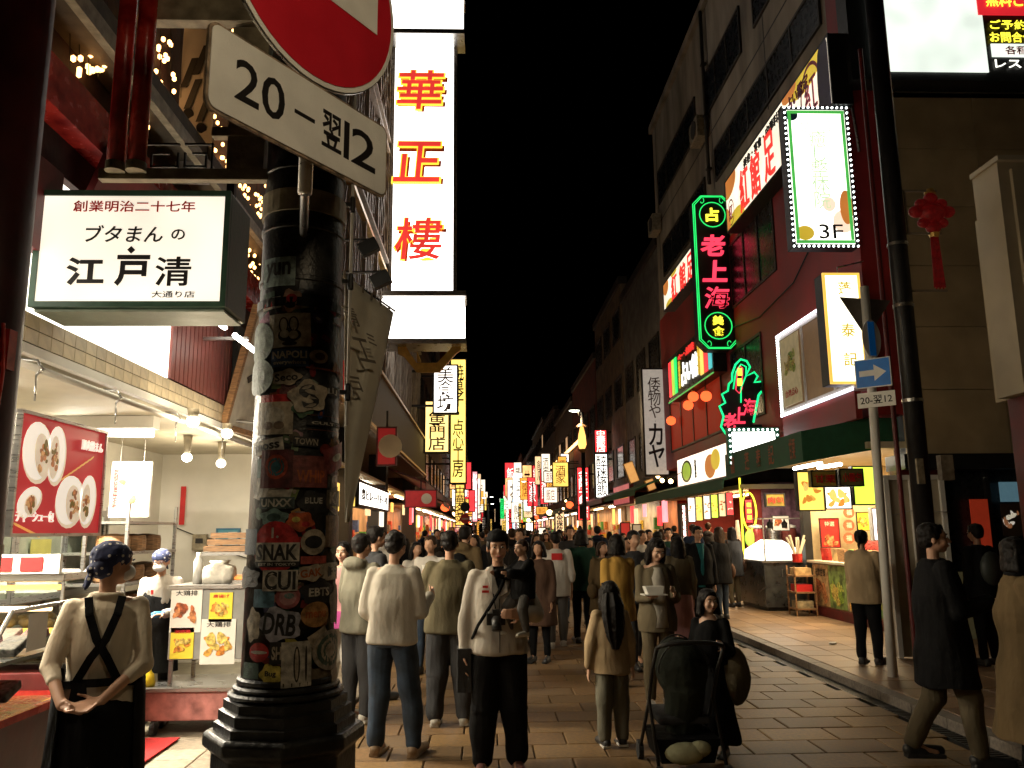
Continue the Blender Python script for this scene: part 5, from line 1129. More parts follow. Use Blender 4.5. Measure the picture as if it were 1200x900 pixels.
# air conditioners, pipes and cables on the corner building
for k,(y,z,lab) in enumerate(((26.4,11.6,'air conditioner high on the concrete wall over the far banner'),(20.5,12.0,'air conditioner on the concrete wall between two window rows'),(19.55,6.2,'grey box unit under the tall green neon sign'))):
    r = thing('air_conditioner', lab, 'air conditioner', (BX-.2,y,z)); part('casing', MB().box((BX-.32,y-.4,z),(BX-.02,y+.4,z+.6)), beigem, r, bevel=.02); part('fan_grille', MB().tube([(BX-.325,y-.08,z+.3),(BX-.345,y-.08,z+.3)], .24, 20), dark, r)
r = thing('drain_pipe','grey drain pipe running down the concrete corner building','pipe',(BX-.1,20.05,8.7)); part('pipe', MB().tube([(BX-.08,20.05,10.6),(BX-.08,20.05,15.6)], .05, 10), stone, r, smooth=True)
for z in (11,12.5,14): part('bracket', MB().box((BX-.14,19.98,z),(BX,20.12,z+.05)), stone, r)
r = thing('wall_cable','loose cable sagging along the red wall over the bay window','cable',(BX-.05,15,6.2)); part('cable', MB().tube([(BX-.04,12.4,8.4),(BX-.04,13.5,7.0),(BX-.04,15,6.35),(BX-.04,17,6.2),(BX-.04,19,6.45)], .015, 6), black, r, smooth=True)
# second stall with green counter
r = thing('second_stall','drink stall with dark green counter and red boards behind the man in teal','stall',(6.6,21,0))
part('back_wall', MB().box((8.0,18.9,.09),(8.1,26.5,2.6)), mat('red_board_wall',(.32,.04,.03),.6), r); [part('side_wall', MB().box((6.2,q_,.09),(8.0,q_+.1,2.6)), MC['red_board_wall'], r) for q_ in (19.1,26.4)]
part('ceiling', MB().box((BX-.1,18.8,2.6),(8.1,26.9,2.7)), cream, r)
part('counter', MB().box((6.25,20.2,.09),(6.8,24.0,1.12)), mat('green_counter',(.02,.16,.03),.5), r); part('top', MB().box((6.2,20.15,1.12),(6.85,24.05,1.16)), wood, r)
part('cup_stack', MB().lathe((6.5,21.2,1.16), [(.08,0),(.06,.55),(.04,.75)], 12), whitep, r); part('box', MB().box((6.4,21.8,1.16),(6.8,22.3,1.6)), wood, r); part('box', MB().box((6.9,20.2,1.3),(7.8,20.25,2.0)), mat('brown_poster',(.25,.12,.06),.6), r)
for y, m_ in ((19.7,darkred),(20.0,pc[0])): part('banner_panel', MB().box((6.2,y,.2),(6.24,y+.25,1.1)), m_, r)
area('stall_light', r, (6.9,22,2.55), 1.4, 260, (1,.7,.38), sizey=5)
part('lamp_tube', MB().tube([(6.3,19.6,2.5),(6.3,24,2.5)], .03), glow('warm_tube', (1,.68,.35), 12), r)
part('plinth_step', MB().box((5.7,18.9,.086),(6.2,26,.16)), stone, r)
# tilted menu row
for k in range(6):
    px = 806+k*9; c, w, h = rectY(px,583-k*1.2,px+8.5,612-k*1.6,19.6-k*.1)
    rr, fc, u, v = sign('tilted_menu', ('leftmost','second','third','fourth','fifth','red rightmost')[k]+' slanted lit menu panel under the far green awning','menu board',c,X_,w,h,.05,(whiteE,glow('menu_yellow_lit',(1,.7,.12),1.6),shopglow2,glow('menu_lime',(.75,1,.08),1.5),shopglow,redglow)[k],black,.015,group='slanted menu panels',lean=0)
    picture(rr, fc-Y_*.01, X_, Z_, w*.8, h*.6, ('gold','green','meat','gold','meat','bun')[k], 3, .9, k)
# yellow oval neon and tube
Yo = 18.6; p = P(878,599,Y=Yo)
r = thing('oval_neon_sign','yellow oval neon column with red letters left of the glowing warmer','neon sign',P(878,640,Y=Yo))
neon(r,[Vector((p.x+.16*cos(2*pi*k/24),Yo,p.z+.42*sin(2*pi*k/24))) for k in range(24)], yn, .02); part('panel', MB().ob(p+Y_*.03,X_,Z_,.14,.5,.02), redglow, r)
for z in (-.14,0,.14): part('neon_panel', MB().ob(p-Y_*.0+Z_*z,X_,Z_,.09,.09,.02), yn, r)
part('neon_base', MB().ell(p-Z_*.6,(.14,.05,.2),12,8), glow('lime_lit',(.5,.8,.08),1.1), r); part('stem', MB().tube([p-Z_*.78,(p.x,Yo,.1)], .02), dark, r)
a = P(870,560,Y=18.9); b = P(874,690,Y=18.9)
r = thing('yellow_tube_light','tall yellow tube light standing at the edge of the drink stall','neon tube',(b.x,18.9,.09)); part('tube', MB().tube([(b.x,18.9,.2),(b.x,18.9,a.z)], .022), yn, r); part('post', MB().box((b.x+.02,18.88,.09),(b.x+.06,18.95,a.z)), awn, r)
vsign(798,590,806,645,23.5,'いらっしゃいませ','narrow vertical lit strip with red kana beside the dark tree shape',whiteE,redprint,name='strip_sign',bold=.0)

# ================================================================== poles and street furniture on the right
x_ = P(1040,560,Y=9.75).x
r = thing('black_pole','thick black utility pole in front of the corner building','pole',(x_+.35,9.75,.08))
top = P(1024,110,Y=9.75); bot = P(1082,600,Y=9.75)
part('shaft', MB().tube([(bot.x,9.75,.08),(bot.x,9.75,top.z+3)], .115, 20), mat('gloss_black',(.012,.011,.012),.5,var=.3,scale=10), r, smooth=True)
for z in (3.2,5.2,4.4): part('strap', MB().tube([(bot.x,9.75,z),(bot.x,9.75,z+.04)], .125, 20), steel, r)
part('side_pipe', MB().tube([(bot.x-.2,9.85,.1),(bot.x-.2,9.85,8.0)], .03, 10), darkred, r)
part('switch_box', MB().box((bot.x+.25,9.7,2.25),(bot.x+.4,9.8,2.55)), beigem, r); part('switch_box', MB().box((bot.x-.1,9.6,2.2),(bot.x-.02,9.64,2.5)), beigem, r)
# lantern on frame
p0 = P(1092,250,Y=9.7)
r = thing('paper_lantern','dark red knot shaped lantern hanging on a frame from the black pole','lantern',P(1095,340,Y=9.7))
a = P(1062,225,Y=9.7); b = P(1108,342,Y=9.7)
f = MB()
for z in (a.z,b.z+.75,b.z): f.box((bot.x+.1,9.68,z),(b.x+.02,9.71,z+.025))
f.box((P(1066,300,Y=9.7).x,9.68,b.z+.75),(P(1066,300,Y=9.7).x+.02,9.71,a.z))
part('frame', f, mat('frame_pale',(.25,.2,.15),.5), r)
lr = mat('lantern_red',(.2,.008,.01),.6,emit=(.5,.01,.01),es=.05,sample=False, var=.4, scale=18)
kn = MB()
for cx_, cz_, ra_ in ((0,0,.17),(-.2,.02,.1),(.2,.02,.1),(0,.2,.09),(0,-.19,.1),(-.13,.13,.08),(.13,.13,.08),(-.12,-.13,.08),(.12,-.13,.08)): kn.ell(p0+X_*cx_+Z_*cz_,(ra_,ra_*.7,ra_*.8),14,9)
part('knot', kn, lr, r, smooth=True); part('cap', MB().lathe(p0+Z_*.27,[(.07,0),(.05,.05)],12).lathe(p0-Z_*.32,[(.05,0),(.07,.05)],12), gold, r)
for q_ in range(7): part('tassel', MB().tube([p0+X_*(-.045+.015*q_)-Z_*.3, p0+X_*(-.06+.022*q_)-Z_*(.98+.02*(q_%2))], [.008,.011], 6), lr, r, smooth=True)
# pale road sign pole
wp = Vector((4.62,9.25,.08))
pb = P(1047,806,Y=9.25); pt = P(1016,360,Y=9.25)
r = thing('road_sign_pole','pale leaning pole with blue arrow sign on the right pavement','road sign',(pb.x,9.25,.08))
part('pole', MB().tube([(pb.x,9.25,.08),(pt.x-.01,9.25,pt.z+.25)], .05, 14), whitep, r, smooth=True)
part('back_triangle', MB().prism([P(984,348,Y=9.3),P(1044,352,Y=9.3),P(1016,396,Y=9.3)], (0,.01,0)), mat('sign_back_grey',(.12,.1,.08),.6), r)
q = P(1021,397,Y=9.02); uu = Vector((cos(.25),sin(.25),0)); n2 = uu.cross(Z_)
part('oval_disc', MB().prism([q+uu*.125*cos(t)+Z_*.225*sin(t) for t in [2*pi*k/28 for k in range(28)]], n2*.008), enamel, r)
part('blue_bar', MB().ob(q+n2*.012, uu, Z_, .085,.40,.006), mat('sign_blue',(.01,.13,.4),.4,emit=(.01,.13,.4),es=.1,sample=False), r)
def board(cpx, cpy, w_, h_, yaw, m, rr): 
    u_ = Vector((cos(yaw),sin(yaw),0)); c_ = P(cpx,cpy,Y=9.15); part('sign_board', MB().ob(c_,u_,Z_,w_,h_,.012), m, rr, bevel=.003); return c_, u_, u_.cross(Z_)
ya_ = -.75
c_, u_, n_ = board(1023,437,.40,.34,ya_,enamel,r); part('blue_field', MB().ob(c_+n_*.008,u_,Z_,.375,.315,.006), MC['sign_blue'], r)
part('arrow', MB().prism([c_+n_*.012+u_*a_*.15+Z_*b_*.12 for a_,b_ in ((-1,.28),(.1,.28),(.1,.8),(1,0),(.1,-.8),(.1,-.28),(-1,-.28))], n_*.004), enamel, r)
c_, u_, n_ = board(1027,468,.42,.175,ya_,enamel,r); T(r,'20-翌12',c_+n_*.006,u_,Z_,.35,.095,blktxt,.01,.003)
part('guard_rail', MB().tube([(pb.x+.16,9.5,.08),(pb.x+.16,9.5,.95)], .025).tube([(pb.x,9.25,.6),(pb.x+.16,9.5,.62)], .012), whitep, r, smooth=True)
# white framed panels
r = thing('standing_door','pale framed door panels standing behind the man in the black coat','panel',(5.3,10.6,.086))
for k in range(2):
    x0 = P(1046+38*k,700,Y=10.5).x; x1 = P(1082+36*k,700,Y=10.5).x
    part('panel', MB().box((x0,10.5,.1),(x1,10.53,2.32)), mat('dull_white_panel',(.42,.36,.26),.6,var=.1,scale=3), r)
    for a_ in (x0,x1-.06): part('frame', MB().box((a_,10.46,.09),(a_+.06,10.5,2.36)), whitep, r)
    part('frame', MB().box((x0+.06,10.465,2.30),(x1-.06,10.5,2.36)), whitep, r)
part('wire', MB().tube([(P(1046,604,Y=10.4).x,10.4,P(1046,604,Y=10.4).z),(5.4,10.38,1.9),(P(1112,604,Y=10.4).x,10.4,P(1112,600,Y=10.4).z)], .006), steel, r)
# pale pilasters at the far right
r = thing('pale_pilaster','tall pale pilaster at the right edge of the picture','pilaster',(7.2,9.0,0))
a = P(1168,190,Y=9.0); t1 = P(1168,190,Y=9.0)
part('shaft', MB().box((a.x,9,3.2),(a.x+2.4,9.5,t1.z)), mat('pale_stone',(.42,.35,.24),.7,var=.1,scale=1.5), r); part('fluting', MB().box((a.x+.14,8.95,3.2),(a.x+.3,9,t1.z-.1)), MC['pale_stone'], r)
part('cap', MB().box((a.x-.03,8.93,t1.z),(a.x+2.4,9.5,t1.z+.06)), MC['pale_stone'], r)
for z in (2.3,): part('shaft', MB().box((a.x+.12,9,.08),(a.x+.5,9.5,3.19)), darkred, r)
a2 = P(1158,250,Y=10.2); part('short_shaft', MB().box((a2.x,10.2,3.3),(a2.x+.35,10.5,a2.z)), MC['pale_stone'], r)

# ================================================================== right side beyond the corner building
def PYs(side, px): return None
vsign(753,431,783,558,26.9,'倭物や','tall white sign with brown and black brush kana on the right',mat('grey_white_sheet',(.5,.45,.38),.5,emit=(.75,.66,.55),es=.42),mat('brown_letter',(.12,.05,.03),.5),wf=.01,hf=.01,bold=.0)
c, w, h = rectY(753,431,783,558,26.85); rr = bpy.data.objects['vertical_sign'] if 0 else None
last = [o for o in COL.objects if o.get('label','').startswith('tall white sign with brown')][0]
T(last,'倭物や',c+Z_*h*.22,X_,Z_,w*.5,h*.38,MC['brown_letter'],.0,.02,vert=True); T(last,'カヤ',c-Z_*h*.22,X_,Z_,w*.62,h*.4,blktxt,.02,.02,vert=True)
yy = 27.2
for k, (L_, h_) in enumerate(((7.8,11.5),(9,12.5),(12,11),(14,10.5),(14,12),(20,13),(30,12),(40,14))):
    building('street_building', 'dark building block number %s on the right beyond the kana sign' % ['one','two','three','four','five','six','seven','eight'][k], BX+.1, yy, yy+L_-.2, h_, 1, wl[(k+1) % 4], k+60, z0=3.3, wins=max(2,int(L_/2.6)), lit=.1)
    if yy < 120: shopfront(BX+.1, yy+.2, yy+L_-.4, 2.9, 1, k+70, shopglow, (awn,darkred,wl[2])[k % 3], label='small lit shop front, %s beyond the kana sign on the right' % ['first','second','third','fourth','fifth','sixth','seventh','eighth'][k])
    yy += L_
r = thing('eave_lights','line of warm lamps along the eave of the far right building','eave lights',(BX-.1,58,7))
for k in range(14):
    part('eave_lamp', MB().box((BX-.3,49.5+k*1.6,7.0),(BX-.15,50.8+k*1.6,7.12)), glow('eave_lamp',(1,.5,.18),5), r)
vsign(696,503,712,531,39,'中華飯店','red lit sign box with white characters above a white one',redglow,glow('white_letter',(1,.97,.85),2,sample=False),arm=BX+.1)
vsign(697,531,713,584,39,'醉楼飯','white lit sign with black and red strokes under the red one',whiteE,blktxt,arm=BX+.1,wf=.8)
vsign(676,547,691,610,45,'金陵大飯店','bright red lit vertical sign with white characters behind the dark lamp post',glow('red_hot',(1,.04,.04),2.4),glow('white_letter',(1,.97,.85),2,sample=False),arm=BX+.1,wf=.7)
FS = [(624,545,632,608,95,'銀龍酒家',redglow,'white_letter'),(634,556,641,608,88,'',pinkglow,''),(612,558,623,612,100,'',glow('lime_lit',(.5,.8,.08),1.1),''),(605,585,609,628,110,'',whiteE,''),(600,584,604,630,120,'',glow('cyan_white',(.6,.85,1),2.2),''),
 (593,586,597,628,130,'',whiteE,''),(608,590,611,630,105,'',yelglow,''),(596,590,600,620,125,'',redglow,''),(565,606,569,632,90,'',shopglow2,''),(558,610,562,634,80,'',amberglow,''),(574,608,577,622,110,'',yelglow,''),(640,560,646,605,80,'',pinkglow,''),
 (563,600,567,612,95,'',redglow,''),(586,584,591,608,140,'',greenglow,''),(588,610,593,626,140,'',yelglow,''),(650,598,662,625,60,'',shopglow,''),(616,612,626,632,90,'',whiteE,''),(630,618,640,632,80,'',shopglow2,''),(543,625,558,634,70,'',whiteE,''),(641,566,648,588,70,'',whiteE,''),(553,600,557,622,66,'',mat('pink_cloth',(.5,.2,.2),.6,emit=(.5,.2,.2),es=.6),''),
 (571,590,573,606,110,'',amberglow,''),(579,596,581,612,120,'',shopglow,''),(602,612,608,632,130,'',pinkglow,''),(611,560,619,572,99,'',amberglow,''),(622,572,626,600,97,'',amberglow,'')]
posn = ['bright','small','thin','tall','short','far','tiny','pale','distant','glowing','slim','dim']
coln = {'red_backlit':'red','pink_backlit':'pink','lime_lit':'green and yellow','white_backlit_sheet':'white','cyan_white':'bluish white','yellow_backlit':'yellow','shop_interior_white':'cream','amber_backlit':'amber','green_neon':'green','shop_interior_glow':'warm orange','pink_cloth':'dull pink'}
for k, (a0,b0,a1,b1,Y,tx,m_,i_) in enumerate(FS):
    side = 'left' if a0 < 580 else 'right'
    tx = tx or (rd.choice(('中華料理','飯店','酒家','茶楼','菜館','小籠包','肉まん')) if b1-b0 > 2.2*(a1-a0) else '')
    vsign(a0,b0,a1,b1,Y,tx,'%s %s sign %s on the %s, %s' % (posn[k % 12], coln.get(m_.name,'white'), 'hanging high' if b0 < 590 else 'hanging low', side, ('near the vanishing point' if Y > 96 else 'short of the vanishing point')), m_, MC.get(i_) or blktxt, border=.08, group='distant lit signs', arm=(XL if side == 'left' else BX+.1))
rs = random.Random(21); seen_ = set(); warm_sheet = glow('warm_sheet',(1,.55,.2),1.6); cc = [whiteE,shopglow2,shopglow,yelglow,amberglow,redglow,whiteE,amberglow,shopglow2,warm_sheet]; cn_ = ['white','cream','warm orange','yellow','amber','red','bright','deep amber','pale','orange']
for k in range(84):
    Y = rs.uniform(48,170); sd = k % 2; q = rs.randrange(10); m_ = cc[q]; far_ = 1+max(0,Y-70)/60; w_ = rs.uniform(.5,1.1)*far_; h_ = rs.choice((.7,1,1.6,2.6))*rs.uniform(.8,1.3)*far_; z = rs.uniform(2.6,3.6+Y*.03)
    x = (XL+.25+w_/2+rs.uniform(0,.5)) if sd == 0 else (BX-.15-w_/2-rs.uniform(0,.7))
    for tx_,tn in (('飯店','restaurant'),('酒家','wine house'),('茶','tea'),('中華','Chinese food'),('菜館','dining hall'),('甘栗','chestnut'),('肉包','meat bun'),('餃子','dumpling')):
        lab = 'small %s %s %s sign %s over the far %s shops' % (cn_[q], 'upright' if h_ > 1.4 else 'square', tn, 'low' if z < 3.6 else 'high', ('left','right')[sd])
        if lab not in seen_: break
    seen_.add(lab)
    r, fc, u, v = sign('small_lit_sign',lab,'lit sign',Vector((x,Y,z+h_/2)),X_,w_,h_,.2,m_,dark,.06,group='small lit signs far down the street')
    T(r, tx_, fc, u, v, w_*.6, h_*.7, (MC['white_letter'] if m_ is redglow else redprint if q % 2 else blktxt), .0, .02, vert=h_ > 1.4)
    part('bracket', MB().box((x+(-w_/2 if sd == 0 else w_/2),Y+.05,z+h_*.7),((XL if sd == 0 else BX+.1),Y+.12,z+h_*.7+.06)), black, r)
for k in range(16):
    Y = 40+k*7.5; sd = k % 2; x = (XL+.9 if sd == 0 else BX-1.1); z = rs.uniform(2.6,3.2)
    r = thing('round_lantern', ('warm','red')[k % 4 < 2]+' round lantern before the far '+('left','right')[sd]+' shops, '+('nearest','second','third','fourth','fifth','sixth','seventh','farthest')[k//2]+' on its side', 'lantern', (x,Y,z), 'round lanterns before the far shops')
    part('shade', MB().ell((x,Y,z),(.22,.22,.2),12,8), glow('lantern_glow',(1,.12,.03),2.2) if k % 4 < 2 else warmE, r, smooth=True); part('cord', MB().tube([(x,Y,z+.2),(x,Y,z+.7),(XL if sd == 0 else BX,Y,z+.8)], .01, 5), black, r)
# slanted warm lit boards and pink shop sign
for k,(x0,y0,x1,y1,Y) in enumerate(((734,541,746,566,31),(757,561,768,575,29))):
    c, w, h = rectY(x0,y0,x1,y1,Y); r, fc, u, v = sign('slanted_board',('larger upper','smaller lower')[k]+' slanted board lit by warm spotlights beside the kana sign','shop sign',c,X_,w,h,.1,mat('warm_glow_board',(.6,.35,.12),.5,emit=(.9,.42,.12),es=.8),gold,.03,lean=-.35)  # warm light on these boards is put in as their own emission
c, w, h = rectX(719,572,594,738,563,590,BX-.3); r, fc, u, v = sign('pink_shop_sign','pink lit wall sign with yellow writing on the right','shop sign',c,-Y_,w,h,.15,glow('pink_dim',(.6,.12,.12),.7),darkred,.05); T(r,'中華菜館',fc,u,v,w*.8,h*.4,yo,.03,.02)
for k,(px,py,Y) in enumerate(((786,564,24),(771,558,27),(776,563,26.5),(663,587,55),(660,596,52))):
    p = P(px,py,Y=Y); r = thing('spot_lamp','warm bare lamp bulb, %s, above the right hand stalls' % ('brightest beside the kana sign','upper left of the brightest','just below the kana sign','white one near the red sign','lower one near the red sign')[k],'lamp',p); part('bulb', MB().ell(p,(.07,.07,.07),10,7), warmE, r, smooth=True); part('arm', MB().tube([p+Vector((0,0,.06)),p+Vector((.3,0,.25)),Vector((BX+.2,Y,p.z+.25))], .012), black, r)
# mascot-free shop board pair -> plain faces omitted; two plain boards near the stalls
for k,(x0,y0,x1,y1,m_) in enumerate(((727,612,739,638,mat('red_board',(.42,.02,.02),.5)),(741,614,752,640,cream))):
    c, w, h = rectY(x0,y0,x1,y1,25.5); r, fc, u, v = sign('stall_board',('red','cream')+() and ('x') if 0 else ('red board standing among the stalls left of the strip sign' if k == 0 else 'cream board standing among the stalls left of the strip sign'),'board',c,X_,w,h,.06,mat('stall_cream_lit',(.5,.42,.3),.5,emit=(.5,.4,.25),es=.5) if k else mat('stall_red_lit',(.5,.04,.03),.5,emit=(.6,.04,.03),es=.5),dark,.03); part('leg', MB().box((c.x-w/2,25.55,.0),(c.x-w/2+.04,25.6,c.z)).box((c.x+w/2-.04,25.55,.0),(c.x+w/2,25.6,c.z)), dark, r)
# street lamps
def lamp_post(name, label, x, Y, h, headx, power=0, orn=None):
    r = thing(name, label, 'street lamp', (x,Y,0))
    part('pole', MB().lathe((x,Y,0), [(.16,0),(.16,.5),(.09,.7),(.07,h)], 14), black, r, smooth=True)
    p = Vector((x+headx,Y,h+.1)); part('arm', MB().tube([(x,Y,h-.4),(x+headx*.5,Y,h+.05),p], .035), black, r, smooth=True)
    part('head', MB().ell(p,(.24,.14,.06),12,6), dark, r, smooth=True); part('lens', MB().ell(p-Z_*.035,(.2,.11,.05),12,6), glow('street_lamp_lens',(.95,1,.85),14), r, smooth=True)
    if power:
        l = point('lamp_light', r, (p.x,p.y,p.z-.16), power*2.2, (1,.70,.38), .12)
    return r
pp = P(686,640,Y=30); hd = P(673,480,Y=30)
r = lamp_post('street_lamp','dark lamp post with white head and amber lantern on the right',pp.x,30,hd.z-.1,hd.x-pp.x,90)
c_ = P(682,513,Y=29.9); part('lantern', MB().lathe((c_.x,29.9,c_.z-.4), [(.1,0),(.16,.15),(.13,.5),(.06,.8)], 12), glow('lamp_lantern',(1,.5,.12),2.2), r, smooth=True); part('lantern_cap', MB().lathe((c_.x,29.9,c_.z+.4), [(.22,0),(.08,.12)], 12).lathe((c_.x,29.9,c_.z-.55), [(.06,0),(.2,.12)], 12), wood, r)
part('banner', MB().ob(P(683,600,Y=30),X_,Z_,.25,.5,.05), dark, r)
for k,(px,py,Y,hx,pw) in enumerate(((614,565,75,-.8,0),(576,583,95,.5,0),(577,591,105,.5,0),(567,584,85,0,0))):
    p = P(px,py,Y=Y); lamp_post('street_lamp','far street lamp with white head, '+('right of the black sky','first on the left over the crowd','second on the left over the crowd','third on the left over the crowd')[k], p.x-hx, Y, p.z, hx, pw)
# unseen lamp added overhead to brighten the hours board and no entry disc
r = thing('added_overhead_lamp','round street lamp hung on a cable across the street over the viewer','street lamp',(.3,.9,3.9))
part('shade', MB().lathe((.3,.9,3.9), [(.03,.2),(.2,.06),(.24,0)][::-1], 20), black, r, smooth=True); part('bulb', MB().ell((.3,.9,3.87),(.09,.09,.07),14,8), glow('street_lamp_lens',(.95,1,.85),14), r, smooth=True)
part('cable', MB().tube([(XL,.9,5.4),(-1.2,.9,4.6),(.3,.9,4.1),(3.2,.9,4.7),(6.5,.9,5.6)], .012, 6), black, r)
point('lamp_light', r, (.3,.9,3.76), 42, (1,.76,.46), .1)
r = thing('added_wall_lamp','amber bracket lamp on the pale pilaster building beyond the right edge','wall lamp',(8.4,9.3,6.0))  # lamp added out of view so the beige side wall gets more light
part('arm', MB().tube([(8.4,9.6,6.3),(8.4,9.3,6.3),(8.4,9.3,6.1)], .02), black, r); part('globe', MB().ell((8.4,9.3,6.0),(.12,.12,.12),14,8), glow('amber_globe',(1,.6,.25),6), r, smooth=True)
point('lamp_light', r, (8.3,9.2,5.85), 250, (1,.62,.3), .1)
lamp_post('street_lamp','street lamp on the right pavement beyond the stalls',4.3,14.2,7.2,-1.0,60) if 0 else None

# ================================================================== people
skin = mat('skin', (.48,.27,.17), .5, var=.08, scale=12, bump=.15, bscale=90, bdist=.002); skin2 = mat('skin_fair', (.56,.34,.23), .5, var=.06, scale=12, bump=.12, bscale=90, bdist=.002)
hairm = mat('hair_black', (.009,.007,.006), .5, var=.3, scale=20, stretch=(5,5,1), bump=.6, bscale=70, spec=.15, bdist=.004)
hairb = mat('hair_brown', (.035,.018,.01), .45, var=.3, scale=20, stretch=(5,5,1), bump=.6, bscale=70, spec=.15, bdist=.004)
eyew = mat('eye_white', (.6,.57,.52), .3, bump=0); iris = mat('iris', (.015,.01,.008), .15, bump=0); lipm = mat('lip', (.35,.11,.09), .45, bump=0)
foldtex = bpy.data.textures.new('folds', 'CLOUDS'); foldtex.noise_scale = .19; foldtex.noise_depth = 0
hairtex = bpy.data.textures.new('locks', 'CLOUDS'); hairtex.noise_scale = .035; hairtex.noise_depth = 1
JOBS = []
def V(*a): return Vector(a)
def person(label, loc, face=0, H=1.7, sex='m', vox=.008, arms=None, legs=None, head=(0,0), lean=0, top=None, bottom=None, hair='short', hairmat=None, shoe=(.03,.03,.03),
           sk=None, group=None, girth=1., kid=0, curl=(.5,.5), extra=None, cat='person', shrink=1):
    """builds in a local frame facing +Y, then turned by face; returns (root, joints)"""
    r = thing('person', label, cat, loc, group); r.rotation_euler = (0,0,face)
    s = H; hs = (1+.38*kid)*(H/1.7)           # head scale
    sk = sk or skin; hairmat = hairmat or hairm
    f = .93 if sex == 'f' else 1.
    hipz, kn, an = s*(.52-.03*kid), s*.275, s*.045
    legs = legs or ((V(.02,.04,-1),V(0,-.04,-1)),(V(-.02,-.03,-1),V(0,-.03,-1)))
    arms = arms or ((V(.16,-.05,-1),V(.06,.16,-1)),(V(-.16,-.05,-1),V(-.06,.16,-1)))
    tl, sl = hipz-kn, kn-an
    J = {}
    low = 0
    for k, (sd, lg) in enumerate(zip((1,-1), legs)):
        hip = V(sd*.052*s,0,hipz); knee = hip+lg[0].normalized()*tl; ank = knee+lg[1].normalized()*sl; J['leg%d' % k] = [hip,knee,ank]; low = min(low, ank.z-an)
    drop = -low if low < 0 else -min(J['leg0'][2].z-an, J['leg1'][2].z-an)
    base = V(0,0,drop)
    for k in (0,1): J['leg%d' % k] = [p+base for p in J['leg%d' % k]]
    pel = V(0,0,hipz)+base; ln = Matrix.Rotation(-lean, 3, 'X')
    up = lambda x,y,z: pel + ln @ V(x,y,z-hipz)
    shw = s*.098*f*(1-.05*kid); shz = s*(.805-.03*kid)
    nk = up(0,-.005*s,s*(.85-.035*kid)); J['neck'] = nk
    al, fl = s*.172, s*.148
    for k, (sd, ar) in enumerate(zip((1,-1), arms)):
        sh = up(sd*shw,-.005,shz); el = sh+ar[0].normalized()*al; wr = el+ar[1].normalized()*fl; J['arm%d' % k] = [sh,el,wr]
    HR = ln @ Matrix.Rotation(head[0], 3, 'Z') @ Matrix.Rotation(head[1], 3, 'X')
    hc = nk + ln @ V(0,.012,0) + HR @ V(0,.014*hs,.138*hs); J['head'] = hc
    hp = lambda x,y,z: hc + HR @ (V(x,y,z)*hs)
    # ---- body: trunk, limbs, hands and head fused into one surface
    b = MB()
    tr = [(hipz-.02*s,.095,.075),(hipz+.05*s,.092,.07),(.62*s,.082*f,.06),(.70*s,.09*f,.066),(.77*s,.1*f,.062),(shz,.08*f,.05),(.845*s,.04,.038)]
    b.rings([[up(s*a*girth*cos(t),s*c*girth*sin(t),z) for t in [2*pi*i/18 for i in range(18)]] for z,a,c in tr])
    b.cap(nk-V(0,0,.05*s), hc-HR@V(0,.02*hs,.03*hs), .046*hs, .044*hs)
    for k in (0,1):
        h_,k_,a_ = J['leg%d' % k]; b.cap(h_,k_,.05*s,.032*s,12); b.cap(k_,a_,.032*s,.02*s,12); b.cap(a_,a_+V(0,.09*s,-.025*s),.02*s,.016*s)
        s_,e_,w_ = J['arm%d' % k]; b.cap(s_,e_,.029*s,.022*s,10); b.cap(e_,w_,.022*s,.0155*s,10); b.cap(nk-V(0,0,.03*s),s_,.028*s,.027*s,10)
        # hand
        ar = arms[k]; d = (ar[2] if len(ar) > 2 else ar[1]).normalized(); sd = (1,-1)[k]
        pn = ar[3].normalized() if len(ar) > 3 else V(-sd,0,0)       # palm normal
        pn = (pn-d*pn.dot(d)).normalized(); sw = d.cross(pn).normalized()   # across the palm
        if sw.y < 0 and len(ar) <= 3: sw = -sw
        q = w_+d*.012*s
        for o_ in (-.016,-.005,.006,.017): b.cap(q+sw*o_*.8*s, q+d*.048*s+sw*o_*s, .0085*s, .0075*s, 7)
        c_ = curl[k]
        for i,(o_,L) in enumerate(((-.017,.034),(-.006,.04),(.005,.043),(.016,.039))):
            p0 = q+d*.05*s+sw*o_*s; d1 = (d+pn*c_*.6).normalized(); p1 = p0+d1*L*.5*s; d2 = (d+pn*c_*1.8).normalized(); p2 = p1+d2*L*.5*s
            b.cap(p0,p1,.0057*s,.0052*s,6); b.cap(p1,p2,.0052*s,.0045*s,6)
        t0 = q+sw*.018*s+d*.008*s; t1 = t0+(sw*.8+d*.7+pn*.35).normalized()*.024*s; t2 = t1+(d+pn*.5+sw*.15).normalized()*.02*s
        b.cap(t0,t1,.0075*s,.0062*s,6); b.cap(t1,t2,.0062*s,.005*s,6); J['hand%d' % k] = q+d*.045*s
    def he(c, rr, n=16, m=10): b.ell(hp(*c), tuple(x*hs for x in rr), n, m, HR)
    he((0,-.012,.03),(.074,.092,.084)); he((0,.018,-.03),(.058,.066,.062)); he((0,.045,-.072),(.028,.03,.026)); he((0,.062,.032),(.052,.024,.03))
    for sd in (1,-1): he((sd*.036,.052,-.025),(.024,.03,.03)); he((sd*.076,-.008,-.005),(.010,.019,.03),10,7)
    b.cap(hp(0,.082,.012),hp(0,.104,-.022),.008*hs,.0135*hs,8); he((0,.08,-.052),(.022,.013,.011),10,7)
    bo = part('body', b, sk, r); JOBS.append((bo, vox, 2, 0, None))
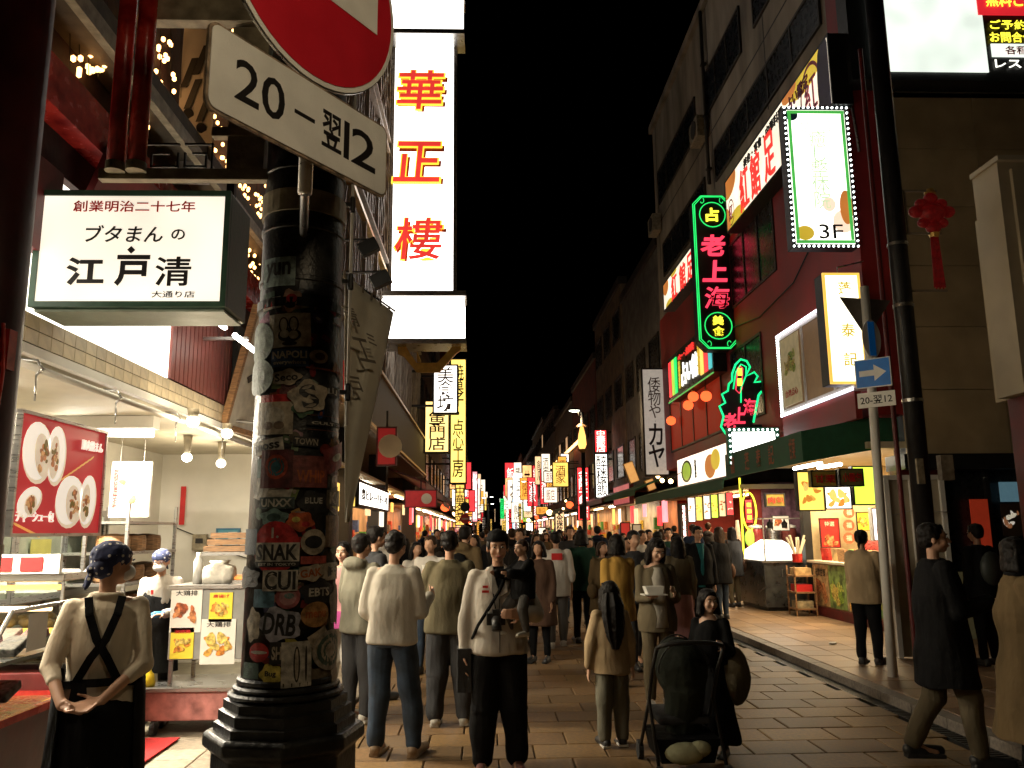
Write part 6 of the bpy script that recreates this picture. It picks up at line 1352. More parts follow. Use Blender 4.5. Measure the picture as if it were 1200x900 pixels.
    if vox < .012:
        for sd in (1,-1):
            e = part('eye', MB().ell(hp(sd*.031,.083,.012),(.0135*hs,.006*hs,.0065*hs),10,7,HR), eyew, r, True); part('iris', MB().ell(hp(sd*.031,.0875,.012),(.006*hs,.004*hs,.006*hs),8,6,HR), iris, e, True)
            part('eyebrow', MB().tube([hp(sd*.014,.089,.028),hp(sd*.031,.091,.034),hp(sd*.05,.08,.029)],[.003*hs,.0035*hs,.002*hs],6), hairmat, r, True)
        part('mouth', MB().ell(hp(0,.0905,-.052),(.022*hs,.006*hs,.0055*hs),10,6,HR), lipm, r, True)
    # ---- clothes
    if top:
        m_ = top['m']; g = top.get('g', .014)*s; hem = top.get('hem', .50)*s; loose = top.get('loose', 1.)
        t = MB(); z0 = hem; R_ = []
        fl_ = top.get('flare', 1.0)
        prof = [(shz+.022*s,.052*f,.044),(shz+.004*s,.08*f,.056),(.77*s,.096*f,.066),(.70*s,.092*f*loose,.070*loose),(.62*s,.089*f*loose,.068*loose),(.56*s,.094*loose,.071*loose),(.52*s,.097*loose,.073*loose)]
        if kid: prof = [(z_-.03*kid*s,a_,c_) for z_,a_,c_ in prof]
        prof = [p_ for p_ in prof if p_[0] > hem+.01*s]+[(hem+.012*s,prof[-1][1]*fl_,prof[-1][2]*fl_),(hem,prof[-1][1]*fl_*(.94 if top.get('rib') else 1),prof[-1][2]*fl_*(.94 if top.get('rib') else 1))]
        ringp = [[up((s*a*girth+g*.6)*cos(q_),(s*c*girth+g*.6)*sin(q_),z) for q_ in [2*pi*i/20 for i in range(20)]] for z,a,c in prof]
        t.rings([[up((.03*s+g*.3)*cos(q_),(.03*s+g*.3)*sin(q_)-.005*s,s*(.852-.03*kid)) for q_ in [2*pi*i/20 for i in range(20)]]]+ringp)
        sl_ = top.get('sleeve', 1.)
        for k in (0,1):
            s_,e_,w_ = J['arm%d' % k]; wid = top.get('arm', 1.)
            t.cap(nk-V(0,0,.036*s),s_,.028*s+g*.2,.027*s+g*.35,12)
            t.cap(s_,e_,.028*s*(1+(wid-1)*.4)+g*.5,.025*s*wid+g*.5,12)
            if sl_ > .5: t.cap(e_,e_+(w_-e_)*(.9 if sl_ >= 1 else .35),.025*s*wid+g*.5,.019*s*wid+g*.45,12)
            if sl_ >= 1 and top.get('rib'): t.cap(e_+(w_-e_)*.82,e_+(w_-e_)*.95,.022*s+g*.4,.017*s+g*.3,12)
        if top.get('hood'):
            t.ell(nk+ln@V(0,-.055*s,-.01*s),(.075*s,.045*s,.04*s),14,8); t.cap(nk+V(.05*s,-.02*s,.0),nk+V(.02*s,.05*s,-.035*s),.02*s,.014*s); t.cap(nk+V(-.05*s,-.02*s,.0),nk+V(-.02*s,.05*s,-.035*s),.02*s,.014*s)
        if top.get('collar'):
            for q_ in range(10):
                a0 = 2*pi*q_/10; a1 = a0+2*pi/10; t.cap(nk+ln@V(.042*s*cos(a0),.04*s*sin(a0)-.003,-.006*s),nk+ln@V(.042*s*cos(a1),.04*s*sin(a1)-.003,-.006*s),.011*s,.011*s,6)
        o = part(top.get('name','jacket'), t, m_, r); JOBS.append((o, max(vox*1.25,.009), 3, top.get('fold',.012), foldtex))
    if bottom:
        m_ = bottom['m']; g = bottom.get('g', .012)*s; t = MB()
        if bottom.get('skirt'):
            hz = bottom['skirt']*s; fl_ = bottom.get('flare', 1.5)
            t.rings([[pel+V(s*.09*a*cos(q_),s*.075*a*sin(q_),z-hipz) for q_ in [2*pi*i/20 for i in range(20)]] for z,a in ((.60*s,.95),(.54*s,1.12),(hipz,1.2),((hipz+hz)/2,1.2*(1+fl_)/2),(hz,1.2*fl_))])
        else:
            t.rings([[pel+V((s*.088+g*.5)*a*cos(q_),(s*.07+g*.5)*a*sin(q_),z-hipz) for q_ in [2*pi*i/20 for i in range(20)]] for z,a in ((.59*s,.95),(.55*s,1.08),(hipz,1.12),(hipz-.04*s,1.0))])
            wd = bottom.get('wide', 1.)
            for k in (0,1):
                h_,k_,a_ = J['leg%d' % k]; e_ = a_-(a_-k_).normalized()*-.0; t.cap(h_,k_,.050*s+g*.8,.034*s*wd+g*.8,14); t.cap(k_,a_+V(0,0,.018*s),.034*s*wd+g*.8,.021*s*wd+g*.7,14)
        o = part(bottom.get('name','trousers'), t, m_, r); JOBS.append((o, max(vox*1.25,.009), 3, bottom.get('fold',.014), foldtex))
    if shoe:
        sm_ = mat('shoe_%02x%02x%02x' % tuple(int(c*255) for c in shoe), shoe, .45, var=.2, scale=20)
        for k in (0,1):
            a_ = J['leg%d' % k][2]; zf = 0.0 if a_.z-an < .03 else a_.z-an; t = MB(); yaw_ = (-.15,.15)[k]; dv = V(sin(-yaw_),cos(yaw_),0)
            t.cap(V(a_.x,a_.y,zf+.032*s)-dv*.018*s, V(a_.x,a_.y,zf+.024*s)+dv*.115*s, .028*s,.023*s,12); t.cap(V(a_.x,a_.y,zf+.04*s),V(a_.x,a_.y,zf+.06*s),.026*s,.023*s,12)
            t.box((a_.x-.024*s,a_.y-.035*s,zf),(a_.x+.026*s,a_.y+.125*s,zf+.016*s))
            o = part('shoe', t, sm_, r); JOBS.append((o, max(vox,.008), 2, 0, None))
    # ---- hair
    t = MB(); rdh = random.Random(int(H*1000)+len(label)); hm = hairmat; hdisp = .007
    hh = lambda c, rr: t.ell(hp(*c), tuple(x*hs for x in rr), 16, 10, HR)
    if hair in ('short','long','bob','tail','fringe','band'):
        hh((0,-.024,.05),(.084,.094,.078)); hh((0,-.05,.005),(.072,.062,.07))
        for sd in (1,-1): hh((sd*.062,-.012,.03),(.022,.055,.045))
        n_ = 26 if vox < .012 else 8
        for i in range(n_):
            a = rdh.uniform(-.35,pi+.35); x,y = .074*cos(a), .085*sin(a)-.018; z = .075+rdh.uniform(-.01,.02); L = rdh.uniform(.025,.05) if y > 0 else rdh.uniform(.05,.09)
            if hair == 'band' and y > 0: continue
            t.cap(hp(x*.9,y*.9,z), hp(x*1.08,y*1.06,z-L), .014*hs, .005*hs, 6)
    if hair == 'long' or hair == 'bob':
        L = .36 if hair == 'long' else .12
        for i in range(13):
            a = -pi/2+(i-6)*.30; x,y = .078*cos(a), .075*sin(a)-.02; w_ = rdh.uniform(-.01,.01)
            t.cap(hp(x,y,.03), hp(x*1.15+w_,y*1.05,-.10), .026*hs,.026*hs,8); 
            if hair == 'long': t.cap(hp(x*1.15+w_,y*1.05,-.10), hp(x*.95+w_*2,y*.9-.04,-L+rdh.uniform(-.04,.02)), .026*hs,.010*hs,8)
    if hair == 'tail': t.cap(hp(0,-.11,.02),hp(0,-.15,-.12),.03*hs,.014*hs,10)
    if hair == 'bandana':
        hdisp = .006; hh((0,-.02,.045),(.09,.105,.082)); hh((0,-.055,.0),(.076,.062,.075)); t.cap(hp(0,-.10,-.03),hp(.02,-.13,-.12),.022*hs,.012*hs,8); t.cap(hp(0,-.10,-.03),hp(-.03,-.12,-.11),.022*hs,.012*hs,8); hh((0,-.115,-.025),(.026,.02,.022))
    if hair == 'baby': hh((0,-.02,.045),(.081,.093,.078)); hh((0,-.045,.0),(.068,.06,.06))
    o = part('headscarf' if hair == 'bandana' else 'hair', t, hm, r); JOBS.append((o, max(vox*.8,.006), 1, hdisp*(1 if vox < .012 else .7), hairtex))
    if hair == 'band':
        part('headband', MB().rings([[hp(x*cos(q_),x2*sin(q_)-.014,z) for q_ in [2*pi*i/24 for i in range(24)]] for x,x2,z in ((.082,.1,.052),(.084,.1,.075),(.06,.075,.125),(.02,.03,.14))]), extra or black, r, True)
    J['hp'] = hp; J['up'] = up; J['s'] = s; J['HR'] = HR; J['hs'] = hs
    return r, J
def wid_(w): return w
def local_part(r, name, mb, m, smooth=False, job=None, parent=None, label=None):
    """accessory given in the person's own frame"""
    o = bpy.data.objects.new(name, mb.mesh(name, Vector((0,0,0)), smooth)); COL.objects.link(o); o.data.materials.append(m); o.parent = parent or r
    if label: o['label'] = label
    if job: JOBS.append((o,)+job)
    return o
# inside person() parts are written in the local frame, so mesh offset must be zero
_wl = wloc
_part = part
class _Loc: on = False
def wloc(o):
    if _Loc.on: return Vector((0,0,0))
    return _wl(o)
_Loc.on = True

# polka dot headscarf
def dotmat():
    m = mat('navy_dot_cloth', (.02,.03,.09), .8, var=.2, bump=.3, bscale=200); nt = m.node_tree; b = nt.nodes['Principled BSDF']; N = nt.nodes.new
    tc = N('ShaderNodeTexCoord'); vo = N('ShaderNodeTexVoronoi'); vo.inputs['Scale'].default_value = 34; vo.inputs['Randomness'].default_value = .35
    lt = N('ShaderNodeMath'); lt.operation = 'LESS_THAN'; lt.inputs[1].default_value = .27
    mx = N('ShaderNodeMix'); mx.data_type = 'RGBA'; old = b.inputs['Base Color'].links[0].from_socket
    nt.links.new(tc.outputs['Object'], vo.inputs['Vector']); nt.links.new(vo.outputs['Distance'], lt.inputs[0]); nt.links.new(lt.outputs[0], mx.inputs['Factor'])
    nt.links.new(old, mx.inputs[6]); mx.inputs[7].default_value = (.55,.53,.5,1); nt.links.new(mx.outputs[2], b.inputs['Base Color']); return m
dots = dotmat(); maskm = mat('white_mask', (.7,.7,.68), .8, bump=.3)
ivory = cloth('ivory', (.72,.63,.48)); blackc = cloth('black', (.007,.007,.0075)); charc = cloth('charcoal', (.04,.04,.042)); navy = cloth('navy', (.012,.018,.035)); denim = mat('denim', (.018,.03,.05), .9, var=.35, scale=10, bump=.6, bscale=300, bdist=.002)
olive = cloth('olive', (.10,.085,.05)); greyg = cloth('grey_green', (.17,.16,.12)); lgrey = cloth('light_grey', (.42,.39,.33)); offw = cloth('off_white', (.52,.48,.42)); tealc = cloth('teal', (.02,.13,.14)); tan = cloth('tan', (.13,.09,.045)); beigec = cloth('beige', (.46,.34,.2)); khaki = cloth('khaki', (.13,.105,.065)); mustard = cloth('mustard', (.38,.22,.05)); dgreen = cloth('dark_green', (.015,.045,.03)); redc = cloth('red', (.3,.02,.02)); pinkc = cloth('pink', (.5,.25,.25)); brownc = cloth('brown', (.08,.045,.03)); greyc = cloth('grey', (.09,.085,.08)); pinkbag = cloth('magenta', (.45,.08,.25))
def at_px(px, Y, gz=0): return (G(px, Y), Y, gz)
def mask_on(r, J):
    hp = J['hp']; local_part(r, 'face_mask', MB().ell(hp(0,.062,-.035),(.062*J['hs'],.052*J['hs'],.045*J['hs']),16,10,J['HR']), maskm, True)
# clerk seen from behind
r, J = person('shop clerk in spotted navy headscarf seen from behind with hands clasped', at_px(131,4.35), R(20), 1.66, 'f', .0075,
    arms=((V(.14,-.30,-.97),V(-.60,-.45,-.52),V(-.9,-.35,-.15),V(0,-.3,1)),(V(-.24,-.26,-.93),V(.28,-.60,-.5),V(.9,-.3,-.2),V(0,-.3,1))),
    head=(R(-66),R(-4)), top=dict(m=ivory,g=.011,hem=.50,loose=1.02,sleeve=.7,name='shirt',fold=.012,collar=1,arm=1.0), bottom=dict(m=blackc,skirt=.10,flare=1.25,name='long_apron_skirt'), hair='bandana', hairmat=dots, sk=skin, curl=(.7,.7), girth=1.02)
mask_on(r, J); s = J['s']; up = J['up']
st = MB()
def strap(pts, w=.019, t_=.006):
    for i in range(len(pts)-1):
        a, b = V(*pts[i]), V(*pts[i+1]); d = (b-a); n_ = V(0,-1,.1) ; st.ob((a+b)/2, d, n_.cross(d).normalized(), d.length+.012, w*2, t_*2)
yb = -.162
strap([(-.075,-.075,s*.835),(-.062,-.125,s*.79),(-.02,-.150,s*.72),(.03,-.158,s*.67),(.08,-.150,s*.61)]); strap([(.075,-.075,s*.835),(.062,-.125,s*.79),(.02,-.150,s*.72),(-.04,-.158,s*.67),(-.10,-.148,s*.60)])
strap([(-.15,-.09,s*.592),(-.08,-.148,s*.60),(0,-.163,s*.60),(.08,-.15,s*.60),(.15,-.09,s*.592)]); strap([(-.09,-.165,s*.60),(-.10,-.175,s*.55),(-.095,-.178,s*.50)],.02); strap([(-.07,-.165,s*.60),(-.06,-.178,s*.56),(-.065,-.18,s*.51)],.02)
local_part(r, 'apron_strap', st, blackc)
ap = MB(); ap.rings([[V((.205+e)*cos(q_),(.155+e)*sin(q_),z) for q_ in [R(-38)+R(256)*i/16 for i in range(17)]]+[V((.195+e)*cos(q_),(.147+e)*sin(q_),z) for q_ in [R(218)-R(256)*i/16 for i in range(17)]] for z,e in ((s*.64,0),(s*.52,.01),(s*.3,.03))]); local_part(r,'apron', ap, blackc, True)
# clerk facing the table
r, J = person('shop clerk in spotted navy headscarf, mask, black apron and blue gloves', at_px(193,7.95), R(180+6), 1.56, 'f', .009,
    arms=((V(.15,.15,-1),V(-.35,.95,.05),V(-.6,.8,0),V(0,0,-1)),(V(-.15,.15,-1),V(.35,.95,.0),V(.6,.8,0),V(0,0,-1))), head=(0,R(-18)), top=dict(m=offw,g=.016,hem=.5,name='shirt',loose=1.05), bottom=dict(m=blackc), hair='bandana', hairmat=dots, sk=skin2)
mask_on(r, J); s = J['s']
ap = MB(); ap.rings([[V((.165+e)*cos(q_),(.125+e)*sin(q_),z) for q_ in [R(10)+R(160)*i/12 for i in range(13)]]+[V((.155+e)*cos(q_),(.115+e)*sin(q_),z) for q_ in [R(170)-R(160)*i/12 for i in range(13)]] for z,e in ((s*.79,-.035),(s*.72,.0),(s*.6,.01),(s*.3,.04))]); local_part(r,'apron', ap, blackc, True)
for k in (0,1): local_part(r,'glove', MB().cap(J['arm%d' % k][2], J['hand%d' % k], .026,.03,10).cap(J['hand%d' % k],J['hand%d' % k]+V((-.04,.04)[k],.04,-.01),.028,.016,8), mat('blue_glove',(.03,.2,.5),.5), True)
for k,c_ in enumerate((redprint,whitep)): local_part(r,'badge', MB().box((.03+.03*k,.128,s*.74),(.05+.03*k,.135,s*.765)), c_)
# white sweatshirt man
r, J = person('man from behind in a light grey sweatshirt and dark jeans right of the column', at_px(462,6.75), R(-12), 1.70, 'm', .0085,
    arms=((V(.18,.1,-1),V(.05,.9,.35),V(0,1,.3),V(-1,0,0)),(V(-.18,.0,-1),V(.25,.75,-.45))), legs=((V(.16,.03,-1),V(.10,-.08,-1)),(V(-.05,.02,-1),V(-.02,-.05,-1))), head=(R(-5),R(-10)),
    top=dict(m=lgrey,g=.02,hem=.49,rib=1,loose=1.1,arm=1.2,name='sweatshirt',fold=.02), bottom=dict(m=denim,wide=1.25,g=.018,name='jeans',fold=.02), hair='short', shoe=(.22,.15,.09), girth=1.05)
s = J['s']; local_part(r,'belt', MB().rings([[V(.175*cos(q_),.14*sin(q_),z) for q_ in [2*pi*i/20 for i in range(20)]] for z in (s*.49,s*.505)]), blackc)
# hooded jacket
r, J = person('man in a grey green hooded jacket between the column and the light grey sweatshirt', at_px(424,7.9), R(-35), 1.68, 'm', .009,
    arms=((V(.2,.2,-1),V(.0,.9,.2)),(V(-.25,.25,-.9),V(.1,1,.1),V(.1,1,.1))), top=dict(m=greyg,g=.026,hem=.47,hood=1,rib=1,loose=1.12,arm=1.25,name='hooded_jacket',fold=.02), bottom=dict(m=charc,wide=1.2,g=.018), hair='short', shoe=(.5,.48,.42))
local_part(r,'phone', MB().ob(J['hand1']+V(0,.03,.03),(1,0,0),(0,.3,1),.075,.15,.01), black)
# girl in pink
r, J = person('woman in a pink top and pale trousers holding a magenta bag behind the column', at_px(403,8.8), R(170), 1.6, 'f', .010,
    top=dict(m=pinkc,g=.018,hem=.5), bottom=dict(m=offw,wide=1.3,g=.018), hair='bob', sk=skin2, shoe=(.5,.48,.45))
local_part(r,'bag', MB().ob(V(-.02,.2,1.0*.83),(1,0,0),Z_,.34,.16,.09), pinkbag)
r, J = person('man with dark hair looking over behind the light grey sweatshirt', at_px(440,8.9), R(-60), 1.76, 'm', .010, top=dict(m=charc,g=.022,hem=.47,collar=1), bottom=dict(m=blackc), hair='short')
# olive jacket
r, J = person('man from behind in an olive jacket and dark wide trousers holding a paper cup', at_px(527,7.7), R(-3), 1.70, 'm', .0085,
    arms=((V(.14,-.05,-1),V(.02,.12,-1)),(V(-.3,.1,-.95),V(-.1,.85,.55),V(0,.6,.8),V(1,0,0))), legs=((V(.08,.06,-1),V(.04,-.02,-1)),(V(-.06,-.02,-1),V(-.02,-.04,-1))),
    top=dict(m=olive,g=.028,hem=.47,rib=1,loose=1.12,arm=1.25,collar=1,fold=.022), bottom=dict(m=charc,wide=1.4,g=.022,fold=.02), hair='short', shoe=(.5,.48,.42), girth=1.05)
local_part(r,'paper_cup', MB().lathe(J['hand1']+V(.02,.03,-.02),[(.028,0),(.038,.1)],12), whitep)
# man carrying the baby
r, J = person('man facing the camera in a pale zipped jacket and black headband carrying a baby', at_px(583,6.25), R(183), 1.69, 'm', .0075,
    arms=((V(.22,-.05,-1),V(.08,.12,-1),V(.0,.2,-1),V(-1,.2,0)),(V(-.34,.1,-.85),V(.42,.88,.12),V(.9,.4,.0),V(0,-1,0))), legs=((V(.05,.06,-1),V(.03,-.03,-1)),(V(-.07,-.02,-1),V(-.03,-.03,-1))), head=(0,R(-3)),
    top=dict(m=offw,g=.02,hem=.485,rib=1,loose=1.08,arm=1.12,name='jacket',fold=.014,collar=1), bottom=dict(m=blackc,wide=1.4,g=.024,fold=.02), hair='band', extra=blackc, shoe=(.12,.05,.04), girth=1.1, curl=(.5,.6))
s = J['s']; up = J['up']
local_part(r,'zip', MB().box((-.003,.16,s*.50),(.003,.172,s*.72)), greyc)
local_part(r,'inner_shirt', MB().prism([V(-.05,.075,s*.85),V(.05,.075,s*.85),V(0,.158,s*.745)],(0,.012,.006)), blackc)
for sd in (1,-1): local_part(r,'lapel', MB().prism([V(sd*.045,.075,s*.862),V(sd*.09,.085,s*.83),V(sd*.055,.168,s*.745),V(sd*.008,.172,s*.73)],(0,.014,.004)), offw)
local_part(r,'chest_print', MB().box((.075,.152,s*.745),(.125,.158,s*.755)).box((.08,.152,s*.765),(.12,.158,s*.775)), mat('red_print',(.55,.02,.02),.5))
local_part(r,'strap', MB().tube([V(-.075,.0,s*.85),V(-.055,.12,s*.82),V(.0,.178,s*.755),(.08,.182,s*.68),(.155,.15,s*.61),(.19,.04,s*.55)],.013,6).tube([V(.05,.06,s*.84),V(.05,.15,s*.77),V(.03,.18,s*.68)],.004,5), blackc, True)
cmr = MB(); cc_ = V(.03,.215,s*.64)
cm = local_part(r,'camera', cmr.box(cc_-V(.065,.03,.04),cc_+V(.065,.03,.04)).box(cc_+V(-.025,-.03,.04),cc_+V(.025,.025,.065)), black)
local_part(r,'lens', MB().tube([cc_+V(0,.03,0),cc_+V(0,.07,-.03),cc_+V(0,.085,-.07)],.034,16), black, True, parent=cm); local_part(r,'dial', MB().tube([cc_+V(.045,0,.04),cc_+V(.045,0,.05)],.012,12), steel, parent=cm)
local_part(r,'shoulder_bag', MB().ob(V(.25,-.03,s*.42),(0,1,0),Z_,.20,.30,.1), charc)
ML = Vector(at_px(583,6.25)); mrot = Matrix.Rotation(R(183),3,'Z')
# baby on his left arm
bl = ML + mrot @ V(-.175,.17,0); bz = .70*1.69-.30
r, J = person('baby in a black jacket with white shoes carried on the man\'s arm', (bl.x,bl.y,.965), R(125), .70, 'm', .0065, kid=1.0,
    arms=((V(.2,.6,-.5),V(-.1,.9,.1)),(V(-.2,.6,-.5),V(.1,.8,.1))), legs=((V(.35,.55,-.7),V(0,-.2,-1)),(V(-.35,.55,-.7),V(0,-.2,-1))),
    top=dict(m=blackc,g=.05,hem=.42,loose=1.25,arm=1.5), bottom=dict(m=greyc,g=.03), hair='baby', hairmat=hairb, sk=skin2, shoe=(.6,.58,.52))
# woman with food tray
r, J = person('long haired woman looking down at a white food box in her hand', at_px(766,8.3), R(186), 1.62, 'f', .008,
    arms=((V(.1,.15,-1),V(-.15,.9,.12),V(0,1,.1),V(0,0,1)),(V(-.15,.1,-1),V(.3,.8,.25))), head=(R(4),R(-24)), top=dict(m=khaki,g=.018,hem=.44,loose=1.1,hood=1,name='cardigan',fold=.018), bottom=dict(m=khaki,wide=1.1), hair='long', sk=skin2, shoe=(.3,.28,.25))
s = J['s']; h0 = J['hand0']
local_part(r,'tee', MB().rings([[V((.085+e)*cos(q_),(.10+e)*sin(q_)+.045,z) for q_ in [R(15)+R(150)*i/10 for i in range(11)]]+[V((.08+e)*cos(q_),(.08+e)*sin(q_)+.04,z) for q_ in [R(165)-R(150)*i/10 for i in range(11)]] for z,e in ((s*.82,-.035),(s*.76,.005),(s*.6,.012),(s*.47,.02))]), lgrey, True)
local_part(r,'food_tray', MB().box(h0+V(-.10,-.05,.02),h0+V(.12,.11,.03)), whitep); local_part(r,'food_box', MB().prism([h0+V(-.06,-.02,.03),h0+V(.08,-.02,.03),h0+V(.1,-.04,.1),h0+V(-.08,-.04,.1)],(0,.11,0)), whitep)
# girl from behind
r, J = person('young girl from behind with long black hair, beige sweater and grey green trousers', at_px(712,6.9), R(8), 1.27, 'f', .0075, kid=.35,
    arms=((V(.22,.0,-1),V(.1,.1,-1)),(V(-.25,.0,-1),V(-.1,.08,-1))), top=dict(m=beigec,g=.022,hem=.44,loose=1.12,flare=1.05,arm=1.2,name='sweater',fold=.014), bottom=dict(m=greyg,wide=1.35,g=.018,fold=.014), hair='long', shoe=(.03,.03,.03), sk=skin2)
local_part(r,'hair_fall', MB().rings([[V(a_*cos(q_)*(1+.1*sin(q_*5)),b_*sin(q_)*(1+.25*sin(q_*7))+y_,z) for q_ in [2*pi*i/28 for i in range(28)]] for z,a_,b_,y_ in ((1.20,.06,.04,-.05),(1.10,.095,.06,-.085),(.98,.09,.045,-.115),(.86,.07,.03,-.13),(.76,.03,.015,-.135))]), hairm, False, (.0065,1,.004,hairtex))
for k in (0,1): local_part(r,'shoe_stripe', MB().box((J['leg%d' % k][2].x-.034,J['leg%d' % k][2].y-.05,.004),(J['leg%d' % k][2].x+.034,J['leg%d' % k][2].y+.05,.02)), whitep)
# woman in mustard behind
r, J = person('woman with dark hair in a mustard coat hurrying behind the young girl', at_px(722,9.6), R(18), 1.66, 'f', .010, arms=((V(.1,.25,-1),V(0,.4,-.9)),(V(-.1,-.2,-1),V(0,.2,-.9))), legs=((V(0,.3,-1),V(0,.0,-1)),(V(0,-.25,-1),V(0,-.35,-1))),
    top=dict(m=mustard,g=.02,hem=.42,loose=1.1,flare=1.1,arm=1.15), bottom=dict(m=dgreen), hair='bob')
# child with brown skirt beside stroller
r, J = person('small child in a dark cap, khaki coat and long dark skirt beside the stroller', at_px(826,6.6), R(150), 1.22, 'f', .008, kid=.4, head=(R(40),0), arms=((V(.15,.2,-1),V(.1,.6,.3)),(V(-.2,.3,-.8),V(.0,.9,.3))),
    top=dict(m=blackc,g=.028,hem=.55,loose=1.15), bottom=dict(m=blackc,skirt=.08,flare=1.5,name='skirt'), hair='bob', sk=skin2)
local_part(r,'shoulder_bag', MB().ell(V(-.17,-.03,.58),(.12,.10,.22),14,9), khaki, True, (.01,2,.01,foldtex))
# right side people
r, J = person('man in a long black coat and khaki trousers walking past the pale pole', at_px(1092,6.2), R(-96), 1.74, 'm', .0075,
    arms=((V(.08,.2,-1),V(-.1,.9,.25),V(-.1,.9,.2),V(0,0,-1)),(V(-.12,-.1,-1),V(-.05,.2,-1))), legs=((V(.0,.28,-1),V(0,.08,-1)),(V(0,-.16,-1),V(0,-.5,-1))), head=(R(-18),R(4)),
    top=dict(m=blackc,g=.03,hem=.33,loose=1.15,flare=1.2,arm=1.25,collar=1,name='coat',fold=.02), bottom=dict(m=khaki,wide=1.2,g=.016), hair='short', girth=1.05, curl=(.3,.4))
r, J = person('woman in a long tan coat cut off by the right edge of the picture', at_px(1187,5.6), R(-105), 1.62, 'f', .0075, head=(R(-10),R(0)), arms=((V(.1,.25,-1),V(.0,.5,-.8)),(V(-.12,.0,-1),V(-.05,.5,-.9))),
    top=dict(m=tan,g=.032,hem=.2,loose=1.2,flare=1.5,arm=1.3,collar=1,name='coat',fold=.022), bottom=dict(m=blackc), hair='bob')
local_part(r,'scarf', MB().ell(J['neck']+V(0,.0,.0),(.085,.08,.045),16,9), blackc, True, (.008,2,.01,foldtex)); local_part(r,'bag_strap', MB().tube([V(.12,-.05,J['s']*.82),V(.16,0,J['s']*.7),V(.17,.02,J['s']*.6)],.012,6), blackc)
r, J = person('person in a beige jacket with a ponytail behind the pale pole', (4.62,10.1,.086), R(-40), 1.58, 'f', .0095, top=dict(m=beigec,g=.028,hem=.45,loose=1.15,arm=1.2), bottom=dict(m=blackc,g=.02), hair='tail', arms=((V(.1,.2,-1),V(0,.9,.2)),(V(-.1,.3,-1),V(.1,.8,.3))))
r, J = person('stall clerk in a patterned red top behind the counter', (6.95,14.6,.09), R(130), 1.66, 'm', .012, top=dict(m=mat('red_pattern',(.4,.05,.04),.8,var=.8,scale=50),g=.02,hem=.45), bottom=dict(m=blackc), hair='short')
r, J = person('person in black seen from behind at the dark side shop', (5.95,9.9,.086), R(15), 1.64, 'f', .010, top=dict(m=blackc,g=.03,hem=.4,loose=1.15), bottom=dict(m=blackc), hair='short')
local_part(r,'backpack', MB().ell(V(0,-.17,1.12),(.15,.09,.2),14,9), mat('bag_nylon',(.03,.035,.03),.5), True)
r, J = person('man in an open black jacket over a teal sweatshirt by the kerb', at_px(817,13.2), R(185), 1.74, 'm', .010, top=dict(m=blackc,g=.03,hem=.48,loose=1.15,arm=1.3), bottom=dict(m=blackc,wide=1.3,g=.02), hair='fringe')
local_part(r,'sweatshirt', MB().rings([[V((.06)*cos(q_),(.10)*sin(q_)+.075,z) for q_ in [R(5)+R(170)*i/10 for i in range(11)]]+[V(.055*cos(q_),.09*sin(q_)+.06,z) for q_ in [R(175)-R(170)*i/10 for i in range(11)]] for z in (1.47,1.2,.80)]), tealc, True)
r, J = person('person in a white shirt with a red print on the back walking away', at_px(651,12.6), R(0), 1.68, 'm', .010, top=dict(m=offw,g=.028,hem=.44,loose=1.15,arm=1.3,sleeve=.7,name='shirt'), bottom=dict(m=greyc,g=.02), hair='short', shoe=(.4,.38,.35), legs=((V(.02,.15,-1),V(0,.0,-1)),(V(-.02,-.1,-1),V(0,-.3,-1))))
local_part(r,'back_print', MB().box((-.08,-.152,1.26),(.08,-.146,1.36)), mat('red_print',(.55,.02,.02),.5))
r, J = person('person in a dark green jacket walking away beside the white shirt', at_px(681,13.0), R(4), 1.70, 'm', .011, top=dict(m=dgreen,g=.028,hem=.46,loose=1.15), bottom=dict(m=blackc), hair='bob')
r, J = person('woman in a pale pink long dress partly hidden behind the food box woman', at_px(793,11.2), R(10), 1.6, 'f', .011, top=dict(m=khaki,g=.024,hem=.45), bottom=dict(m=pinkc,skirt=.12,flare=1.4,name='skirt'), hair='long')
# ------- crowd prototypes and copies
def proto(k, sex, away, stride, topd, botd, hair, H):
    w_ = .22 if stride else .03
    return person('', (0,0,0), 0 if away else pi, H, sex, .016, legs=((V(.02,w_,-1),V(0,w_*.2,-1)),(V(-.02,-w_,-1),V(0,-w_*1.6,-1))) , arms=((V(.16,-w_,-1),V(.04,.1,-1)),(V(-.16,w_,-1),V(-.04,.4,-1))), top=topd, bottom=botd, hair=hair)[0]
PR = [proto(0,'m',1,1,dict(m=blackc,g=.028,hem=.46,loose=1.12),dict(m=blackc),'short',1.72), proto(1,'f',1,0,dict(m=charc,g=.03,hem=.38,loose=1.15,flare=1.1),dict(m=denim),'long',1.6),
      proto(2,'m',0,1,dict(m=navy,g=.028,hem=.47,loose=1.12),dict(m=charc),'short',1.73), proto(3,'f',0,0,dict(m=brownc,g=.03,hem=.30,loose=1.15,flare=1.25),dict(m=blackc),'bob',1.59),
      proto(4,'m',1,0,dict(m=greyc,g=.03,hem=.46,loose=1.15,hood=1),dict(m=blackc,wide=1.3),'short',1.75), proto(5,'f',0,1,dict(m=olive,g=.028,hem=.45,loose=1.12),dict(m=blackc,skirt=.2,flare=1.4,name='skirt'),'long',1.62)]
